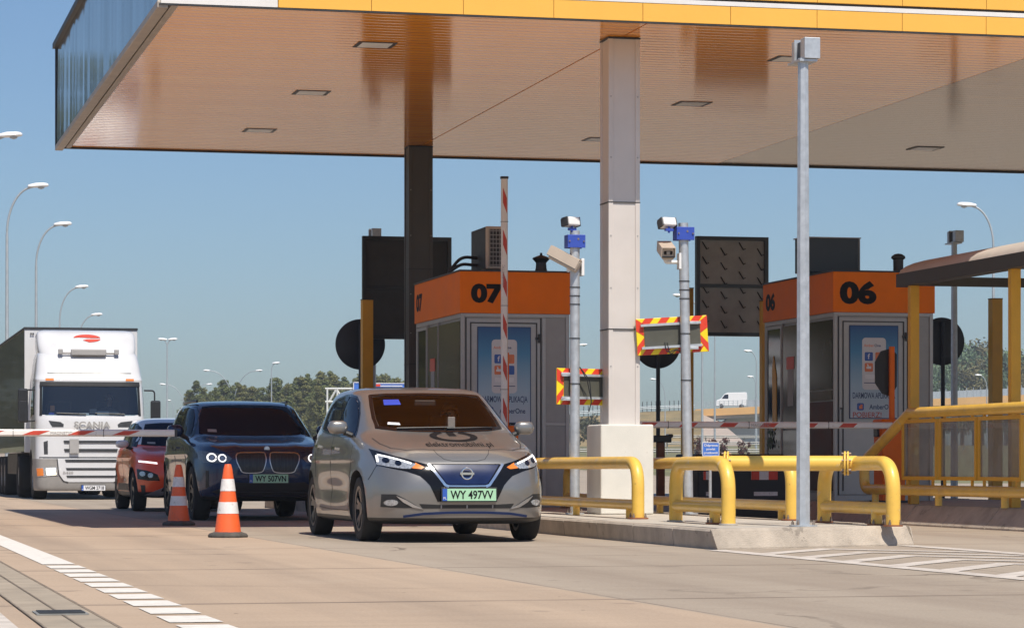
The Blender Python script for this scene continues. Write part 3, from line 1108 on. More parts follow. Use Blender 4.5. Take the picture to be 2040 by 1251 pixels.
def column(name, label, x, y, w, z1, clad, plinth=None, z0=ISL):
    root = thing(name, label, 'column', (x, y, z0))
    h = z1 - z0
    s = MB()
    hw = w / 2
    tr_ = .055
    s.b2((-hw + .012, -hw + .012, plinth or 0), (hw - .012, hw - .012, h), 0)
    o = s.build('shaft', clad, root)
    c = MB()
    for sx in (-1, 1):
        for sy in (-1, 1):
            c.b2((sx * hw, sy * hw, plinth or 0), (sx * (hw - tr_), sy * (hw - tr_), h - .015))
    c.build('corner_trim', clad, root, bevel=.004)
    j = MB()
    for zz in (2.02 + .1, 3.78 - .2, ):
        j.b2((-hw - .003, -hw - .003, zz), (hw + .003, hw + .003, zz + .012))
    j.b2((-hw - .004, -hw - .004, h - .02), (hw + .004, hw + .004, h))
    j.build('joint', M['dark_metal'], root)
    b_ = MB()
    for zz in (.35, 1.0, 1.7, 2.6, 3.2, 4.1, 4.8):
        for sx in (-1, 1):
            if plinth and zz < plinth: continue
            b_.lathe([(.001, -.006), (.009, -.005), (.009, 0)], (sx * (hw - .028), -hw, zz), 'y', 8)
    b_.build('rivets', M['grey_plastic'], root)
    if plinth:
        p = MB()
        pw = .315
        p.b2((-pw, -pw, 0), (pw, pw, plinth))
        p.build('plinth', M['white_concrete'], root, bevel=.018, seg=3)
    return root


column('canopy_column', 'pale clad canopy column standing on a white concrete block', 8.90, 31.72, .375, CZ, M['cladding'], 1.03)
column('canopy_column', 'dark shaded canopy column behind booth 07', 8.86, 43.1, .375, CZ, M['cladding_shaded'])


# ------------------------------------------------------------- toll booths
def poster_material():
    m = bpy.data.materials.new('poster_blue')
    N, L, b = nodes_of(m)
    tc = N.new('ShaderNodeTexCoord')
    sp = N.new('ShaderNodeSeparateXYZ')
    L.new(tc.outputs['Generated'], sp.inputs[0])
    r = N.new('ShaderNodeValToRGB')
    e = r.color_ramp.elements
    e[0].position, e[0].color = 0, (.46, .53, .60, 1)
    e[1].position, e[1].color = 1, (.015, .085, .26, 1)
    k = e.new(.35); k.color = (.33, .48, .60, 1)
    k = e.new(.72); k.color = (.06, .25, .46, 1)
    L.new(sp.outputs[2], r.inputs[0])
    L.new(r.outputs[0], b.inputs['Base Color'])
    b.inputs['Roughness'].default_value = .35
    return m


M['poster'] = poster_material()
M['booth_glass'] = mat('booth_side_glass', (.115, .105, .075), .12, var=.15, scale=1.5, spec=.18)
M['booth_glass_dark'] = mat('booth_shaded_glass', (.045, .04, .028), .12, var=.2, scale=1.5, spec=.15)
M['booth_dark'] = mat('booth_dark_glass', (.012, .012, .013), .06, var=.1, spec=.25)
M['maroon'] = mat('booth_lower_panel', (.085, .022, .012), .5, var=.2, scale=3, spec=.2)
M['icon_blue'] = mat('icon_blue', (.03, .10, .38), .4)
M['icon_orange'] = mat('icon_orange', (.72, .20, .07), .4)
M['phone_white'] = mat('phone_white', (.62, .63, .65), .4, var=.02)
M['navy'] = mat('poster_navy', (.02, .05, .15), .5)
M['poster_red'] = mat('poster_red', (.42, .08, .06), .5)


def rrect(w, h, r, n=4):
    out = []
    for cx, cy, a0 in ((w / 2 - r, h / 2 - r, 0), (-w / 2 + r, h / 2 - r, 90), (-w / 2 + r, -h / 2 + r, 180), (w / 2 - r, -h / 2 + r, 270)):
        for k in range(n + 1):
            a = radians(a0 + 90 * k / n)
            out.append((cx + r * cos(a), cy + r * sin(a)))
    return out


def booth(num, label, x, y, z0, w, dp, ztop, num_h, num_w, num_x, other):
    root = thing('toll_booth', label, 'toll booth', (x, y, z0), 0, 'toll booths')
    hw = w / 2
    zb = ztop - .56 - z0           # underside of the orange band
    zt = ztop - z0
    FWD = (0, -1, 0)
    c = MB()
    c.b2((-hw + .02, .02, 0), (hw - .02, dp - .02, zb))
    c.build('wall', M['alu'], root)
    fr = MB()
    for px in (-hw, hw - .05):
        for py in (0, dp - .05):
            fr.b2((px, py, 0), (px + .05, py + .05, zb))
    fr.b2((-hw + .05, .0, zb - .05), (hw - .05, .05, zb))
    fr.b2((-hw, .05, zb - .06), (-hw + .05, dp - .05, zb))
    fr.b2((-hw, .05, 0), (-hw + .05, dp - .05, .10))
    fr.b2((.37, .002, .08), (.42, .05, zb - .05))
    fr.b2((.42, .004, 1.10), (hw - .05, .05, 1.14))
    fr.b2((-hw + .05, .004, 0), (.37, .05, .08))
    fr.build('frame', M['alu_frame'], root, bevel=.004)
    bd = MB()
    bd.b2((-hw - .02, -.02, zb), (hw + .02, dp + .02, zt))
    bo = bd.build('sign_band', M['orange'], root, bevel=.006)
    rf = MB()
    rf.b2((-hw - .03, -.03, zt), (hw + .03, dp + .03, zt + .02))
    rf.b2((-hw + .3, 1.2, zt + .02), (-hw + .7, 2.2, zt + .05))
    rf.build('roof', M['dark_metal'], root)
    lettering('number', num, (-hw + num_x, -.023, zb + (.56 - num_h) * .46), UX0, UZ0, FWD and num_h, M['text_black'], bo, width=num_w, bold=.055, align='l')
    lettering('number', num, (-hw - .0232, dp - .12, zb + .16), (0, -1, 0), UZ0, .25, M['text_black'], bo, width=.42, bold=.055, align='l')
    # door with poster
    d = MB()
    d.b2((-hw + .075, .006, .09), (.345, .03, zb - .07))
    dr = d.build('door', M['alu_frame'], root, bevel=.004)
    g = MB()
    g.b2((-hw + .125, -.006, .14), (-hw + .14, .008, zb - .12))
    g.b2((.285, -.006, .14), (.30, .008, zb - .12))
    g.b2((-hw + .14, -.006, zb - .135), (.285, .008, zb - .12))
    g.b2((-hw + .064, -.002, .08), (-hw + .075, .01, zb - .06))
    g.b2((.345, -.002, .08), (.356, .01, zb - .06))
    g.build('door_seal', M['dark_metal'], dr)
    pz1, pz0 = zb - .19, zb - 1.46
    px0, px1 = -hw + .235, .20
    pc = (px0 + px1) / 2
    pw = px1 - px0
    po = MB()
    po.b2((px0 - .012, -.0075, pz0 - .012), (px1 + .012, .007, pz1 + .012))
    po.build('poster_edge', M['navy'], dr)
    po = MB()
    po.b2((px0, -.010, pz0), (px1, .005, pz1))
    ps = po.build('poster', M['poster'], dr)
    yb = -.0105
    ph = MB()
    ph.prism(rrect(.35, .72, .05), (pc, yb, pz1 - .16 - .36), UX0, UZ0, FWD, .002)
    ph.build('phone_picture', M['phone_white'], dr)
    ic = MB()
    for ix, iz in ((-.078, -.42), (.078, -.57)):
        ic.prism(rrect(.12, .12, .015), (pc + ix, yb - .002, pz1 + iz), UX0, UZ0, FWD, .0012)
    ic.build('poster_icon', M['icon_blue'], dr)
    ic = MB()
    for ix, iz in ((.078, -.42), (-.078, -.57)):
        ic.prism(rrect(.12, .12, .015), (pc + ix, yb - .002, pz1 + iz), UX0, UZ0, FWD, .0012)
    ic.build('poster_icon', M['icon_orange'], dr)
    ic = MB()
    ic.prism([(-.15, -.01), (.15, -.01), (.15, .0), (-.15, .0)], (pc, yb - .002, pz1 - .78), UX0, UZ0, FWD, .0012)
    ic.build('phone_edge', M['navy'], dr)
    tx = MB()
    text_mb('f', (pc - .078, yb - .0036, pz1 - .455), UX0, UZ0, .075, None, .02, 'c', tx)
    tx.prism([(-.035, -.02), (.035, -.02), (.035, .015), (.0, .015), (-.01, .045), (-.025, .045), (-.02, .01), (-.035, .01)], (pc - .078, yb - .0032, pz1 - .57), UX0, UZ0, FWD, .0006)
    tx.prism(rrect(.26, .06, .01), (pc, yb - .002, pz1 - .70), UX0, UZ0, FWD, .0012)
    tx.build('poster_marks', M['plate_white'], dr, fix=False)
    tx = MB()
    text_mb('One', (pc + .005, yb - .0024, pz1 - .285), UX0, UZ0, .038, None, .02, 'l', tx)
    tx.build('poster_text', M['navy'], dr, fix=False)
    tx = MB()
    text_mb('DARMOWA APLIKACJA', (pc, yb, pz1 - 1.00), UX0, UZ0, .082, pw * .90, .015, 'c', tx)
    tx.build('poster_text', M['navy'], dr, fix=False)
    tx = MB()
    text_mb('AmberOne', (pc - .07, yb, pz1 - 1.15), UX0, UZ0, .068, .36, .02, 'l', tx)
    tx.build('poster_text', M['navy'], dr, fix=False)
    tx = MB()
    text_mb('Amber', (pc, yb - .0024, pz1 - .285), UX0, UZ0, .038, None, .012, 'r', tx)
    tx.build('poster_text', M['icon_orange'], dr, fix=False)
    ib = MB()
    ib.prism(rrect(.10, .10, .02), (pc - .20, yb, pz1 - 1.115), UX0, UZ0, FWD, .0012)
    ib.build('poster_icon', M['icon_blue'], dr)
    ib = MB()
    ib.prism([(-.02, -.03), (.03, -.03), (.03, .03), (.0, .03), (.0, .01), (-.02, .01)], (pc - .20, yb - .0013, pz1 - 1.115), UX0, UZ0, FWD, .0008)
    ib.build('poster_icon', M['icon_orange'], dr)
    if other == 'red':
        lettering('poster_text', 'POBIERZ!', (pc - .10, yb, pz1 - 1.265), UX0, UZ0, .075, M['poster_red'], dr, width=.42, bold=.012)
    else:
        b_ = MB()
        for ix in (-.12, .12):
            b_.prism(rrect(.20, .055, .01), (pc + ix, yb, pz1 - 1.31), UX0, UZ0, FWD, .0012)
        sb = b_.build('store_badges', M['text_black'], dr)
        t_ = MB()
        for ix in (-.12, .12):
            text_mb('App Store' if ix < 0 else 'Google Play', (pc + ix + .02, yb - .0016, pz1 - 1.325), UX0, UZ0, .026, .13, .0, 'c', t_)
        t_.build('badge_text', M['plate_white'], dr, fix=False)
    for zz in (zb - .33, .35):
        hg = MB()
        hg.tube([(.325, -.02, zz - .06), (.325, -.02, zz + .06)], .014, 10)
        hg.box((.31, -.012, zz), (.07, .012, .03))
        hg.build('hinge', M['dark_metal'], dr, smooth=40)
    hd = MB()
    hd.tube(bendpath([(-hw + .10, .0, 1.28), (-hw + .10, -.05, 1.28), (-hw + .10, -.05, 1.06), (-hw + .10, .0, 1.06)], .03), .011, 8)
    hd.build('door_handle', M['dark_metal'], dr, smooth=40)
    # left wall: front pane, notice panel, sliding hatch at the back
    sw = MB()
    sx = -hw - .004
    sw.b2((sx, .08, 1.55), (sx + .03, 1.42, zb - .10))
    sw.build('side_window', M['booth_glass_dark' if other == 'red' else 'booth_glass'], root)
    lp = MB()
    lp.b2((sx, .08, .14), (sx + .03, 1.42, 1.38))
    lp.build('lower_panel', M['maroon'], root)
    gp_ = MB()
    gp_.b2((sx, .08, 1.40), (sx + .03, 1.42, 1.53))
    gp_.build('middle_panel', M['booth_glass'], root)
    np_ = MB()
    np_.b2((sx, 1.48, 1.05), (sx + .03, 2.16, zb - .10))
    nw = np_.build('notice_window', M['booth_glass'], root)
    q = MB()
    q.b2((sx - .004, 1.70, 1.35), (sx, 1.94, 1.95))
    q.build('notice', M['grey_plastic'], nw)
    q = MB()
    q.b2((sx - .008, 1.66, 1.88), (sx - .004, 1.98, 2.06))
    q.build('notice_heading', M['red'], nw)
    q = MB()
    q.b2((sx, 1.48, .14), (sx + .03, 2.16, 1.0))
    q.build('lower_panel', M['booth_dark'], root)
    hh = MB()
    hh.b2((sx, 2.24, .60), (sx + .03, dp - .16, zb - .12))
    hb = hh.build('service_hatch', M['booth_dark'], root)
    q = MB()
    for a, b in (((sx - .012, 2.20, .56), (sx + .02, 2.24, zb - .08)), ((sx - .012, dp - .16, .56), (sx + .02, dp - .12, zb - .08)), ((sx - .012, 2.24, zb - .12), (sx + .02, dp - .16, zb - .08)), ((sx - .012, 2.24, .56), (sx + .02, dp - .16, .60))):
        q.b2(a, b)
    q.build('hatch_frame', M['alu_frame'], hb)
    fr2 = MB()
    for yy in (1.43, 2.17):
        fr2.b2((sx - .006, yy, .1), (sx + .02, yy + .04, zb - .06))
    fr2.build('window_bar', M['grey_plastic'], root)
    if other == 'red':
        v = MB()
        v.prism([(2.42, 1.05), (2.52, 1.0), (2.60, 1.05), (2.62, 1.9), (2.56, 2.1), (2.50, 1.95), (2.44, 1.8)], (sx - .01, 0, 0), UY0, UZ0, (1, 0, 0), .008)
        v.build('safety_vest', M['deep_yellow'], hb)
        v = MB()
        rr = random.Random(3)
        for k in range(60):
            cc = Vector((sx - .012 - rr.random() * .02, 2.66 + rr.gauss(0, .07), .72 + abs(rr.gauss(0, .13))))
            v.quad(cc, cc + Vector((0, .04, .01)), cc + Vector((0, .05, .05)), cc + Vector((0, .01, .045)))
        v.build('pot_plant', mat('pot_plant_leaf', (.05, .10, .03), .6), hb)
    rw = MB()
    rw.b2((hw - .02, .3, 1.1), (hw + .004, dp - .3, zb - .12))
    rw.build('side_window', M['booth_dark'], root)
    return root


B7X, B7Y = 8.98, 37.2
booth('07', 'orange-banded toll booth numbered 07 behind the hatchback', B7X, B7Y, ISL, 1.50, 3.0, 3.34, .255, .45, .13, 'badges')
B6X, B6Y = 14.24, 37.2
booth('06', 'orange-banded toll booth numbered 06 beside the shelter posts', B6X, B6Y, IS2, 1.46, 3.0, 3.42, .31, .54, .075, 'red')

# things on the roofs
ac = thing('air_conditioner', 'beige air conditioner with barred grille on the roof of booth 07', 'air conditioner', (B7X - .18, B7Y + .35, 3.36))
b_ = MB(); b_.b2((-.15, 0, .04), (.15, .88, .62)); b_.build('case', M['cream_plastic'], ac, bevel=.02)
b_ = MB(); b_.b2((-.158, .02, .05), (-.148, .86, .61)); b_.build('side_cover', M['black'], ac)
b_ = MB(); b_.b2((-.10, -.010, .08), (.08, .004, .58)); gr_ = b_.build('fan_opening', M['black'], ac)
b_ = MB()
for k in range(9): b_.b2((-.11, -.020, .09 + k * .058), (.09, -.012, .10 + k * .058))
for k in range(5): b_.b2((-.10 + k * .044, -.024, .08), (-.094 + k * .044, -.016, .58))
b_.build('grille', M['grey_plastic'], gr_)
b_ = MB(); b_.b2((-.13, .05, 0), (.13, .10, .04)); b_.b2((-.13, .75, 0), (.13, .80, .04)); b_.build('feet', M['black'], ac)
b_ = MB()
for k in (0, 1):
    b_.tube(bendpath([(-.15, .5, .12 + .10 * k), (-.38, .5, .14 + .10 * k), (-.55, .55, .02)], .2), .022, 8)
b_.build('hose', M['black'], ac, smooth=50)
ac = thing('air_conditioner', 'large black air conditioner box on the roof of booth 06', 'air conditioner', (B6X - .75 + .32, B6Y + .9, 3.44))
b_ = MB(); b_.b2((-.42, 0, .03), (.40, .40, .52)); b_.build('case', M['satin_black'], ac, bevel=.01)
b_ = MB(); b_.b2((.40, .02, .03), (.425, .38, .51)); b_.b2((-.44, -.01, .515), (.43, .41, .53)); b_.build('side_cover', M['grey_plastic'], ac)
b_ = MB(); b_.b2((-.35, .05, 0), (-.3, .35, .03)); b_.b2((.3, .05, 0), (.35, .35, .03)); b_.build('feet', M['black'], ac)
vt = thing('roof_vent', 'black capped roof vent with pointed top on booth 07', 'roof vent', (B7X + .43, B7Y + .3, 3.36))
MB().lathe([(.09, 0), (.075, .06), (.07, .14)], (0, 0, 0), 'z', 20).build('pipe', M['satin_black'], vt, smooth=40)
MB().lathe([(.07, .13), (.12, .185), (.115, .20), (.05, .225), (.018, .235), (.015, .265), (.001, .27)], (0, 0, 0), 'z', 20).build('cap', M['satin_black'], vt, smooth=30)
vt = thing('roof_vent', 'dark domed vent pipe on the roof of booth 06', 'roof vent', (B6X + .33, B6Y + .3, 3.44))
MB().lathe([(.070, 0), (.072, .20)], (0, 0, 0), 'z', 20).build('pipe', M['dark_metal'], vt, smooth=40)
MB().lathe([(.072, .18), (.10, .20), (.095, .23), (.05, .26), (.001, .268)], (0, 0, 0), 'z', 20).build('cap', M['dark_metal'], vt, smooth=30)


# ------------------------------------------------------------- barriers
def arm(parent, length, sign=1, start=.25, flip=1):
    """boom along +x (sign 1) or -x, pivot at the origin of the parent"""
    hz, hy = .043, .034
    pr = [(-hy * .5, -hz), (hy * .5, -hz), (hy, -hz * .6), (hy, hz * .6), (hy * .5, hz), (-hy * .5, hz), (-hy, hz * .6), (-hy, -hz * .6)]
    mb = MB()
    mb.prism(pr, (0, 0, 0), UY0, UZ0, (sign, 0, 0), length)
    a = mb.build('boom', M['arm_white'], parent, bevel=.003)
    s = MB()
    x = start
    k = 0
    while x < length - .25:
        for yy in (-hy - .002, hy + .002):
            s = MB()
            q = [(x - .12 - .05 * flip, -hz * .62), (x + .08 - .05 * flip, -hz * .62), (x + .12 + .05 * flip, hz * .62), (x - .08 + .05 * flip, hz * .62)]
            s.add([(sign * u, yy, v) for u, v in q], [(0, 1, 2, 3)])
            s.build('red_stripe', M['arm_red'], a)
        x += .545
        k += 1
    x = start + .27
    while x < length - .1:
        c = MB()
        c.b2((sign * x - .003, -hy - .003, -hz - .003), (sign * x + .003, hy + .003, hz + .003))
        c.build('boom_seam', M['dark_metal'], a)
        x += 1.09
    c = MB()
    c.b2((sign * length - sign * .012, -hy - .004, -hz - .004), (sign * length + sign * .02, hy + .004, hz + .004))
    c.build('end_cap', M['dark_metal'], a)
    return a


def cabinet(parent, h=1.0, signal=True, edge_on=False):
    b = MB()
    b.b2((-.16, -.17, 0), (.16, .17, h))
    cb = b.build('cabinet', M['signal_orange'], parent, bevel=.02, seg=3)
    b = MB()
    b.b2((-.175, -.185, h), (.175, .185, h + .10))
    b.build('lid', M['signal_orange'], cb, bevel=.03, seg=3)
    b = MB()
    b.b2((-.20, -.21, 0), (.20, .21, .03))
    b.build('foot', M['dark_metal'], cb)
    b = MB()
    b.b2((-.19, -.06, h - .13), (-.16, .10, h + .06))
    b.build('bearing', M['satin_black'], cb, bevel=.01)
    if signal:
        s = MB()
        s.b2((.0, -.03, h + .10), (.065, .03, h + 1.06))
        sp = s.build('signal_post', M['signal_orange'], parent, bevel=.008)
        o = [(-.20, .34), (-.20, .62), (-.12, .76), (.02, .80), (.10, .72), (.10, .30), (.02, .16), (-.10, .20)]
        if edge_on:
            o = [(.04 + (u - .1) * .12, v) for u, v in o]
        s = MB()
        s.prism(o, (.02, .04, h + .24), UX0, UZ0, UY0, .03)
        s.build('signal_board', M['black'], sp)
        s = MB()
        for z in (.36, .58):
            s.lathe([(.035 if edge_on else .07, 0), (.035 if edge_on else .07, .14), (.03 if edge_on else .06, .14), (.03 if edge_on else .06, .01)], (.04 if edge_on else -.02, .07, h + .22 + z), 'y', 18, closed=True)
        s.build('signal_visor', M['black'], sp, smooth=40)


# closed boom of the wide lane at the left
P0 = P(345, 35.2, 860.5)
bar = thing('barrier_gate', 'lowered red and white barrier boom crossing in front of the lorry', 'barrier', (-.6, P0.y, 0))
cabinet(bar, 1.0)
ar = bpy.data.objects.new('boom_pivot', None)
a = arm(bar, P0.x + .6, 1, .32, 1)
a.location = (0, -.22, P(170, 35.0, 862.7).z)
lettering('boom_lettering', 'MAGNETIC', (3.35, -.037, -.02), UX0, UZ0, .035, M['grey_plastic'], a, width=.26)
# raised boom of lane 07
p7 = P(997, 37.25, 800)
bar = thing('barrier_gate', 'raised red and white barrier boom standing upright before booth 07', 'barrier', (p7.x + .045, p7.y, ISL))
cabinet(bar, .98, True, True)
a = arm(bar, 3.38, 1, .36, 1)
a.location = (-.045, -.22, .92)
a.rotation_euler = (0, -pi / 2, 0)
lettering('boom_lettering', 'MAGNETIC', (2.12, -.037, .008), (1, 0, 0), (0, 0, 1), .03, M['grey_plastic'], a, width=.26)
# lowered boom of lane 06
p6 = P(1772, 37.6, 848)
bar = thing('barrier_gate', 'lowered red and white barrier boom hinged on the orange cabinet beside booth 06', 'barrier', (p6.x, p6.y, IS2))
cabinet(bar, 1.0)
a = arm(bar, 3.72, -1, .62, -1)
a.location = (-.05, -.22, p6.z - IS2)
lettering('boom_lettering', 'MAGNETIC', (-1.82, -.037, -.02), UX0, UZ0, .035, M['grey_plastic'], a, width=.26)


# ------------------------------------------------------------- yellow tube guards
def foot(parent, x, y, z, m=None, r=.11, bolts=True):
    f = MB()
    f.lathe([(r, 0), (r, .014), (r * .6, .016)], (x, y, z), 'z', 20)
    f.build('foot_plate', m or M['rust'], parent, smooth=40)
    if bolts:
        b = MB()
        for k in range(4):
            a = pi / 4 + k * pi / 2
            b.lathe([(.013, 0), (.013, .03), (.007, .03), (.007, .05)], (x + r * .82 * cos(a), y + r * .82 * sin(a), z + .01), 'z', 8)
        b.build('bolts', M['screws'], parent)


def rail(label, x, y0, y1, ztop, zlow, r=.067, rl=.055):
    root = thing('guard_rail', label, 'guard rail', (x, y0, ISL), 0, 'yellow tube guards on the island')
    z = lambda v: v - ISL
    L_ = y1 - y0
    t = MB()
    t.tube(bendpath([(0, 0, 0), (0, 0, z(ztop)), (0, L_, z(ztop)), (0, L_, 0)], .26, 12), r, 24)
    t.build('top_tube', M['yellow'], root, smooth=50)
    t = MB()
    t.tube([(0, .02, z(zlow)), (0, L_ - .02, z(zlow))], rl, 20)
    t.build('lower_tube', M['yellow'], root, smooth=50)
    yy = .32
    while yy < L_ - .2:
        t = MB()
        t.tube([(0, yy, 0), (0, yy, z(zlow))], .04, 16)
        t.build('stub_leg', M['yellow'], root, smooth=50)
        yy += 2.2
    for yy in (0, L_):
        foot(root, 0, yy, 0)
    return root


rail('yellow double tube guard along the left kerb in front of the white block', 8.22, 28.6, 36.4, .765, .325)
rail('yellow double tube guard along the right kerb behind the tube frame', 9.50, 27.4, 36.4, .765, .325)
gf = thing('tube_guard', 'yellow tube frame with two arches joined by a flanged pipe on the island nose', 'guard rail', (8.85, 25.6, ISL), 0, 'yellow tube guards on the island')
zt_ = .755 - ISL
for ax, ya, yb in ((-.67, -.20, 1.5), (.60, -1.15, .70)):
    t = MB()
    t.tube(bendpath([(ax, ya, 0), (ax, ya, zt_), (ax, yb, zt_), (ax, yb, 0)], .34, 14), .067, 24)
    ao = t.build('arch', M['yellow'], gf, smooth=50)
    t = MB()
    t.tube([(ax, ya + .02, .16), (ax, yb - .02, .16)], .058, 20)
    t.tube([(ax, ya + .42, 0), (ax, ya + .42, .16)], .052, 16)
    t.build('lower_tube', M['yellow'], ao, smooth=50)
    for yy in (ya, yb):
        foot(gf, ax, yy, 0, M['concrete'] if ax < 0 else M['rust'], .088, ax > 0)
    foot(gf, ax, ya + .42, 0, M['rust'], .09)
t = MB()
ya, yb = .30, -.20
t.tube([(-.67, ya, zt_), (.60, yb, zt_)], .072, 28)
t.build('cross_pipe', M['yellow'], gf, smooth=50)
for k in (.10, .93):
    fl = MB()
    c0 = Vector((-.67, ya, zt_)).lerp(Vector((.60, yb, zt_)), k)
    d0 = Vector((1.27, yb - ya, 0)).normalized()
    for o in (-.014, .014):
        fl.tube([c0 + d0 * (o - .009), c0 + d0 * (o + .009)], .115, 30)
    fo = fl.build('flange', M['yellow'], gf, smooth=40, bevel=.003)
    bl = MB()
    e1 = d0.cross(Vector((0, 0, 1)))
    for q in range(6):
        a = q * pi / 3 + .3
        cc = c0 + e1 * (.094 * cos(a)) + Vector((0, 0, .094 * sin(a)))
        bl.tube([cc - d0 * .045, cc + d0 * .045], .011, 6)
    bl.build('bolts', M['screws'], fo)


def Yat(px, X):
    k = (px - CX) / F
    d = X / (k * cos(A) + sin(A))
    return d * (cos(A) - k * sin(A))


# glazed rail of the right island
RX = 13.11
gr_ = thing('glazed_rail', 'yellow tube rail with scratched clear panels along the right island', 'guard rail', (RX, 30, IS2))
loc = lambda y, z: (0, y - 30, z - IS2)
yb_, yc_ = Yat(1722, RX), Yat(1812, RX)
t = MB()
t.tube(bendpath([loc(27.2, IS2), loc(27.2, 1.392), loc(yc_, 1.392), loc(yb_, .797), loc(yb_, .432), loc(27.2, .432)], .16, 10), .066, 24)
t.build('tube', M['yellow'], gr_, smooth=50)
for yy in (yb_ - .4, 32.4, 30.4, 28.4):
    t = MB()
    t.tube([loc(yy, IS2), loc(yy, .432)], .045, 14)
    t.build('stub_leg', M['yellow'], gr_, smooth=50)
edges = [(1799, 1868), (1873, 1947), (1951, 2037)]
spans = [(Yat(a, RX), Yat(b, RX)) for a, b in edges] + [(28.75, 27.4)]
for y0, y1 in spans:
    fr = MB()
    z0_, z1_ = .56, 1.31
    for a, b in (((-.02, y1 - 30, z0_ - IS2), (.02, y1 - 30 + .045, z1_ - IS2)), ((-.02, y0 - 30 - .045, z0_ - IS2), (.02, y0 - 30, z1_ - IS2)), ((-.02, y1 - 30 + .045, z0_ - IS2), (.02, y0 - 30 - .045, z0_ - IS2 + .045)), ((-.02, y1 - 30 + .045, z1_ - IS2 - .045), (.02, y0 - 30 - .045, z1_ - IS2))):
        fr.b2(a, b)
    for yy in (y1 + .15, y0 - .15):
        fr.b2((-.012, yy - 30 - .02, .48 - IS2), (.012, yy - 30 + .02, z0_ - IS2))
        fr.b2((-.012, yy - 30 - .02, z1_ - IS2), (.012, yy - 30 + .02, 1.345 - IS2))
    fo = fr.build('panel_frame', M['deep_yellow'], gr_)
    gl = MB()
    gl.b2((-.004, y1 - 30 + .045, z0_ - IS2 + .045), (.004, y0 - 30 - .045, z1_ - IS2 - .045))
    gl.build('panel_glass', M['panelglass'], fo)

# ------------------------------------------------------------- shelter
SX, SY0, SY1 = 13.36, Yat(1820, 13.36), Yat(2021, 13.36)
sh = thing('shelter', 'arched shelter roof on yellow posts above the glazed rail', 'shelter', (SX, SY0, IS2))
for xx in (0, 2.3):
    for yy in (0, SY1 - SY0, SY1 - SY0 - 3.3):
        p = MB()
        p.b2((xx - .06, yy - .05, 0), (xx + .06, yy + .05, 2.764))
        p.build('post', M['deep_yellow'], sh, bevel=.006)
bm_ = MB()
y0_, y1_ = .35, SY1 - SY0 - 3.6
for xx in (0, 2.3):
    bm_.b2((xx - .10, y1_, 2.764), (xx + .08, y0_, 2.93))
for yy in (0, SY1 - SY0, SY1 - SY0 - 3.3):
    bm_.b2((.08, yy - .04, 2.764), (2.2, yy + .04, 2.88))
bm_.build('beam', mat('shelter_beam', (.05, .045, .038), .5, var=.15), sh)
va = MB()
n = 16
vs = []
for yy in (y0_ - .02, y1_ + .02):
    for th in (0, .02):
        for i in range(n + 1):
            a = pi * i / n
            vs.append((1.15 - 1.22 * cos(a), yy, 2.93 + (.24 + th) * sin(a)))
m_ = n + 1
fs = []
for i in range(n):
    fs.append((i, i + 1, 2 * m_ + i + 1, 2 * m_ + i))
    fs.append((m_ + i, m_ + i + 1, 3 * m_ + i + 1, 3 * m_ + i))
    fs.append((i, i + 1, m_ + i + 1, m_ + i))
    fs.append((2 * m_ + i, 2 * m_ + i + 1, 3 * m_ + i + 1, 3 * m_ + i))
va.add(vs, fs)
va.build('roof', mat('shelter_roof', (.56, .51, .45), .5, var=.08), sh, smooth=50)


# ------------------------------------------------------------- posts, cameras, signs
def detector(label, loc, h):
    root = thing('detector_post', label, 'detector post', loc, 0, 'grey posts with box heads')
    p = MB()
    n = 8
    p.tube([(0, 0, 0), (0, 0, h * .6), (0, 0, h - .18)], [.066, .058, .050], 8)
    p.build('post', M['galv'], root)
    b = MB()
    b.b2((-.02, -.10, h - .19), (.13, .02, h))
    b.b2((.02, -.0, h - .185), (.09, .18, h - .175))
    b.b2((-.02, .16, h - .20), (.13, .26, h - .0))
    hd = b.build('head', M['galv'], root, bevel=.004)
    b = MB()
    b.b2((0, .02, h - .17), (.11, .16, h - .02))
    b.build('housing', M['dark_metal'], hd)
    b = MB()
    b.b2((-.03, .155, h - .21), (.135, .165, h + .01))
    b.b2((-.06, -.08, h - .215), (.11, .26, h - .195))
    b.build('flange', M['galv'], hd)
    foot(root, 0, 0, 0, M['galv'], .13)
    return root


p = P(1600, 26.0, 1048)
detector('tall grey octagonal post with box head on the island nose', (p.x, p.y, ISL), 4.63 - ISL)
p = P(1901, 47.0, 900)
detector('dark post with box head behind the shelter and booth 06', (p.x, p.y, 0), 4.62)
p = P(742, 46.6, 900)
detector('post with box head hidden behind the left sign board', (p.x, p.y, 0), 4.62)


def camera_pole(label, x, y, h, lean=0):
    root = thing('camera_pole', label, 'camera pole', (x, y, ISL), 0, 'grey camera poles beside the column')
    p = MB()
    p.tube([(0, 0, 0), (lean, 0, h)], .056, 24)
    p.build('pole', M['galv'], root, smooth=50)
    for z in (h * .80, h * .77, h * .74, h * .62, h * .46):
        c = MB()
        c.lathe([(.058, -.006), (.062, -.006), (.062, .006), (.058, .006)], (lean * z / h, 0, z), 'z', 24, closed=True)
        c.build('clamp_band', M['dark_metal'], root, smooth=40)
    foot(root, 0, 0, 0, M['galv'], .11)
    return root


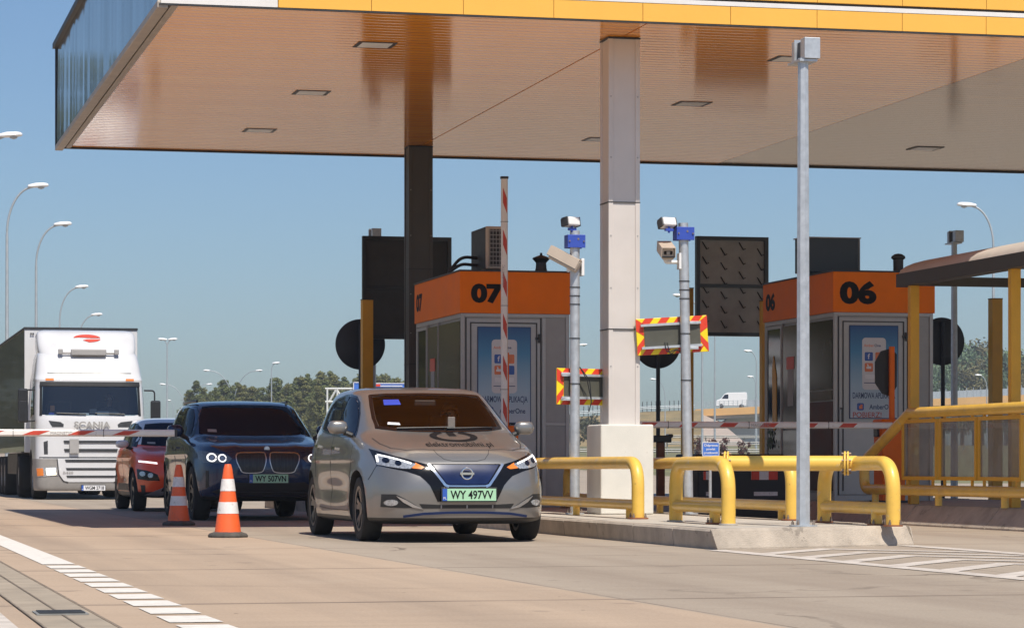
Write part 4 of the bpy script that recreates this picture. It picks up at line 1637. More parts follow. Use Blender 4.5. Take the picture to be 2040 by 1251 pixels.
def flood(label, loc, rz, tilt):
    root = thing('infrared_lamp', label, 'infrared lamp', loc, rz)
    b = MB()
    b.b2((-.085, -.065, .05), (.085, .065, .15))
    bo = b.build('case', M['white_plastic'], root, bevel=.018, seg=3)
    bo.rotation_euler = (tilt, 0, 0)
    b = MB()
    b.b2((-.10, -.05, .045), (-.087, .06, .155)); b.b2((.087, -.05, .045), (.10, .06, .155)); b.b2((-.09, .066, .055), (.09, .085, .145))
    b.build('end_caps', M['dark_metal'], bo, bevel=.006)
    b = MB()
    b.tube([(0, 0, .05), (.0, .0, -.02)], .014, 8)
    b.b2((-.05, -.02, .0), (.05, .02, .03))
    b.build('swivel', M['blue'], root)
    return root


def blue_clamp(parent, h, lean=0):
    b = MB()
    b.b2((lean - .105, -.085, h - .20), (lean + .105, -.068, h - .05))
    b.b2((lean - .105, .068, h - .20), (lean + .105, .085, h - .05))
    b.b2((lean - .105, -.068, h - .20), (lean - .088, .068, h - .05))
    bb = b.build('bracket', M['blue'], parent, bevel=.004)
    b = MB()
    for s in (-1, 1):
        b.tube([(lean + s * .085, -.10, h - .125), (lean + s * .085, .10, h - .125)], .009, 8)
    b.lathe([(.012, -.006), (.012, 0)], (lean + .02, -.085, h - .10), 'y', 10)
    b.build('bolts', M['screws'], bb)


def bullet(label, loc, rz, tilt, plate_dx, hood='cream_plastic', wallplate=True):
    """camera looking along local -y"""
    root = thing('security_camera', label, 'security camera', loc, rz)
    r = Matrix.Rotation(tilt, 3, 'X')
    b = MB()
    b.prism(rrect(.14, .135, .025), (0, -.17, 0), UX0, UZ0, UY0, .36)
    bo = b.build('body', M['cream_plastic'], root, bevel=.006)
    bo.rotation_euler = (tilt, 0, 0)
    b = MB()
    b.prism([(-.082, -.03), (-.075, -.03), (-.072, .074), (.072, .074), (.075, -.03), (.082, -.03), (.08, .084), (-.08, .084)], (0, -.20, 0), UX0, UZ0, UY0, .38)
    b.build('hood', M[hood], bo)
    b = MB()
    b.b2((-.0755, -.195, -.036), (.0755, .175, -.022))
    b.build('hood_lip', M['satin_black'], bo)
    b = MB()
    b.prism(rrect(.10, .042, .012), (0, -.172, .018), UX0, UZ0, (0, -1, 0), .004)
    b.build('window', M['booth_dark'], bo)
    b = MB()
    b.prism(rrect(.04, .035, .008), (0, -.177, .018), UX0, UZ0, (0, -1, 0), .003)
    b.build('lens', M['lens'], bo)
    b = MB()
    b.tube(bendpath([(0, .05, -.06), (0, .05, -.12), (plate_dx, .05, -.12)], .04), .022, 12)
    if wallplate:
        b.b2((plate_dx - .012, -.04, -.20), (plate_dx + .012, .14, -.02))
    b.build('wall_arm', M['white_plastic'], root, smooth=40)
    return root


def warn_board(label, loc, rz, roll, w=.83, h=.42):
    root = thing('warning_board', label, 'warning board', loc, rz)
    root.rotation_euler = (0, roll, rz)
    hw, hh, t = w / 2, h / 2, .075
    b = MB()
    b.b2((-hw, 0, -hh), (hw, .02, hh))
    bo = b.build('board', M['warn_yellow'], root, bevel=.006)
    s = MB()
    # red diagonal bands round the border, built as slanted pieces
    k = -hw
    i = 0
    yv = -.003
    step = .19
    x = -hw + .05
    while x < hw - .02:
        x2 = min(x + .10, hw)
        for z0, z1, sl in ((hh - t, hh, .06), (-hh, -hh + t, .06)):
            q = [(x, z0), (x2, z0), (min(x2 + sl, hw), z1), (min(x + sl, hw), z1)]
            s.add([(u, yv, v) for u, v in q], [(0, 1, 2, 3)])
        x += step
    for x0, x1, d in ((-hw, -hw + t * 1.15, 1), (hw - t * 1.15, hw, -1)):
        zz = [(-hh, -hh * .45, -hh * .05), (hh * .35, hh * .95, hh)]
        s.add([(x0, yv, -hh + (.12 if d < 0 else 0)), (x0, yv, -hh + (.20 if d < 0 else .10)), (x1, yv, -hh + (.10 if d < 0 else .2)), (x1, yv, -hh + (0 if d < 0 else .12))], [(0, 1, 2, 3)])
        s.add([(x0, yv, hh - .20), (x0, yv, hh - .06), (x1, yv, hh), (x1, yv, hh - .14)] if d < 0 else [(x0, yv, hh - .14), (x0, yv, hh), (x1, yv, hh - .06), (x1, yv, hh - .20)], [(0, 1, 2, 3)])
    s.build('red_bands', M['red'], bo, fix=False)
    c = MB()
    c.b2((-hw + t * 1.2, -.012, -hh + t), (hw - t * 1.2, -.004, hh - t))
    c.build('screen_back', mat('screen_back', (.085, .084, .066), .5, metal=.1, var=.15, scale=4), bo)
    c = MB()
    for z in (hh - t - .005, -hh + t + .005):
        c.b2((-hw + .05, -.045, z - .014), (hw - .08, -.012, z + .014))
    c.build('mount_rail', M['galv'], root)
    return root


CP1 = (8.36, 31.72)
h1 = 3.44 - ISL
camera_pole('grey round camera pole left of the front column', CP1[0], CP1[1], h1)
blue_clamp(bpy.data.objects['camera_pole'], h1)
flood('grey infrared lamp on the blue clamp of the left camera pole', (CP1[0] - .04, CP1[1] - .03, 3.44), .45, -.15)
bullet('security camera seen from behind, hanging left on the left camera pole', (CP1[0] - .13, CP1[1] - .02, 3.10), radians(-118), radians(-28), .02, 'cream_plastic', False)
b_ = MB(); b_.box((CP1[0] + .085, CP1[1], 3.02), (.035, .11, .20))
tag(b_.build('junction_box', M['white_plastic'], None, bevel=.008), 'white junction plate strapped to the left camera pole', 'junction box')
CP2 = (9.61, 31.33)
h2 = 3.52 - ISL
cp2 = camera_pole('grey leaning camera pole right of the front column', CP2[0], CP2[1], h2, -.065)
blue_clamp(cp2, h2, -.06)
flood('white infrared lamp on the blue clamp of the right camera pole', (CP2[0] - .25, CP2[1] - .05, 3.42), .25, -.35)
bullet('dark-hooded security camera facing us on the right camera pole', (CP2[0] - .28, CP2[1] - .03, 3.19), radians(-8), radians(16), .16)
p = P(1336, 32.75, 668)
warn_board('larger red and yellow edged warning board on the right camera pole', (p.x + .02, CP2[1] + .09, p.z), radians(-8), radians(-3.5))
wb = warn_board('red and yellow edged warning board half hidden behind the pale column', (CP1[0] + .20, CP1[1] + .10, P(1160, 32.8, 770).z), radians(10), radians(.5))
for cx, cy, s, zz in ((CP2[0], CP2[1], 1, P(1336, 32.75, 668).z), (CP1[0], CP1[1], -1, P(1160, 32.8, 770).z)):
    pass


def straps(x, y, z, s, name_lbl):
    for k, dz in (('upper', .145), ('lower', -.145)):
        b = MB()
        b.b2((min(x, x + s * .16), y + .0, z + dz - .016), (max(x, x + s * .16), y + .085, z + dz + .016))
        tag(b.build('mount_strap', M['galv'], None, bevel=.003), k + ' ' + name_lbl, 'mount strap')


straps(CP2[0] - .04, CP2[1], P(1336, 32.75, 668).z, 1, 'steel strap holding the larger warning board to the right camera pole')
straps(CP1[0], CP1[1], P(1160, 32.8, 770).z, -1, 'steel strap holding the smaller warning board to the left camera pole')
for cx, cy, zz, lb in ((CP2[0] - .05, CP2[1] + .06, 2.10, 'thin blue and white cables drooping below the larger warning board'), (CP1[0] + .10, CP1[1] + .02, 1.72, 'thin black cable looped beside the left camera pole')):
    b_ = MB()
    for k in range(2):
        if cx > 9:
            b_.tube(bendpath([(cx - .22 + k * .03, cy, zz + .05), (cx - .20 + k * .04, cy - .02, zz - .08 - .02 * k), (cx - .08, cy - .03, zz - .02), (cx + .0, cy - .02, zz - .1), (cx + .005, cy - .02, zz - 1.0)], .05), .006, 6)
        else:
            b_.tube(bendpath([(cx - .05, cy - .05, zz + .15), (cx + .04 + k * .03, cy - .05, zz - .0), (cx + .09, cy - .05, zz - .25), (cx + .06, cy - .05, zz - .36)], .06), .006, 6)
    tag(b_.build('cable', M['satin_black'], None, smooth=40), lb, 'cable')


def sign_board(label, px0, px1, py0, py1, d, hooks=False, legs=(0, 0)):
    a, b = P(px0, d, py1), P(px1, d, py0)
    x0, x1 = a.x, b.x
    yy = (a.y + b.y) / 2
    cx = (x0 + x1) / 2
    w = (px1 - px0) / F * d / cos(A)
    z0, z1 = a.z, b.z
    h = z1 - z0
    root = thing('sign_board', label, 'sign board', (cx, yy, 0), 0, 'dark sign boards seen from behind')
    p = MB(); p.b2((-w / 2 + .03, 0, z0 + .03), (w / 2 - .03, .03, z1 - .03)); pn = p.build('back_panel', M['sign_back_light' if hooks else 'sign_back'], root)
    f = MB()
    for q in ((-w / 2, z0, -w / 2 + .06, z1), (w / 2 - .06, z0, w / 2, z1), (-w / 2 + .06, z1 - .06, w / 2 - .06, z1), (-w / 2 + .06, z0, w / 2 - .06, z0 + .06), (-w / 2 + .06, (z0 + z1) / 2 - .02, w / 2 - .06, (z0 + z1) / 2 + .035)):
        f.b2((q[0], -.045, q[1]), (q[2], .05, q[3]))
    f.build('frame', M['satin_black'], root)
    l = MB()
    for s in legs:
        l.b2((s * w / 2 - .03, .05, 0), (s * w / 2 + .03, .11, z1 - .1))
    l.build('leg', M['satin_black'], root)
    if hooks:
        for i in range(4):
            for j in range(7):
                x = -w / 2 + .16 + i * .31
                z = z1 - .16 - j * .235 - (i % 2) * .09
                if z < z0 + .12: continue
                k = MB()
                k.tube([(x - .05, -.006, z + .07), (x + .02, -.02, z - .05), (x + .05, -.035, z - .03)], .010, 6)
                k.build('hook', M['black'], pn)
    return root


sign_board('tall dark sign board seen from behind, left of booth 07', 723, 898, 472, 676, 45.8, False, (-.78, .80))
sign_board('dark sign board with rows of hooks on its back, left of booth 06', 1385, 1531, 472, 670, 46.0, True, (.94,))


def round_sign(label, px, py, r, d, g):
    c = P(px, d, py)
    root = thing('round_sign', label, 'round sign', (c.x, c.y, 0), 0, g)
    s = MB(); s.lathe([(r - .01, 0), (r, .006), (r, .02), (r - .01, .026)], (0, 0, c.z), 'y', 48); s.build('disc', M['round_back'], root, smooth=40)
    s = MB(); s.tube([(0, -.03, 0), (0, -.03, c.z + r * .8)], .035, 12)
    s.build('pole', M['round_back'], root, smooth=40)
    return root


GS = 'round signs seen from behind'
round_sign('dark round sign back behind the yellow post at the left', 718, 686, .41, 46.2, GS)
round_sign('dark round sign back below the larger warning board', 1310, 686, .40, 47.0, GS)
round_sign('dark round sign back beside the right shelter post', 1877, 680, .40, 47.5, GS)


def yellow_post(label, px, py, d, w=.17):
    c = P(px, d, py)
    root = thing('yellow_post', label, 'yellow post', (c.x, c.y, 0), 0, 'square yellow lane posts behind the booths')
    b = MB(); b.b2((-w / 2, -w / 2, 0), (w / 2, w / 2, c.z)); b.build('post', M['deep_yellow'], root, bevel=.004)
    b = MB(); b.b2((-w / 2 - .004, -w / 2 - .004, c.z), (w / 2 + .004, w / 2 + .004, c.z + .012)); b.build('cap', M['dark_metal'], root)
    return root


yellow_post('square yellow post in front of the left round sign', 731, 598, 44.6)
yellow_post('shaded yellow post behind the right camera pole', 1369, 575, 46.5)
yellow_post('shaded yellow post at the left corner of booth 06', 1524, 600, 45.2, .14)
yellow_post('shaded yellow post between the shelter posts', 1983, 596, 46.5, .18)

# blue notice, box on a post, crash block
p = P(1416, 33.6, 905)
ns = thing('notice_sign', 'small blue notice sign with white lettering behind the yellow tubes', 'sign', (p.x, p.y, ISL))
b_ = MB(); b_.b2((-.105, 0, p.z - ISL - .02), (.105, .012, p.z - ISL + .145)); bo_ = b_.build('board', M['sign_blue'], ns, bevel=.004)
b_ = MB(); b_.tube([(0, .025, 0), (0, .025, p.z - ISL + .1)], .018, 10); b_.build('post', M['galv'], ns)
b_ = MB()
for q in ((-.105, -.02, .105, -.012), (-.105, .137, .105, .145), (-.105, -.012, -.098, .137), (.098, -.012, .105, .137)):
    b_.b2((q[0], -.003, p.z - ISL + q[1]), (q[2], 0, p.z - ISL + q[3]))
b_.build('border', M['plate_white'], bo_)
tt = MB()
for k, s in enumerate(('Odprawa', 'powiat', 'pruszkowski')):
    text_mb(s, (0, -.004, p.z - ISL + .095 - k * .044), UX0, UZ0, .028, (.17, .11, .17)[k], .02, 'c', tt)
tt.build('lettering', M['plate_white'], bo_, fix=False)
p = P(1316, 41.0, 874)
rd_ = thing('reader_post', 'black reader box on a short brown post behind the white block', 'reader post', (p.x, p.y, ISL))
b_ = MB(); b_.b2((-.05, -.05, 0), (.05, .05, p.z - ISL - .05)); b_.build('post', M['rust'], rd_)
b_ = MB(); b_.b2((-.13, -.1, p.z - ISL - .05), (.14, .1, p.z - ISL + .05)); b_.b2((.09, -.11, p.z - ISL + .02), (.16, .05, p.z - ISL + .07)); b_.build('reader', M['satin_black'], rd_, bevel=.015)
a, b = P(1400, 39.0, 1000), P(1545, 39.0, 905)
cb_ = thing('crash_block', 'low black crash block with red and white marker plates in lane 06', 'crash block', ((a.x + b.x) / 2 + .1, a.y, 0))
w = 1.3
b_ = MB(); b_.prism([(0, 0), (0, .72), (.15, .90), (1.1, .90), (1.1, 0)], (-w / 2, 0, 0), UY0, UZ0, UX0, w); cm = b_.build('block', M['black'], cb_, bevel=.03)
for xx, ww in ((-.52, .12), (.30, .38)):
    b_ = MB(); b_.b2((xx - ww / 2, -.014, .545), (xx + ww / 2, -.002, .66)); pl_ = b_.build('marker_plate', M['cone_white'], cm)
    b_ = MB(); b_.b2((xx - ww / 2, -.018, .545), (xx - ww / 2 + ww * .3, -.014, .66)); b_.build('red_band', M['red'], pl_); b_ = MB(); b_.b2((xx + ww / 2 - ww * .34, -.018, .545), (xx + ww / 2, -.014, .66)); b_.build('red_band', M['red'], pl_)
    b_ = MB(); b_.b2((xx - ww / 2 + .04, -.014, .325), (xx + ww / 2, -.002, .38)); b_.build('white_plate', M['cone_white'], cm)


# ------------------------------------------------------------- traffic cones
def cone(label, loc, rz, lean=0):
    root = thing('traffic_cone', label, 'traffic cone', loc, rz, 'orange and white traffic cones')
    b = MB()
    n = 8
    pr = []
    for r, z in ((.205, 0), (.21, .02), (.195, .04), (.14, .058)):
        for k in range(n):
            a = 2 * pi * (k + .5) / n
            pr.append((r * cos(a), r * sin(a), z))
    fs = [tuple(reversed(range(n)))]
    for i in range(3):
        for k in range(n):
            fs.append((i * n + k, i * n + (k + 1) % n, (i + 1) * n + (k + 1) % n, (i + 1) * n + k))
    b.add(pr, fs)
    b.build('base', M['cone_rubber'], root, bevel=.006)
    R0 = lambda z: .137 - (z - .045) * .142 if z < .2 else .115 - (z - .2) * .138
    zs = [.045, .245, .355, .475, .60, .70, .74, .755]
    body = MB()
    body.lathe([(R0(z), z) for z in (.045, .15, .245, .355, .475, .60, .70)] + [(.036, .735), (.030, .75), (.020, .75), (.018, .70)], (0, 0, 0), 'z', 32)
    bo = body.build('cone', M['cone_orange'], root, smooth=40)
    for z0, z1 in ((.245, .362), (.475, .598)):
        w = MB()
        w.lathe([(R0(z0) + .0035, z0), (R0(z1) + .0035, z1), (R0(z1) - .004, z1), (R0(z0) - .004, z0)], (0, 0, 0), 'z', 32, closed=True)
        w.build('white_band', M['cone_white'], bo, smooth=40)
    return root


p = G(454, 1070)
cone('sunlit orange and white traffic cone nearest the camera', (p.x, p.y, 0), .1)
p = G(356, 1046)
cone('shaded orange and white traffic cone in front of the dark SUV wheel', (p.x, p.y, 0), .5)
# ------------------------------------------------------------- street lamps
def lamp(label, head, pole, z=12.0, double=None, g='street lamps', scale=1.0):
    hx, hy = head
    d = F * (z - H) / (HZ - hy)
    base = P(pole, d, HZ)
    y0 = base.y
    zb = terr(y0)
    root = thing('street_lamp', label, 'street lamp', (base.x, base.y, zb), -A, g)
    s = 1 if hx > pole else -1
    reach = abs(hx - pole) / F * d
    zh = z - zb
    p = MB()
    p.tube([(0, 0, 0), (0, 0, zh * .5), (0, 0, zh - reach * 1.5)], [.09, .07, .055], 10)
    p.build('pole', M['galv_lamp'], root, smooth=50)
    sides_ = [(s, reach)]
    if double is not None:
        sides_.append((-s, abs(double - pole) / F * d))
    for sg, rc in sides_:
        a = MB()
        e0 = rc * .85
        pth = [(sg * e0 * (1 - cos(t * pi / 24)), 0, zh - reach * 1.5 * (1 - sin(t * pi / 24))) for t in range(13)]
        a.tube(pth + [(sg * (rc - .3), 0, zh + .03)], .045, 8)
        a.build('arm', M['galv_lamp'], root, smooth=50)
        h = MB()
        vs, fs = [], []
        prof = [(-.42, .06, .05), (-.38, .11, .09), (-.1, .16, .14), (.20, .17, .13), (.36, .14, .10), (.42, .06, .05)]
        n = 10
        for x, w, t in prof:
            for k in range(n):
                q = 2 * pi * k / n
                vs.append((sg * (rc + x), w * cos(q), zh + .04 + t * (sin(q) if sin(q) > 0 else .45 * sin(q)) + .06 * x))
        for i in range(len(prof) - 1):
            for k in range(n):
                fs.append((i * n + k, i * n + (k + 1) % n, (i + 1) * n + (k + 1) % n, (i + 1) * n + k))
        fs += [tuple(range(n)), tuple((len(prof) - 1) * n + k for k in range(n))]
        h.add(vs, fs)
        ho = h.build('lamp_head', M['lamp_white'], root, smooth=50)
        l = MB()
        l.lathe([(.001, -.10), (.12, -.06), (.15, 0)], (sg * (rc + .12), 0, zh + .01), 'z', 14)
        l.build('lens', M['galv_lamp'], ho, smooth=50)
    return root


lamp('street lamp whose head alone enters at the left frame edge', (20, 273), -36)
lamp('curved street lamp behind the lorry, second from the left frame edge', (76, 373), 14)
lamp('curved street lamp above the lorry roof, third from the left frame edge', (125, 449), 72)
lamp('curved street lamp above the lorry, fourth from the left frame edge', (163, 573), 119)
lamp('curved street lamp just over the lorry roof edge, fifth from the left', (193, 628), 156)
lamp('tall distant street lamp with two small heads right of the lorry', (344, 677), 333, 12, 324)
lamp('two-armed street lamp before the pines, right of the SUV roof', (516, 739), 465, 12, 412)
lamp('two-armed street lamp farther back behind the SUV roof', (417, 766), 372, 12, 324)
lamp('short far street lamp with one head beside the lorry mirror', (336, 798), 345)
lamp('faint far street lamp above the pine tops', (550, 724), 541)
lamp('curved street lamp above the shelter roof', (1926, 411), 1979)
lamp('far street lamp hidden by the right camera pole', (1353, 590), 1399)
lamp('far street lamp left of booth 06', (1490, 700), 1507)
lamp('far street lamp just below another, left of booth 06', (1495, 751), 1505)
lamp('far street lamp between the column and the sign pole', (1301, 756), 1325)
lamp('far street lamp between booth 07 and the pale column', (1161, 688), 1133)
lamp('far street lamp pole in the gap under the hooked sign board', (1400, 640), 1424)
lamp('far street lamp before the trees at the right', (1949, 748), 1966)


# ------------------------------------------------------------- trees
def foliage(name, c0, c1):
    m = bpy.data.materials.new(name)
    N, L, b = nodes_of(m)
    tc = N.new('ShaderNodeTexCoord')
    n = N.new('ShaderNodeTexNoise')
    n.inputs['Scale'].default_value, n.inputs['Detail'].default_value = .9, 6
    L.new(tc.outputs['Object'], n.inputs[0])
    r = N.new('ShaderNodeValToRGB')
    r.color_ramp.elements[0].position, r.color_ramp.elements[1].position = .35, .68
    r.color_ramp.elements[0].color, r.color_ramp.elements[1].color = (*c0, 1), (*c1, 1)
    L.new(n.outputs[0], r.inputs[0])
    L.new(r.outputs[0], b.inputs['Base Color'])
    b.inputs['Roughness'].default_value = .75
    b.inputs['Specular IOR Level'].default_value = .2
    return m


F_PINE = foliage('pine_needles', (.075, .098, .034), (.185, .20, .075))
F_PINE2 = foliage('pine_needles_olive', (.10, .108, .036), (.225, .215, .082))
F_LEAF = foliage('leaves_green', (.075, .12, .065), (.17, .235, .12))
F_LEAF2 = foliage('leaves_olive', (.10, .095, .040), (.20, .175, .080))
F_RED = foliage('leaves_red', (.05, .018, .016), (.12, .045, .035))
F_DRY = foliage('shrub_grey_green', (.05, .055, .03), (.13, .125, .075))
BARK = mat('bark', (.12, .08, .055), .9, var=.3, scale=3)


def crown_mesh(name, kind, seed, m):
    """unit tree, 1 m tall: limbs carry clumps of small leaf faces"""
    r = random.Random(seed)
    v, f = [], []

    def leafs(c, rad, n, sz, flat=1.0):
        for _ in range(n):
            d = Vector((r.gauss(0, 1), r.gauss(0, 1), r.gauss(0, 1) * flat)).normalized() * rad * (r.random() ** .45)
            p = c + d
            nrm = (d.normalized() + Vector((r.gauss(0, .7), r.gauss(0, .7), r.gauss(0, .7) + .25))).normalized()
            t = nrm.cross(Vector((r.gauss(0, 1), r.gauss(0, 1), r.gauss(0, 1)))).normalized()
            q = nrm.cross(t)
            s = sz * r.uniform(.6, 1.4)
            i = len(v)
            v.extend([p - t * s - q * s * .55, p + t * s - q * s * .45, p + t * s * .9 + q * s * .5, p - t * s * .8 + q * s * .6])
            f.append((i, i + 1, i + 2, i + 3))
    if kind == 'pine':
        lean = Vector((r.uniform(-.03, .03), r.uniform(-.03, .03), 0))
        n = 46
        for i in range(n):
            t = i / (n - 1)
            z = .10 + .88 * t
            w = .27 * (1 - t) ** .75 * (.55 + .45 * min(1, t * 4 + .3)) + .012
            a = r.uniform(0, 2 * pi)
            k = w * r.uniform(.35, 1.12)
            c = Vector((cos(a) * k, sin(a) * k, z + r.uniform(-.02, .02))) + lean * z
            leafs(c, .075 * (1.15 - .6 * t) * r.uniform(.7, 1.25), 110, .0105, .75)
        leafs(Vector((0, 0, .97)) + lean, .018, 18, .008, 2.2)
        leafs(Vector((0, 0, .55)), .15, 260, .018, 2.4)
    elif kind == 'leaf':
        for i in range(30):
            a = r.uniform(0, 2 * pi)
            t = r.random()
            z = .20 + .72 * t
            w = .27 * math.sqrt(max(.02, 1 - ((z - .52) / .48) ** 2))
            k = w * math.sqrt(r.random()) * 1.05
            leafs(Vector((cos(a) * k, sin(a) * k, z)), r.uniform(.07, .125), 120, .0125, .8)
    else:
        for i in range(12):
            a = r.uniform(0, 2 * pi)
            k = .34 * math.sqrt(r.random())
            leafs(Vector((cos(a) * k, sin(a) * k, r.uniform(.25, .85))), r.uniform(.10, .2), 45, .032, .9)
    me = bpy.data.meshes.new(name)
    me.from_pydata([tuple(p) for p in v], [], f)
    me.materials.append(m)
    return me


def trunk_mesh(kind, seed):
    r = random.Random(seed)
    mb = MB()
    h = .9 if kind == 'pine' else .6
    mb.tube([(0, 0, -.02), (r.uniform(-.01, .01), 0, h * .5), (0, r.uniform(-.01, .01), h)], [.014, .010, .003], 7)
    for i in range(9):
        z = r.uniform(.25, h * .9)
        a = r.uniform(0, 2 * pi)
        l = r.uniform(.06, .16)
        mb.tube([(0, 0, z), (cos(a) * l, sin(a) * l, z + .05)], [.005, .002], 5)
    me = bpy.data.meshes.new('trunk')
    me.from_pydata([tuple(p) for p in mb.v], [], mb.f)
    me.materials.append(BARK)
    return me


CR = {}
for i in range(4):
    CR['pine%d' % i] = (crown_mesh('crown', 'pine', 10 + i, F_PINE if i % 2 else F_PINE2), trunk_mesh('pine', i))
for i in range(4):
    CR['leaf%d' % i] = (crown_mesh('crown', 'leaf', 30 + i, F_LEAF2 if i == 3 else F_LEAF), trunk_mesh('leaf', i))
for i in range(2):
    CR['bush%d' % i] = (crown_mesh('crown', 'bush', 50 + i, F_DRY), trunk_mesh('bush', i))
    CR['red%d' % i] = (crown_mesh('crown', 'bush', 60 + i, F_RED), trunk_mesh('leaf', i))


def tree(kind, px, ytop, d, label, g, name='tree', cat='tree', zb=None, wide=1.0):
    p = P(px, d, ytop)
    z0 = terr(p.y) if zb is None else zb
    h = p.z - z0
    root = thing(name, label, cat, (p.x, p.y, z0), R.uniform(0, 6.28), g)
    for nm, me in zip(('crown', 'trunk'), CR[kind]):
        o = bpy.data.objects.new(nm, me)
        COL.objects.link(o)
        o.parent = root
        o.scale = (h * wide, h * wide, h)
    return root


def prof(pts, x):
    for (a, b), (c, e) in zip(pts, pts[1:]):
        if a <= x <= c:
            return b + (e - b) * (x - a) / (c - a)
    return pts[-1][1]


PT = [(300, 850), (372, 800), (388, 768), (430, 768), (470, 756), (520, 768), (560, 758), (600, 744), (650, 742), (700, 752), (760, 742), (815, 752), (900, 770), (1000, 785), (1100, 800)]
lbl_p = 'pine of the dense wood behind the SUV, its crown lost among its neighbours'
x = 385
row = 0
spots = []
for row, (d, st, dy) in enumerate(((345, 13, 0), (328, 16, 13), (305, 19, 34))):
    x = 384 + row * 11
    while x < 1010 - row * 60:
        spots.append((x + R.uniform(-6, 6), prof(PT, x) + dy + R.uniform(-9, 16), d + R.uniform(-8, 8)))
        x += st
for i, (x, yt, d) in enumerate(spots):
    tree('pine%d' % (i % 4), x, yt, d, lbl_p, 'pines of the wood behind the SUV', 'pine_tree', 'pine tree', None, R.uniform(1.05, 1.45))
TR = [(1840, 672), (1880, 668), (1930, 672), (1970, 684), (2000, 692), (2040, 690), (2140, 690)]
lbl_t = 'leafy tree of the wood behind the overpass at the right'
i = 0
for row, (d, st, dy) in enumerate(((500, 21, 0), (478, 25, 22), (462, 30, 48))):
    x = 1836 + row * 9
    while x < 2110:
        tree('leaf%d' % ((i * 7 + row) % 4), x + R.uniform(-4, 4), prof(TR, min(max(x, 1840), 2139)) + dy + R.uniform(-8, 10), d + R.uniform(-6, 6), lbl_t, 'trees of the wood behind the overpass', 'leafy_tree', 'tree', None, R.uniform(.8, 1.05))
        x += st
        i += 1
for k, (x, yt, d) in enumerate(((1108, 812, 352), (1128, 826, 338), (1150, 815, 350), (1172, 830, 336), (1192, 818, 352), (1140, 850, 322), (1180, 856, 320), (1212, 828, 346), (1115, 855, 318))):
    tree('bush%d' % (k % 2), x, yt, d, 'grey-green shrub on the bank between booth 07 and the column', 'shrubs on the bank behind booth 07', 'shrub', 'shrub')
for k, (x, yt, d) in enumerate(((1393, 866, 215), (1432, 862, 212), (1424, 872, 216), (1482, 870, 208))):
    tree('red%d' % (k % 2), x, yt, d, ['dark red young shrub just right of the leaning camera pole', 'taller dark red shrub above the blue notice sign', 'lower dark red shrub behind the blue notice sign', 'dark red shrub standing alone left of booth 06'][k], 'dark red shrubs before the embankment', 'shrub', 'shrub', terr(205) - .1, .8)

# ------------------------------------------------------------- overpass
OD = 420.0
def opx(x):
    return 816 + (x - 1385) * (-30 / 675)


ov = thing('overpass', 'motorway overpass with yellow edge beam, pale abutment and steel railing', 'bridge', P(1385, OD, 900).to_tuple())
base = Vector(ov.location)
ox = Vector((cos(A), -sin(A), 0))    # along the deck
oy = Vector((sin(A), cos(A), 0))


def deckbox(mb, x0, x1, up0, up1, d0, d1, mi=0):
    """piece of deck between photo columns x0..x1, heights relative to the deck edge line"""
    vs = []
    for x in (x0, x1):
        q = P(x, OD, opx(x))
        for dd in (d0, d1):
            for u in (up0, up1):
                vs.append(q + oy * dd + Vector((0, 0, u)) - base)
    mb.add(vs, [(0, 1, 3, 2), (4, 6, 7, 5), (0, 4, 5, 1), (2, 3, 7, 6), (0, 2, 6, 4), (1, 5, 7, 3)], mi)


b_ = MB(); deckbox(b_, 1385, 2400, -1.0, .05, 0, .5); b_.build('edge_beam', mat('bridge_yellow', (.62, .36, .13), .6, var=.08, scale=.5), ov)
b_ = MB(); deckbox(b_, 1385, 2400, -1.5, -.15, .5, 11); b_.build('deck', M['concrete'], ov)
b_ = MB()
for x in range(1388, 2400, 9):
    deckbox(b_, x, x + 1.2, .05, 1.15, .1, .2)
for u in (.45, .75, 1.05):
    deckbox(b_, 1385, 2400, u - .03, u + .03, .1, .16)
b_.build('railing', M['galv_lamp'], ov)
b_ = MB()
for x in range(1500, 2400, 14):
    deckbox(b_, x, x + 1.0, .05, 1.7, 10.6, 10.7)
deckbox(b_, 1500, 2400, .2, 1.25, 10.6, 10.65)
b_.build('mesh_screen', mat('mesh_screen', (.30, .34, .37), .6, var=.1), ov)
b_ = MB()
wl = [P(1432, OD + 4, 846), P(1450, OD + 4, 834), P(1600, OD + 4, 828), P(1600, OD + 4, 905), P(1520, OD + 4, 905)]
b_.add([w - base for w in wl] + [w - base + oy * 5 for w in wl], [(0, 1, 2, 3, 4), (9, 8, 7, 6, 5), (0, 5, 6, 1), (1, 6, 7, 2), (2, 7, 8, 3), (3, 8, 9, 4), (4, 9, 5, 0)])
b_.build('abutment', mat('abutment_concrete', (.50, .51, .53), .85, var=.05, scale=.3), ov)
b_ = MB()
cn_ = [P(1330, OD - 34, 905), P(1516, OD - 26, 908), P(1432, OD + 2, 838), P(1395, OD - 1, 824), P(1352, OD - 2, 826)]
b_.add([w - base for w in cn_] + [w - base + Vector((0, 0, -6)) + oy * 12 for w in cn_], [(0, 1, 2, 3, 4), (9, 8, 7, 6, 5)] + [(i, (i + 1) % 5, 5 + (i + 1) % 5, 5 + i) for i in range(5)])
b_.build('paved_slope', mat('slope_paving', (.40, .325, .27), .9, var=.08, scale=.4), ov)
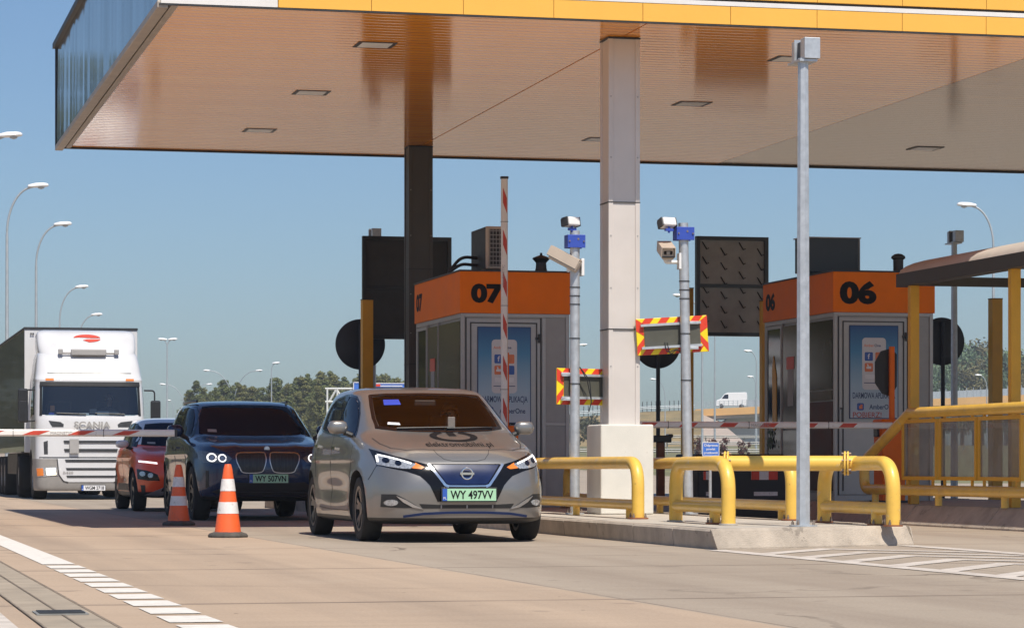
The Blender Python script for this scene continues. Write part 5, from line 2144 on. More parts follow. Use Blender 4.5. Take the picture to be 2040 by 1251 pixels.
# embankment
em_ = MB()
crest = [(700, 862), (1000, 838), (1120, 832), (1200, 827), (1285, 820), (1340, 818), (1400, 817)]
for x, yv in crest:
    c = P(x, OD, yv)
    em_.v += [P(x - 6, OD - 44, HZ) + Vector((0, 0, terr(370) - .2 - H)), c.copy(), c + oy * 11, c + oy * 40 - Vector((0, 0, 9))]
for i in range(len(crest) - 1):
    for k in range(3):
        em_.f.append((i * 4 + k, (i + 1) * 4 + k, (i + 1) * 4 + k + 1, i * 4 + k + 1))
        em_.mi.append(0)
tag(em_.build('embankment', mat('embankment_grass', (.26, .19, .085), .95, var=.3, scale=.25, dirt=.8, dirtcol=(.14, .13, .06), bump=.6, bscale=1.5, world=True)), kind='structure')
fe = thing('roadside_fence', 'thin dark post fence along the embankment crest left of the overpass', 'fence', P(1200, OD, 827).to_tuple())
fb = Vector(fe.location)
b_ = MB()
for x in range(1100, 1385, 9):
    q = P(x, OD - .4, prof(crest, x)) - fb
    b_.tube([q, q + Vector((0, 0, 1.5))], .06, 5)
b_.build('posts', M['dark_metal'], fe)
b_ = MB()
for u in (.7, .45):
    b_.tube([P(x, OD - .5, prof(crest, x)) - fb + Vector((0, 0, u)) for x in (1100, 1200, 1285, 1340, 1384)], .07, 5)
b_.build('rails', M['galv_lamp'], fe)

# white van on the bridge
vp = P(1457, OD + 4, opx(1457))
van = thing('delivery_van', 'white delivery van crossing the overpass', 'van', (vp.x, vp.y, vp.z - .05), -A)
pr = [(-2.3, .35), (-2.3, 1.0), (-2.15, 1.25), (-1.55, 1.45), (-1.0, 2.15), (-.6, 2.35), (2.2, 2.42), (2.35, 2.3), (2.38, .4)]
b_ = MB(); b_.prism(pr, (0, 0, 0), UX0, UZ0, UY0, 1.9); b_.build('body', M['white_plastic'], van, bevel=.08, seg=3)
b_ = MB(); b_.prism([(-1.42, 1.45), (-.98, 2.05), (-.45, 2.1), (-.45, 1.45)], (0, -.01, 0), UX0, UZ0, UY0, .02); b_.build('side_window', M['carglass'], van)
for xx in (-1.5, 1.5):
    b_ = MB(); b_.lathe([(.16, -.1), (.33, -.11), (.35, -.05), (.35, .12), (.16, .12)], (xx, .1, .35), 'y', 20); b_.build('wheel', M['rubber'], van, smooth=40)

# guard rails on the grass
for k, (d, x0, x1, yv) in enumerate(((300, 1330, 1560, 871), (262, 1330, 1560, 884), (230, 1085, 1560, 899))):
    q0 = P(x0, d, yv)
    g_ = thing('crash_barrier', ['upper steel crash barrier on the far verge below the embankment', 'middle steel crash barrier on the far verge', 'lower steel crash barrier nearest the toll lanes'][k], 'crash barrier', (q0.x, q0.y, 0), 0, 'steel crash barriers on the far verge')
    b_ = MB()
    A0, A1 = P(x0, d, yv) - Vector((q0.x, q0.y, 0)), P(x1, d, yv + 1) - Vector((q0.x, q0.y, 0))
    for dz in (0, .17):
        b_.tube([A0 + Vector((0, 0, dz)), A1 + Vector((0, 0, dz))], .07, 6)
    b_.build('beam', M['rail_grey'], g_, smooth=40)
    b_ = MB()
    n = int((A1 - A0).length / 4)
    for i in range(n + 1):
        c = A0.lerp(A1, i / n) + Vector((0, .15, 0))
        b_.b2((c.x - .05, c.y - .05, c.z - 1.4), (c.x + .05, c.y + .05, c.z + .15))
    b_.build('posts', M['rail_grey'], g_)

# lattice gantry with blue signs
GD = 205.0
gy = thing('sign_gantry', 'white lattice gantry with blue signs far behind the hatchback', 'gantry', P(654, GD, HZ).to_tuple())
gb = Vector(gy.location)
gb.z = terr(gb.y)
gy.location = gb
gpt = lambda x, yv, dd=0: P(x, GD, yv) + oy * dd - gb
WT = mat('gantry_paint', (.62, .64, .62), .5, var=.05)
b_ = MB()
for yv in (774, 800):
    for dd in (0, .8):
        b_.tube([gpt(648, yv, dd), gpt(860, yv, dd)], .07, 8)
xs_ = list(range(655, 860, 15))
for i, x in enumerate(xs_[:-1]):
    for dd in (0, .8):
        b_.tube([gpt(x, 774 if i % 2 else 800, dd), gpt(xs_[i + 1], 800 if i % 2 else 774, dd)], .045, 6)
b_.build('truss', WT, gy, smooth=40)
b_ = MB()
for x in (652, 672):
    z1 = gpt(x, 772)
    b_.tube([Vector((z1.x, z1.y, 0)), z1], .07, 8)
for k in range(8):
    a = gpt(652 if k % 2 else 672, 805 + k * 13); c = gpt(672 if k % 2 else 652, 805 + (k + 1) * 13)
    b_.tube([a, c], .04, 6)
b_.build('leg', WT, gy, smooth=40)
for x0, x1, y0, y1, m in ((704, 716, 761, 790, 'sign_blue'), (745, 808, 763, 800, 'sign_blue')):
    b_ = MB()
    a, c = gpt(x0, y1, -.2), gpt(x1, y0, -.2)
    sg = b_.add([a, gpt(x1, y1, -.2), c, gpt(x0, y0, -.2)] + [v + oy * .1 for v in (a, gpt(x1, y1, -.2), c, gpt(x0, y0, -.2))], [(0, 1, 2, 3), (7, 6, 5, 4), (0, 4, 5, 1), (1, 5, 6, 2), (2, 6, 7, 3), (3, 7, 4, 0)]).build('blue_sign', M[m], gy)
    b_ = MB()
    for q in ((x0, y0, x1, y0 + 1.6), (x0 + 4, y0 + 5, x1 - 6, y0 + 7) if x1 - x0 > 30 else (x0, y0, x0 + 1.6, y1)):
        b_.add([gpt(q[0], q[3], -.25), gpt(q[2], q[3], -.25), gpt(q[2], q[1], -.25), gpt(q[0], q[1], -.25)], [(0, 1, 2, 3)])
    b_.build('sign_border', M['plate_white'], sg)
    if x1 - x0 > 30:
        b_ = MB()
        b_.add([gpt(746, 770, -.26), gpt(758, 770, -.26), gpt(758, 765, -.26), gpt(746, 765, -.26)], [(0, 1, 2, 3)])
        b_.build('red_panel', M['red'], sg)
p = P(668, 190, 822)
ys_ = thing('round_sign', 'small yellow round sign beside the gantry leg', 'round sign', (p.x, p.y, terr(p.y)))
zz = p.z - terr(p.y)
b_ = MB(); b_.lathe([(.50, 0), (.50, .04)], (0, 0, zz), 'y', 28); b_.build('disc', M['warn_yellow'], ys_)
b_ = MB(); b_.tube([(0, .06, 0), (0, .06, zz)], .05, 8); b_.build('pole', M['galv_lamp'], ys_)

# wood beyond the left frame edge, seen only in the paintwork of the cars
for k in range(34):
    tree('pine%d' % (k % 4), -520 - k * 90 + R.uniform(-20, 20), HZ - R.uniform(700, 1050), 120 + R.uniform(-12, 30), 'pine of the wood beyond the left edge of the view', 'pines beyond the left edge of the view', 'pine_tree', 'pine tree', None, 1.3)

# thin summer haze
hm = bpy.data.materials.new('haze_air')
N_, L_, b_0 = nodes_of(hm)
out_ = N_['Material Output']
N_.remove(b_0)
pv = N_.new('ShaderNodeVolumePrincipled')
pv.inputs['Color'].default_value = (.86, .92, 1.0, 1)
pv.inputs['Density'].default_value = .00042
pv.inputs['Anisotropy'].default_value = .2
L_.new(pv.outputs[0], out_.inputs['Volume'])
hz = MB()
hz.b2((-440, -215, -1.5), (650, 655, 34))
tag(hz.build('haze', hm), kind='stuff')
# ------------------------------------------------------------- vehicles (local frame: x right seen from the front, y to the rear, z up)
UX, UZ, FW = (1, 0, 0), (0, 0, 1), (0, -1, 0)


def car_shell(parent, lv, disp, mats, axles, rad, wid, low, track, roof=None, extra=()):
    mb = loft(lv, disp=disp)
    bvh = bvh_of(mb)
    for i, f in enumerate(mb.f):
        zc = sum(mb.v[k].z for k in f) / len(f)
        if zc < low:
            mb.mi[i] = 1
        elif roof and zc > roof and len(f) == 4:
            mb.mi[i] = 3
    body = mb.build('body', mats, parent, smooth=40)
    cs = []
    for yc in axles:
        for s in (-1, 1):
            c = MB()
            c.lathe([(rad + 0.045, s * (track - wid - 0.06)), (rad + 0.045, s * 1.4)], (0, yc, rad + 0.01), 'x', 40, mi=1)
            cs.append(c.build('arch', mats, None))
    for c, loc in extra:
        cs.append(c)
    for c in cs:
        c.parent = parent
    cut(body, cs)
    return body, bvh


def sides(name, poly, view, bvh, m, parent, **k):
    """one part on each side of the car"""
    out = []
    if view == 'F':
        out.append(patch(name, poly, 'F', bvh, m, parent, **k))
        out.append(patch(name, mirror(poly), 'F', bvh, m, parent, **k))
    else:
        out.append(patch(name, poly, 'L', bvh, m, parent, **k))
        out.append(patch(name, poly, 'R', bvh, m, parent, **k))
    return out


def mirror_part(parent, c, size, m, s, base=M['black']):
    mb = MB()
    w, d, h = size
    pr = []
    n = 14
    vs, fs = [], []
    rows = 9
    for i in range(rows):
        t = -1 + 2 * i / (rows - 1)
        k = (1 - abs(t) ** 3.2) ** (1 / 2.2) if abs(t) < 1 else 0.02
        for j in range(n):
            a = 2 * pi * j / n
            ca, sa = cos(a), sin(a)
            e = 0.7
            vs.append(Vector((t * w / 2, d / 2 * math.copysign(abs(ca) ** e, ca) * max(k, .05), h / 2 * math.copysign(abs(sa) ** e, sa) * max(k, .05))))
    for i in range(rows - 1):
        for j in range(n):
            fs.append((i * n + j, i * n + (j + 1) % n, (i + 1) * n + (j + 1) % n, (i + 1) * n + j))
    fs += [tuple(range(n)), tuple((rows - 1) * n + j for j in range(n))]
    mb.add([v + Vector(c) for v in vs], fs)
    o = mb.build('wing_mirror', m, parent, smooth=60)
    st = MB()
    st.tube([Vector(c) + Vector((-s * w * 0.3, 0.0, -h * 0.35)), Vector(c) + Vector((-s * (w * 0.5 + 0.09), -0.02, -h * 0.75))], 0.028, 8)
    st.build('mirror_arm', base, o, smooth=40)
    MB().box(Vector(c) + Vector((0, d * 0.42, 0)), (w * 0.8, 0.012, h * 0.72)).build('mirror_glass', M['carglass'], o)
    return o


def person(name, label, loc, shirt, hairm, scale=1.0, glasses=True, cap=False):
    """seated driver facing -y, hips at the origin, hands on a wheel"""
    root = thing(name, label, 'person', loc)
    J = {'pel': ((0, 0, .06), .15), 'wa': ((0, .03, .22), .135), 'ch': ((0, .05, .42), .155), 'nb': ((0, .04, .54), .075), 'nk': ((0, .015, .61), .055),
         'jaw': ((0, -.03, .665), .062), 'hd': ((0, -.01, .74), .088), 'tp': ((0, .0, .80), .07)}
    E = [('pel', 'wa'), ('wa', 'ch'), ('ch', 'nb'), ('nb', 'nk'), ('nk', 'jaw'), ('jaw', 'hd'), ('hd', 'tp')]
    for s, q in ((-1, 'l'), (1, 'r')):
        J.update({'sh' + q: ((s * .19, .04, .49), .07), 'el' + q: ((s * .25, -.16, .28), .048), 'wr' + q: ((s * .17, -.40, .36), .03), 'pm' + q: ((s * .155, -.455, .385), .03),
                  'hp' + q: ((s * .10, -.05, .03), .10), 'kn' + q: ((s * .14, -.46, .10), .068), 'an' + q: ((s * .13, -.72, -.24), .045), 'to' + q: ((s * .13, -.88, -.27), .038)})
        E += [('ch', 'sh' + q), ('sh' + q, 'el' + q), ('el' + q, 'wr' + q), ('wr' + q, 'pm' + q), ('pel', 'hp' + q), ('hp' + q, 'kn' + q), ('kn' + q, 'an' + q), ('an' + q, 'to' + q)]
        for f in range(5):
            o = (f - 1.5) * .019
            ln = (.7, .92, 1, .93, .74)[f]
            if f == 0:
                a, b = (s * (.155 - .03), -.455, .41), (s * (.155 - .055), -.475, .43)
            else:
                a, b = (s * (.15 + .008), -.50 - .01 * ln, .385 + o), (s * (.15 - .03), -.52 - .012 * ln, .385 + o)
            J['fa%d' % f + q], J['fb%d' % f + q] = (a, .0105), (b, .009)
            E += [('pm' + q, 'fa%d' % f + q), ('fa%d' % f + q, 'fb%d' % f + q)]
    J['no'] = ((0, -.105, .735), .013)
    E.append(('hd', 'no'))
    ks = list(J)
    me = bpy.data.meshes.new('body')
    me.from_pydata([tuple(Vector(J[k][0]) * scale) for k in ks], [(ks.index(a), ks.index(b)) for a, b in E], [])
    ob = bpy.data.objects.new('body', me)
    COL.objects.link(ob)
    sk = ob.modifiers.new('skin', 'SKIN')
    sk.use_smooth_shade = True
    for i, k in enumerate(ks):
        me.skin_vertices[0].data[i].radius = (J[k][1] * scale, J[k][1] * scale)
        me.skin_vertices[0].data[i].use_root = k == 'pel'
    sd = ob.modifiers.new('sub', 'SUBSURF')
    sd.levels = sd.render_levels = 2
    dg = bpy.context.evaluated_depsgraph_get()
    nm = bpy.data.meshes.new_from_object(ob.evaluated_get(dg))
    ob.modifiers.clear()
    ob.data = nm
    bpy.data.meshes.remove(me)
    nm.materials.clear()
    for m in (M['skin'], shirt):
        nm.materials.append(m)
    for p in nm.polygons:
        c = p.center / scale
        p.material_index = 0 if (c.z > .58 and abs(c.x) < .13) or (c.y < -.30 and c.z > .3) else 1
        p.use_smooth = True
    ob.parent = root
    h = MB()
    hc = Vector((0, .012, .775)) * scale
    vs, fs = [], []
    n, rws = 16, 7
    for i in range(rws + 1):
        th = (pi * 0.58) * i / rws
        for j in range(n):
            a = 2 * pi * j / n
            front = max(0, -sin(a))
            t = th * (1 - 0.30 * front)
            vs.append(hc + Vector((.094 * sin(t) * cos(a), .108 * sin(t) * sin(a), .095 * cos(t))) * scale)
    for i in range(rws):
        for j in range(n):
            fs.append((i * n + j, i * n + (j + 1) % n, (i + 1) * n + (j + 1) % n, (i + 1) * n + j))
    h.add(vs, fs)
    h.build('hair', hairm, root, smooth=60)
    e = MB()
    for s in (-1, 1):
        e.lathe([(.001, -.012), (.009, -.008), (.012, 0), (.009, .008), (.001, .012)], Vector((s * .033, -.088, .752)) * scale, 'y', 10)
    e.build('eyes', M['cone_white'] if not glasses else M['carglass'], root, smooth=50)
    if glasses:
        g = MB()
        for s in (-1, 1):
            g.prism([(.022 * cos(k * pi / 6) * 1.15, .018 * sin(k * pi / 6)) for k in range(12)], Vector((s * .036, -.103, .752)) * scale, UX, UZ, (0, 1, 0), .004)
            g.tube([Vector((s * .06, -.10, .758)) * scale, Vector((s * .09, .0, .755)) * scale], .003, 6)
        g.box(Vector((0, -.104, .756)) * scale, (.02, .004, .005))
        g.build('glasses', M['gloss_black'], root)
    mo = MB()
    mo.box(Vector((0, -.092, .688)) * scale, (.042, .012, .008))
    for s in (-1, 1):
        mo.lathe([(.001, -.006), (.016, -.004), (.018, .003), (.001, .006)], Vector((s * .092, .01, .74)) * scale, 'x', 10)
    mo.build('mouth_and_ears', M['skin'], root, smooth=50)
    return root


# ---- silver-beige electric hatchback
PAINT_L = carpaint('champagne_paint', (0.245, 0.236, 0.226), 0.55, 0.32)
LEAF_X, LEAF_Y = 5.89, 26.35


def make_hatchback():
    root = thing('hatchback_car', 'silver beige hatchback with black ring logo on its bonnet, leaving the toll lane', 'car', (LEAF_X, LEAF_Y, 0))
    mats = [PAINT_L, M['black'], M['cabin']]
    LV = LEAF_LV
    cab = []
    for (z, yf, yr, w, a, b) in [(.34, 1.45, 3.7, .70, 5, 5), (.55, 1.35, 3.9, .74, 5, 5), (.92, 1.32, 3.95, .76, 5, 5), (1.04, 1.28, 3.9, .75, 5, 4), (1.13, 1.40, 3.85, .73, 5, 4), (1.22, 1.58, 3.8, .695, 5, 4), (1.32, 1.80, 3.75, .655, 5, 4), (1.41, 2.02, 3.65, .62, 5, 4), (1.46, 2.16, 3.55, .59, 5, 4), (1.478, 2.3, 3.4, .5, 5, 4)]:
        cab.append((z, yf, yr, w, a, b))
    cc = loft(cab, sub=2, nf=10, ns=14, nr=8)
    cc.mi = [2] * len(cc.f)
    c1 = cc.build('cabin_space', mats, None)
    ws = [(-.60, 1.112), (-.45, 1.094), (0, 1.084), (.45, 1.094), (.60, 1.112), (.60, 1.20), (.575, 1.32), (.545, 1.425), (.40, 1.44), (0, 1.447), (-.40, 1.44), (-.545, 1.425), (-.575, 1.32), (-.60, 1.20)]
    c2 = MB()
    c2.prism(ws, (0, .95, 0), UX, UZ, (0, 1, 0), 1.32, mi=2)
    c2 = c2.build('screen_space', mats, None)
    body, bvh = car_shell(root, LV, leaf_disp, mats, (.93, 3.63), .318, .21, .236, .88, extra=[(c1, 0), (c2, 0)])
    # glass and its black edge
    wsb = [(-.625, 1.10), (-.46, 1.080), (0, 1.070), (.46, 1.080), (.625, 1.10), (.63, 1.20), (.605, 1.32), (.57, 1.438), (.41, 1.455), (0, 1.461), (-.41, 1.455), (-.57, 1.438), (-.605, 1.32), (-.63, 1.20)]
    scr = patch('windscreen', ws and [(x * 1.012, z) for x, z in ws], 'F', bvh, M['windscreen'], root, off=.003, e=.06, thick=0)
    lo = [(-.64, 1.112), (-.47, 1.088), (-.24, 1.078), (0, 1.075), (.24, 1.078), (.47, 1.088), (.64, 1.112)]
    patch('windscreen_seal', ribbon(lo, .028), 'F', bvh, M['gloss_black'], root, off=.006, e=.05)
    for s in (-1, 1):
        patch('windscreen_seal', ribbon([(s * .622, 1.10), (s * .618, 1.20), (s * .592, 1.32), (s * .556, 1.44)], .030), 'F', bvh, M['gloss_black'], root, off=.006, e=.05)
    patch('windscreen_seal', ribbon([(-.56, 1.438), (-.40, 1.450), (0, 1.457), (.40, 1.450), (.56, 1.438)], .022), 'F', bvh, M['gloss_black'], root, off=.006, e=.05)
    # mask, lamps, grille
    half = [(-.80, .896), (-.663, .832), (-.479, .772), (-.354, .740)]
    low = [(-.788, .738), (-.69, .706), (-.567, .678), (-.45, .635), (-.40, .59), (-.36, .545), (-.285, .392)]
    mask = half + [(-.33, .748), (.33, .748)] + mirror(half) + mirror(low[::-1])[::-1] + low[::-1]
    pts = half + [(-.33, .748), (.33, .748)] + [(-x, z) for x, z in half[::-1]] + [(-x, z) for x, z in low] + low[::-1]
    patch('grille_surround', pts, 'F', bvh, M['gloss_black'], root, off=.004, e=.035)
    hl = [(-.765, .846), (-.64, .802), (-.50, .752), (-.475, .742), (-.53, .700), (-.60, .702), (-.70, .718), (-.787, .742)]
    for s in (1, -1):
        q = hl if s == 1 else mirror(hl)
        lamp = patch('headlight', q, 'F', bvh, M['lens'], root, off=.010, e=.03)
        ed = [(-.758, .832), (-.64, .790), (-.515, .748)]
        ed2 = [(-.768, .825), (-.774, .765)]
        for e in (ed, ed2):
            e = e if s == 1 else [(-a, b) for a, b in e]
            patch('led_strip', ribbon(e, .012), 'F', bvh, M['led'], lamp, off=.014, e=.03)
        for xx, zz in ((-.715, .778), (-.625, .752)):
            cpt = [(s * xx + .026 * cos(k * pi / 6), zz + .024 * sin(k * pi / 6)) for k in range(12)]
            patch('projector', cpt, 'F', bvh, M['carglass'], lamp, off=.015, e=.02)
        am = [(-.478, .757), (-.40, .715), (-.43, .697), (-.515, .706)]
        patch('indicator', am if s == 1 else mirror(am), 'F', bvh, M['amber'], lamp, off=.009, e=.03)
    patch('grille_insert', [(-.322, .737), (.322, .737), (.20, .565), (.17, .553), (-.17, .553), (-.20, .565)], 'F', bvh, mat('blue_grille', (.008, .018, .07), .25, metal=.0, var=.2, spec=.25), root, off=.010, e=.03)
    patch('grille_trim', ribbon([(-.362, .742), (-.30, .66), (-.215, .548), (-.18, .535)], .024), 'F', bvh, M['chrome'], root, off=.016, e=.03)
    patch('grille_trim', ribbon([(.362, .742), (.30, .66), (.215, .548), (.18, .535)], .024), 'F', bvh, M['chrome'], root, off=.016, e=.03)
    patch('grille_trim', ribbon([(-.19, .540), (0, .538), (.19, .540)], .012), 'F', bvh, M['chrome'], root, off=.013, e=.03)
    bg = MB()
    h = cast(bvh, 'F', 0, .650, .022)[0]
    ring = [(.052 + .009 * cos(a * pi / 4), .007 * sin(a * pi / 4)) for a in range(8)]
    bg.lathe(ring, h, 'y', 28, closed=True)
    bg.box(h + Vector((0, -.004, 0)), (.135, .010, .022))
    bg.build('badge', M['chrome'], root, smooth=40)
    plate(root, (0.012, -.035, .458), UX, UZ, FW, 'WY 497VV', M['plate_green'])
    fg = [(-.775, .462), (-.67, .462), (-.60, .425), (-.50, .365), (-.45, .335), (-.60, .332), (-.78, .340)]
    for s in (1, -1):
        q = fg if s == 1 else mirror(fg)
        rc = patch('fog_lamp_recess', q, 'F', bvh, M['black'], root, off=.004, e=.04)
        lp = [(s * -.70 + .055 * cos(k * pi / 6), .382 + .030 * sin(k * pi / 6)) for k in range(12)]
        patch('fog_lamp', lp, 'F', bvh, M['lens'], rc, off=.012, e=.03)
        tr = [(-.66, .445), (-.58, .408), (-.50, .360), (-.42, .322), (-.52, .340), (-.60, .385)]
        patch('bumper_trim', tr if s == 1 else mirror(tr), 'F', bvh, M['silver'], rc, off=.012, e=.04)
    gr = patch('lower_grille', [(-.46, .372), (-.25, .362), (.25, .362), (.46, .372), (.43, .328), (-.43, .328)], 'F', bvh, M['black'], root, off=.004, e=.05)
    for xx in (-.25, 0, .25):
        patch('grille_rib', ribbon([(xx, .36), (xx, .33)], .012), 'F', bvh, M['grey_plastic'], gr, off=.010, e=.03)
    patch('bumper_lip', ribbon([(-.60, .252), (-.42, .278), (-.2, .288), (0, .290), (.2, .288), (.42, .278), (.60, .252)], .022), 'F', bvh, mat('blue_lip', (.01, .025, .09), .3, var=.1, spec=.3), root, off=.008, e=.05)
    # glass and seams on the flanks
    fr = [(1.50, 1.03), (1.62, 1.13), (1.80, 1.245), (2.02, 1.355), (2.20, 1.42), (2.40, 1.44), (2.42, 1.06), (2.0, 1.04)]
    rr = [(2.48, 1.06), (2.46, 1.442), (2.75, 1.445), (3.05, 1.42), (3.30, 1.36), (3.50, 1.24), (3.58, 1.15), (3.3, 1.11), (2.9, 1.085)]
    al = [(1.42, 1.015), (1.60, 1.14), (1.78, 1.255), (2.0, 1.372), (2.2, 1.44), (2.45, 1.466), (2.75, 1.468), (3.08, 1.442), (3.34, 1.38), (3.55, 1.255), (3.66, 1.14), (3.3, 1.09), (2.9, 1.065), (2.45, 1.04), (2.0, 1.02)]
    sides('window_frame', al, 'L', bvh, M['gloss_black'], root, off=.003, e=.08)
    sides('side_window', fr, 'L', bvh, M['carglass'], root, off=.007, e=.08)
    sides('side_window', rr, 'L', bvh, M['carglass'], root, off=.007, e=.08)
    for ln in ([(1.42, .30), (1.34, .5), (1.30, .75), (1.36, .98)], [(2.44, .30), (2.42, .6), (2.45, 1.03)], [(3.30, .62), (3.42, .85), (3.52, 1.05)], [(1.42, .292), (2.44, .292), (3.12, .31)]):
        sides('panel_gap', ribbon(ln, .009), 'L', bvh, M['black'], root, off=.0015, e=.06, thick=.004)
    sides('door_handle', ribbon([(2.12, .905), (2.32, .912)], .028), 'L', bvh, M['chrome'], root, off=.026, e=.05, thick=.03)
    sides('door_handle', ribbon([(3.18, .935), (3.38, .942)], .028), 'L', bvh, M['chrome'], root, off=.026, e=.05, thick=.03)
    sides('panel_gap', ribbon([(.44, .735), (.50, .66), (.565, .60)], .010), 'L', bvh, M['black'], root, off=.0015, e=.04, thick=.004)
    sides('sill_shadow_line', ribbon([(1.36, .215), (2.2, .225), (3.2, .215)], .012), 'L', bvh, M['black'], root, off=.002, e=.08, thick=.004)
    # bonnet seams and lettering
    patch('bonnet_gap', ribbon([(-.52, .335), (-.30, .285), (0, .275), (.30, .285), (.52, .335)], .013), 'T', bvh, M['dark_metal'], root, off=.0012, e=.04, thick=.003)
    patch('bonnet_gap', ribbon([(-.27, .275), (-.25, .20), (-.20, .125), (-.12, .105), (.12, .105), (.20, .125), (.25, .20), (.27, .275)], .007), 'T', bvh, M['dark_metal'], root, off=.0012, e=.03, thick=.003)
    for s in (-1, 1):
        patch('bonnet_gap', ribbon([(s * .52, .335), (s * .64, .50), (s * .70, .75), (s * .72, 1.05)], .013), 'T', bvh, M['dark_metal'], root, off=.0012, e=.05, thick=.003)
    tv, tf, tw = text_geo('elektromobilni.pl', .0)
    k = .66 / tw
    mb = MB()
    vs = []
    for p in tv:
        q, n = cast(bvh, 'T', .02 + (p[0] - tw / 2) * k, .47 + .185 * (p[1] - .5), .004)
        vs.append(q)
    mb.add(vs, tf)
    mb.build('bonnet_lettering', M['text_black'], root, fix=False)
    ro, ri = [], []
    a0, a1 = radians(90 + 27), radians(90 + 333)
    for i in range(41):
        a = a0 + (a1 - a0) * i / 40
        ro.append((.05 + .235 * cos(a), .845 + .265 * sin(a)))
        ri.append((.05 + .165 * cos(a), .845 + .180 * sin(a)))
    lg = MB()
    patch('x', ro + ri[::-1], 'T', bvh, None, None, off=.004, e=.04, thick=0, mb=lg)
    patch('x', [(.012, .87), (.088, .87), (.088, 1.055), (.012, 1.055)], 'T', bvh, None, None, off=.004, e=.04, thick=0, mb=lg)
    lg.build('bonnet_logo', M['text_black'], root, fix=False)
    # wipers, mirrors, wheels
    wp = MB()
    for x0, x1, zz in ((-.45, .12, 1.10), (.05, .52, 1.10)):
        pth = [cast(bvh, 'F', x0 + (x1 - x0) * i / 6, 1.088 + .012 * i / 6, .016)[0] for i in range(7)]
        wp.tube(pth, .008, 6)
    wp.build('wiper', M['black'], root, smooth=40)
    mirror_part(root, (-.965, 1.60, 1.115), (.21, .13, .135), PAINT_L, -1)
    mirror_part(root, (.945, 1.60, 1.115), (.21, .13, .135), PAINT_L, 1)
    rm = M['rim_two_tone']
    for s in (-1, 1):
        for yc in (.93, 3.63):
            wheel(root, (s * .785, yc, .316), .316, .205, s, rm, 5, .70)
    # cabin
    mb = MB()
    mb.prism([(1.36, .55), (1.36, .98), (1.44, 1.035), (1.72, 1.03), (1.86, .95), (1.88, .62)], (-.70, 0, 0), (0, 1, 0), UZ, UX, 1.40)
    mb.build('dashboard', M['dash'], root, bevel=.03)
    for x in (-.37, .40):
        st = MB()
        st.prism([(2.42, .36), (2.42, .52), (2.95, .50), (2.98, .36)], (x - .25, 0, 0), (0, 1, 0), UZ, UX, .50)
        st.prism([(2.86, .46), (2.98, .50), (3.14, 1.06), (3.04, 1.09), (2.98, 1.03)], (x - .24, 0, 0), (0, 1, 0), UZ, UX, .48)
        st.build('seat', M['seat'], root, bevel=.04)
        MB().box((x, 3.10, 1.20), (.26, .10, .17)).build('headrest', M['seat'], root, bevel=.04)
    sw = MB()
    cx, cy, cz = .40, 2.03, .93
    tl = radians(-25)
    e1, e2 = Vector((1, 0, 0)), Vector((0, sin(tl) * -1, cos(tl)))
    rg = [Vector((cx, cy, cz)) + e1 * (.185 * cos(a * pi / 14)) + e2 * (.185 * sin(a * pi / 14)) for a in range(29)]
    sw.tube(rg, .016, 8, cap=False)
    sw.box((cx, cy, cz), (.33, .03, .05))
    sw.build('steering_wheel', M['satin_black'], root, smooth=40)
    MB().box((.0, 1.98, 1.37), (.22, .03, .06)).build('rear_view_mirror', M['black'], root, bevel=.01)
    MB().box((.215, 1.70, 1.165), (.075, .015, .12)).build('phone_holder', M['grey_plastic'], root, bevel=.006)
    patch('toll_sticker', [(-.47, 1.335), (-.30, 1.34), (-.30, 1.395), (-.455, 1.392)], 'F', bvh, M['sticker_blue'], scr, off=.007, e=.05, thick=0)
    patch('paper_sticker', [(-.52, 1.135), (-.40, 1.128), (-.395, 1.155), (-.505, 1.160)], 'F', bvh, M['plate_white'], scr, off=.007, e=.05, thick=0)
    return root


M['rim_two_tone'] = mat('rim_two_tone', (0.16, 0.16, 0.165), 0.3, metal=0.8, var=0.2)
M['rim_dark'] = mat('rim_dark', (0.05, 0.05, 0.055), 0.35, metal=0.6, var=0.2)
M['sticker_blue'] = mat('sticker_blue', (0.03, 0.06, 0.42), 0.5, var=0.05)
make_hatchback()
person('person', 'driver in dark top and glasses at the wheel of the silver beige hatchback', (LEAF_X + .40, LEAF_Y + 2.62, .52), M['shirt'], M['hair'])


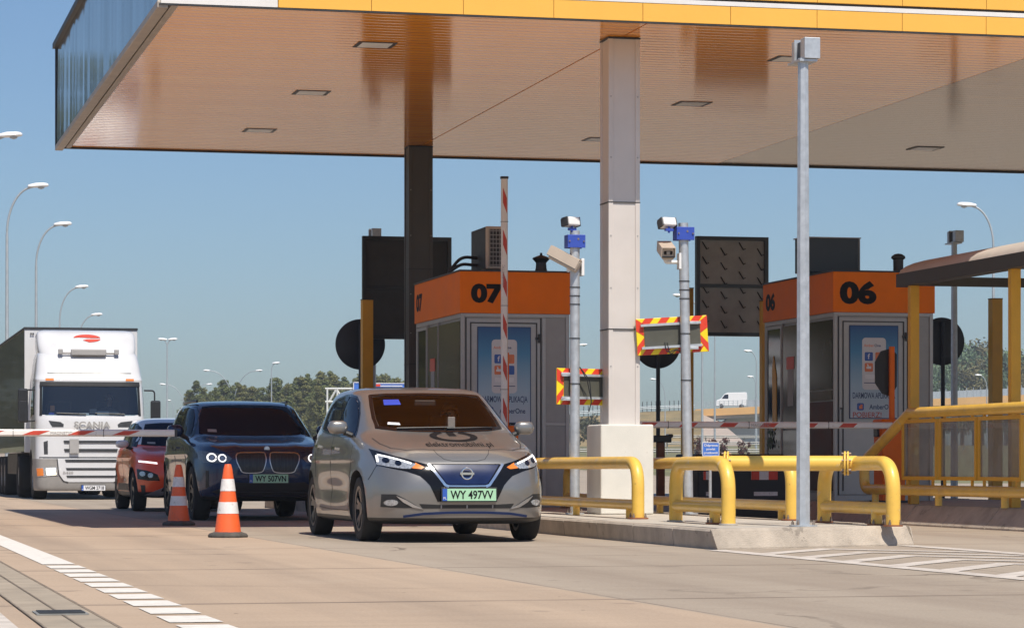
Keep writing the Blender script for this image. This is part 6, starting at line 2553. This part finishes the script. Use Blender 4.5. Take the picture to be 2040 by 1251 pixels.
# ---- dark blue SUV
def make_suv():
    root = thing('suv_car', 'dark blue SUV with round white light rings and twin black grilles, waiting under the canopy', 'car', (5.70, 37.7, 0), 0)
    pm = carpaint('midnight_paint', (.011, .032, .09), .4, .26)
    mats = [pm, M['black'], M['black'], pm]
    body, bvh = car_shell(root, SUV_LV, suv_disp, mats, (.86, 3.72), .375, .25, .33, .93)
    ws = [(-.735, 1.178), (-.5, 1.158), (0, 1.150), (.5, 1.158), (.735, 1.178), (.715, 1.28), (.68, 1.40), (.635, 1.50), (.60, 1.565), (.4, 1.585), (0, 1.592), (-.4, 1.585), (-.60, 1.565), (-.635, 1.50), (-.68, 1.40), (-.715, 1.28)]
    sc = patch('windscreen', ws, 'F', bvh, M['carglass'], root, off=.004, e=.06)
    patch('paper_sticker', [(-.62, 1.20), (-.50, 1.195), (-.50, 1.235), (-.615, 1.24)], 'F', bvh, M['grey_plastic'], sc, off=.007, e=.04, thick=0)
    KL = [(-.405, .893), (-.24, .905), (-.06, .906), (-.032, .875), (-.026, .80), (-.05, .71), (-.085, .655), (-.20, .640), (-.335, .648), (-.375, .70), (-.418, .80)]
    for s in (1, -1):
        q = KL if s == 1 else mirror(KL)
        k = patch('kidney_grille', q, 'F', bvh, M['satin_black'], root, off=.006, e=.05)
        qq = q + [q[0]]
        sq_ = smooth_poly(q, 3)
        hh_ = len(sq_) // 2
        for part in (sq_[:hh_ + 1], sq_[hh_:] + sq_[:1]):
            patch('grille_frame', ribbon(part, .011), 'F', bvh, M['silver'], k, off=.016, e=.04)
        for j in range(7):
            xx = s * -(.075 + j * .048)
            patch('grille_bar', ribbon([(xx, .88), (xx * 1.0, .67)], .008), 'F', bvh, M['dark_metal'], k, off=.010, e=.06)
        hl = [(-.872, .915), (-.84, .938), (-.70, .915), (-.52, .865), (-.475, .835), (-.53, .775), (-.68, .770), (-.82, .778), (-.868, .83)]
        lamp = patch('headlight', hl if s == 1 else mirror(hl), 'F', bvh, M['smoke_lens'], root, off=.005, e=.035)
        for cx, cz, rr in ((-.725, .845, .058), (-.600, .836, .053)):
            a = [(s * cx + rr * cos(k * pi / 12 + .0), cz + rr * sin(k * pi / 12)) for k in range(25)]
            b = [(s * cx + rr * .72 * cos(k * pi / 12), cz + rr * .72 * sin(k * pi / 12)) for k in range(25)]
            arcp = [p for p in a[:24]] + [p for p in b[:24]][::-1]
            patch('light_ring', arcp, 'F', bvh, M['led'], lamp, off=.012, e=.03)
            patch('projector', [(s * cx + rr * .5 * cos(k * pi / 6), cz + rr * .5 * sin(k * pi / 6)) for k in range(12)], 'F', bvh, M['lens'], lamp, off=.009, e=.03)
        vt = [(-.80, .67), (-.77, .67), (-.765, .45), (-.80, .44)]
        patch('air_curtain', vt if s == 1 else mirror(vt), 'F', bvh, M['black'], root, off=.004, e=.05)
    li = [(-.50, .520), (-.30, .508), (.30, .508), (.50, .520), (.62, .44), (.74, .39), (.60, .345), (-.60, .345), (-.74, .39), (-.62, .44)]
    patch('lower_grille', li, 'F', bvh, M['black'], root, off=.005, e=.06)
    patch('bumper_line', ribbon([(-.62, .372), (-.3, .385), (.3, .385), (.62, .372)], .012), 'F', bvh, M['dark_metal'], root, off=.012, e=.06)
    h, n = cast(bvh, 'F', 0, .958, .004)
    rb = MB()
    rb.lathe([(.001, -.010), (.036, -.008), (.040, 0), (.040, .01)], h, 'y', 20)
    rb.build('badge', M['silver'], root, smooth=40)
    plate(root, (0.008, -.025, .566), UX, UZ, FW, 'WY 507VN', M['plate_green'])
    patch('bonnet_gap', ribbon([(-.72, .45), (-.5, .26), (-.2, .20), (.2, .20), (.5, .26), (.72, .45)], .008), 'T', bvh, M['black'], root, off=.001, e=.05, thick=.003)
    al = [(1.50, 1.13), (1.72, 1.30), (2.0, 1.47), (2.25, 1.56), (2.6, 1.59), (3.2, 1.585), (3.7, 1.53), (4.05, 1.40), (4.2, 1.25), (3.8, 1.20), (3.0, 1.17), (2.2, 1.14)]
    sides('window_frame', al, 'L', bvh, M['gloss_black'], root, off=.003, e=.09)
    sides('side_window', [(1.60, 1.15), (1.78, 1.29), (2.02, 1.43), (2.26, 1.53), (2.5, 1.555), (2.52, 1.165), (2.1, 1.155)], 'L', bvh, M['carglass'], root, off=.007, e=.09)
    sides('side_window', [(2.58, 1.17), (2.56, 1.56), (3.2, 1.555), (3.66, 1.50), (3.7, 1.215), (3.1, 1.19)], 'L', bvh, M['carglass'], root, off=.007, e=.09)
    sides('window_trim', ribbon([(1.54, 1.125), (2.2, 1.135), (3.0, 1.165), (3.8, 1.195), (4.18, 1.235)], .014), 'L', bvh, M['silver'], root, off=.008, e=.08)
    for ln in ([(1.36, .38), (1.30, .7), (1.38, 1.08)], [(2.5, .38), (2.48, .7), (2.54, 1.12)], [(1.36, .38), (2.5, .38), (3.2, .40)]):
        sides('panel_gap', ribbon(ln, .009), 'L', bvh, M['black'], root, off=.0015, e=.06, thick=.004)
    sides('sill_trim', [(1.35, .34), (3.2, .34), (3.15, .44), (1.4, .44)], 'L', bvh, M['black'], root, off=.006, e=.1)
    sides('door_handle', ribbon([(2.2, .985), (2.42, .99)], .03), 'L', bvh, pm, root, off=.03, e=.05, thick=.03)
    mirror_part(root, (-1.045, 1.62, 1.22), (.24, .15, .17), pm, -1)
    mirror_part(root, (1.045, 1.62, 1.22), (.24, .15, .17), pm, 1)
    for s in (-1, 1):
        for yc in (.86, 3.72):
            wheel(root, (s * .81, yc, .372), .372, .245, s, M['rim_dark'], 5, .70)
        rl = MB()
        rl.tube([cast(bvh, 'L' if s < 0 else 'R', y, 1.60, .0)[0] + Vector((-s * .02, 0, .045)) for y in (2.45, 2.7, 3.0, 3.4, 3.7)], .018, 8)
        rl.build('roof_rail', M['satin_black'], root, smooth=40)
    return root


make_suv()


# ---- red crossover with a white roof
def make_crossover():
    root = thing('crossover_car', 'red crossover with white roof and white mirrors, queueing between the lorry and the dark SUV', 'car', (5.7, 45.8, 0))
    pm = carpaint('red_paint', (.85, .075, .01), .05, .35)
    wh = carpaint('white_roof_paint', (.72, .72, .73), .1, .3)
    mats = [pm, M['black'], M['black'], wh]
    dsp = lambda p: suv_disp(p, (.8, 3.4), .33, .98)
    body, bvh = car_shell(root, RED_LV, dsp, mats, (.8, 3.4), .335, .22, .33, .885, roof=1.09)
    ws = [(-.70, 1.082), (-.45, 1.064), (0, 1.058), (.45, 1.064), (.70, 1.082), (.66, 1.20), (.61, 1.33), (.56, 1.435), (.3, 1.455), (-.3, 1.455), (-.56, 1.435), (-.61, 1.33), (-.66, 1.20)]
    sc = patch('windscreen', ws, 'F', bvh, M['carglass'], root, off=.004, e=.06)
    patch('paper_sticker', [(-.60, 1.10), (-.47, 1.095), (-.47, 1.125), (-.595, 1.13)], 'F', bvh, M['grey_plastic'], sc, off=.007, e=.04, thick=0)
    for s in (1, -1):
        f = lambda q: q if s == 1 else mirror(q)
        patch('running_light', f([(-.815, .826), (-.56, .792), (-.555, .764), (-.815, .797)]), 'F', bvh, M['led'], root, off=.008, e=.05)
        lamp = patch('headlight', f([(-.845, .69), (-.70, .66), (-.56, .60), (-.52, .50), (-.70, .50), (-.84, .525)]), 'F', bvh, M['gloss_black'], root, off=.006, e=.05)
        for cx, cz in ((-.77, .61), (-.66, .585)):
            patch('projector', [(s * cx + .04 * cos(k * pi / 5), cz + .04 * sin(k * pi / 5)) for k in range(10)], 'F', bvh, M['lens'], lamp, off=.012, e=.04)
        patch('air_curtain', f([(-.80, .43), (-.74, .43), (-.73, .29), (-.78, .29)]), 'F', bvh, M['black'], root, off=.005, e=.05)
        patch('lower_trim', f([(-.74, .27), (-.45, .40), (-.30, .40), (-.30, .30), (-.55, .25)]), 'F', bvh, M['silver'], root, off=.005, e=.05)
    patch('lower_grille', [(-.44, .46), (.44, .46), (.50, .33), (-.50, .33)], 'F', bvh, M['black'], root, off=.008, e=.06)
    plate(root, (0, -.03, .52), UX, UZ, FW, 'WY 318VK', M['plate_green'])
    al = [(1.28, 1.05), (1.5, 1.22), (1.8, 1.37), (2.1, 1.445), (2.6, 1.465), (3.1, 1.42), (3.45, 1.30), (3.6, 1.17), (3.0, 1.12), (2.2, 1.08)]
    sides('side_window', al, 'L', bvh, M['carglass'], root, off=.005, e=.08)
    for ln in ([(1.25, .38), (1.20, .7), (1.26, 1.0)], [(2.3, .38), (2.28, .7), (2.32, 1.06)]):
        sides('panel_gap', ribbon(ln, .009), 'L', bvh, M['black'], root, off=.0015, e=.06, thick=.004)
    sides('sill_trim', [(1.2, .33), (3.0, .33), (2.95, .45), (1.25, .45)], 'L', bvh, M['black'], root, off=.006, e=.1)
    mirror_part(root, (-.99, 1.42, 1.10), (.23, .14, .13), wh, -1)
    mirror_part(root, (.99, 1.42, 1.10), (.23, .14, .13), wh, 1)
    for s in (-1, 1):
        for yc in (.8, 3.4):
            wheel(root, (s * .785, yc, .33), .33, .215, s, M['rim_two_tone'], 5, .68, 1)
    return root


make_crossover()


# ---- white lorry
def make_lorry():
    root = thing('lorry', 'white high-roofed lorry with dark ribbed box trailer and one lit headlight in view', 'lorry', (5.62, 63.2, 0))
    wp = mat('lorry_white', (.62, .62, .63), .3, var=.03, coat=.6, dirt=.22, dirtcol=(.36, .33, .30), scale=2)
    gp = mat('bumper_grey', (.27, .255, .24), .5, var=.08)
    lv = [(.20, .10, 2.1, 1.14, 9, 9), (.23, .03, 2.15, 1.19, 9, 9), (.50, 0, 2.2, 1.21, 9, 9), (.90, .01, 2.2, 1.215, 9, 9), (1.35, .03, 2.2, 1.215, 8, 9), (1.72, .06, 2.2, 1.215, 8, 9), (1.86, .09, 2.2, 1.215, 8, 9),
          (2.20, .17, 2.2, 1.205, 8, 9), (2.56, .26, 2.2, 1.19, 8, 9), (2.66, .27, 2.2, 1.19, 8, 9), (2.75, .36, 2.2, 1.18, 7, 9), (3.0, .50, 2.2, 1.15, 6.5, 9), (3.20, .66, 2.2, 1.11, 6, 9), (3.30, .86, 2.2, 1.05, 5, 8), (3.33, 1.2, 2.1, .9, 4, 6)]
    mb = loft(lv, sub=4)
    bvh = bvh_of(mb)
    mats = [wp, M['black'], gp, M['dash']]
    for i, f in enumerate(mb.f):
        if sum(mb.v[k].z for k in f) / len(f) < .93:
            mb.mi[i] = 2
    cab = mb.build('cab', mats, root, smooth=40)
    arch = MB()
    for s in (-1, 1):
        arch.lathe([(.60, s * .8), (.60, s * 1.5)], (0, 1.42, .52), 'x', 36, mi=1)
    arch = arch.build('arch', mats, root)
    sp = MB()
    sp.b2((-1.05, .42, 1.30), (1.05, 2.05, 2.60), mi=3)
    sp = sp.build('cab_space', mats, root)
    ws = [(-1.06, 1.87), (1.06, 1.87), (1.03, 2.50), (-1.03, 2.50)]
    c2 = MB()
    c2.prism(ws, (0, -.2, 0), UX, UZ, (0, 1, 0), .9, mi=3)
    c2 = c2.build('screen_space', mats, root)
    cut(cab, [arch, sp, c2])
    patch('windscreen', [(-1.08, 1.855), (1.08, 1.855), (1.05, 2.52), (-1.05, 2.52)], 'F', bvh, M['truckscreen'], root, off=.004, e=.12, thick=.01)
    patch('sun_visor', [(-1.09, 2.50), (1.09, 2.50), (1.08, 2.60), (-1.08, 2.60)], 'F', bvh, M['black'], root, off=.03, e=.12, thick=.04)
    for s in (-1, 1):
        patch('windscreen_post', ribbon([(s * 1.085, 1.85), (s * 1.065, 2.51)], .05), 'F', bvh, M['black'], root, off=.012, e=.1)
        v = [(-.92, 1.74), (-.66, 1.71), (-.59, 1.66), (-.60, 1.60), (-.84, 1.60), (-.88, 1.66)]
        patch('air_scoop', v if s < 0 else mirror(v), 'F', bvh, M['dark_metal'], root, off=.006, e=.08)
        v = [(-1.03, 1.27), (-.94, 1.30), (-.94, 1.0), (-1.02, 1.0)]
        patch('side_vent', v if s < 0 else mirror(v), 'F', bvh, M['dark_metal'], root, off=.006, e=.08)
        v = [(-1.17, .70), (-.76, .72), (-.72, .53), (-1.15, .50)]
        hl = patch('headlight', v if s < 0 else mirror(v), 'F', bvh, M['lens'], root, off=.01, e=.06)
        if s < 0:
            patch('lit_bulb', [(-.98, .69), (-.78, .70), (-.76, .55), (-.96, .54)], 'F', bvh, M['headlight_on'], hl, off=.02, e=.05)
        v = [(-1.165, .69), (-1.04, .695), (-1.03, .53), (-1.15, .52)]
        patch('indicator', v if s < 0 else mirror(v), 'F', bvh, M['amber'], hl, off=.02, e=.05)
        patch('lower_seam', ribbon([(s * .74, .90), (s * .70, .55), (s * .60, .41), (s * .50, .385)], .02), 'F', bvh, M['black'], root, off=.014, e=.06)
    patch('lower_panel', [(-.74, .905), (.74, .905), (.69, .52), (.60, .41), (.5, .39), (-.5, .39), (-.60, .41), (-.69, .52)], 'F', bvh, wp, root, off=.012, e=.1, thick=.03)
    patch('panel_seam', ribbon([(-1.12, .93), (0, .93), (1.12, .93)], .02), 'F', bvh, M['black'], root, off=.008, e=.1)
    patch('cap_seam', ribbon([(-.92, 2.80), (0, 2.80), (.92, 2.80)], .02), 'F', bvh, M['dark_metal'], root, off=.004, e=.1)
    for xx in (-.88, .88):
        patch('marker_lamp', [(xx - .09, 2.63), (xx + .09, 2.63), (xx + .09, 2.67), (xx - .09, 2.67)], 'F', bvh, M['amber'], root, off=.012, e=.1)
    for z, w, h in ((1.275, .58, .055), (1.09, .57, .06), (.855, .55, .06), (.675, .53, .05), (.51, .52, .045)):
        patch('grille_slot', [(-w, z - h / 2), (w, z - h / 2), (w + .02, z + h / 2), (-w - .02, z + h / 2)], 'F', bvh, M['dark_metal'], root, off=.022, e=.12)
    patch('grey_box', [(-.47, 1.02), (-.27, 1.02), (-.27, 1.33), (-.47, 1.33)], 'F', bvh, M['grey_plastic'], root, off=.06, e=.1, thick=.04)
    h = cast(bvh, 'F', 0, 1.60, .012)[0]
    lettering('maker_name', 'SCANIA', (0.03, h.y - .03, 1.578), UX, UZ, .145, M['grey_plastic'], root, width=.80, bold=.035)
    h = cast(bvh, 'F', -.5, .6, .018)[0]
    lettering('model_lettering', 'R420', (-.50, h.y - .01, .575), UX, UZ, .05, M['grey_plastic'], root, width=.22, bold=.02)
    plate(root, (.05, -.03, .26), UX, UZ, FW, 'WGM 2718', M['plate_white'])
    # roof deflector with oval emblem
    dl = [(3.18, .66, 2.0, 1.06, 5, 9), (3.34, .78, 2.0, 1.09, 5, 9), (3.55, .98, 2.0, 1.10, 5, 9), (3.74, 1.22, 2.0, 1.07, 5, 9), (3.80, 1.5, 1.95, .95, 4, 8)]
    dmb = loft(dl, sub=3)
    dbv = bvh_of(dmb)
    df = dmb.build('roof_deflector', wp, root, smooth=40)
    patch('emblem', [(.30 * cos(a), 3.60 + .085 * sin(a)) for a in [pi * (.02 + .96 * k / 14) for k in range(15)]] + [(-.16, 3.615), (.10, 3.60)], 'F', dbv, M['arm_red'], df, off=.01, e=.08, thick=0)
    patch('emblem', [(.30 * cos(a), 3.585 + .085 * sin(a)) for a in [-pi * (.45 - .43 * k / 12) for k in range(13)]] + [(.0, 3.575), (-.10, 3.55)], 'F', dbv, M['arm_red'], df, off=.01, e=.08, thick=0)
    sv = MB()
    sv.box((0, .60, 3.27), (.78, .14, .14))
    sv.box((0, .62, 3.25), (1.30, .05, .05))
    for s in (-1, 1):
        sv.box((s * .62, .60, 3.28), (.10, .12, .12))
    sv.build('roof_lamp_bar', M['grey_plastic'], root, bevel=.02)
    for s in (-1, 1):
        for z, h in ((2.30, .30), (1.95, .50)):
            if s > 0 and z > 2.2:
                continue
            MB().box((s * 1.46, .35, z), (.22, .14, h)).build('wing_mirror', M['satin_black'], root, bevel=.04, seg=3)
        a = MB()
        a.tube(bendpath([(s * 1.2, .3, 2.42), (s * 1.44, .36, 2.42), (s * 1.44, .36, 1.72), (s * 1.2, .3, 1.74)], .08), .018, 8)
        a.build('mirror_arm', M['satin_black'], root, smooth=40)
        cw = [(.45, 1.87), (.9, 1.87), (1.5, 1.80), (1.5, 2.5), (.6, 2.52)]
        patch('side_window', cw, 'L' if s < 0 else 'R', bvh, M['carglass'], root, off=.006, e=.15)
        wheel(root, (s * 1.03, 1.42, .50), .50, .32, s, M['silver'], 10, .58, 1)
        wheel(root, (s * 1.0, 5.0, .50), .50, .56, s, M['silver'], 10, .58, 1)
        for y in (11.2, 12.5, 13.8):
            wheel(root, (s * 1.05, y, .50), .50, .36, s, M['silver'], 10, .58, 1)
    ch = MB()
    ch.b2((-.45, 1.0, .62), (.45, 6.5, 1.0))
    ch.b2((-.9, 2.2, .50), (.9, 3.6, 1.0))
    ch.b2((-.60, 1.3, .30), (.6, 1.6, .6))
    ch.build('chassis', M['black'], root, bevel=.02)
    dsh = MB()
    dsh.b2((-1.03, .44, 1.35), (1.03, .85, 1.84))
    dsh.build('dashboard', M['dash'], root, bevel=.04)
    for x, z, w, hh, m in ((.32, 1.90, .26, .12, 'plate_white'), (-.10, 1.90, .22, .04, 'plate_white'), (-.80, 2.02, .10, .13, 'amber'), (-.82, 1.90, .12, .06, 'sticker_blue'), (.10, 1.96, .16, .10, 'grey_plastic'), (.56, 1.92, .22, .08, 'grey_plastic')):
        MB().box((x, .62, z), (w, .06, hh)).build('papers', M[m], root, bevel=.01)
    for x in (-.55, .55):
        MB().prism([(1.25, 1.32), (1.75, 1.32), (1.95, 2.20), (1.82, 2.22), (1.62, 1.55), (1.25, 1.5)], (x - .28, 0, 0), (0, 1, 0), UZ, UX, .56).build('seat', M['seat'], root, bevel=.04)
    wpr = MB()
    for x0, x1 in ((-.75, -.1), (.1, .75)):
        wpr.tube([cast(bvh, 'F', x0 + (x1 - x0) * i / 4, 1.90 - .02 * i / 4, .03)[0] for i in range(5)], .014, 6)
    wpr.build('wiper', M['black'], root)
    # box trailer
    side = mat('trailer_side', (.10, .105, .07), .22, var=.12, scale=.6, coat=.5, stretch=(1, .4, 1))
    tr = MB()
    tr.b2((-1.27, 2.55, 1.08), (1.27, 16.1, 3.88))
    tb = tr.build('trailer_box', side, root)
    fr = MB()
    fr.b2((-1.285, 2.50, 1.05), (1.285, 2.60, 3.86))
    fr.build('trailer_front', wp, tb, bevel=.02)
    tf = MB()
    tf.b2((-1.29, 2.48, 3.86), (1.29, 16.12, 3.91))
    tf.build('roof_edge', M['dark_metal'], tb)
    for sx in (-1, 1):
        rb = MB()
        y = 2.9
        while y < 16:
            rb.b2((sx * 1.282, y, 1.2), (sx * 1.27, y + .05, 3.84))
            y += .32
        rb.build('side_ribs', side, tb)
    for s in (-1, 1):
        for k in (0, 1):
            MB().box((s * (1.14 - k * .05), 2.47, 3.76), (.035, .03, .03)).build('marker_lamp', M['dark_metal'], tb)
    uc = MB()
    uc.b2((-1.2, 6.4, .55), (1.2, 10.2, 1.06))
    uc.b2((-.5, 3.0, .80), (.5, 15.8, 1.06))
    uc.b2((-1.22, 15.9, .45), (1.22, 16.1, .95))
    uc.build('trailer_frame', M['black'], root, bevel=.02)
    return root


make_lorry()
person('person', 'driver behind the windscreen of the white lorry', (5.62 + .55, 63.2 + 1.50, 1.50), M['shirt'], M['hair'], 1.0, False)
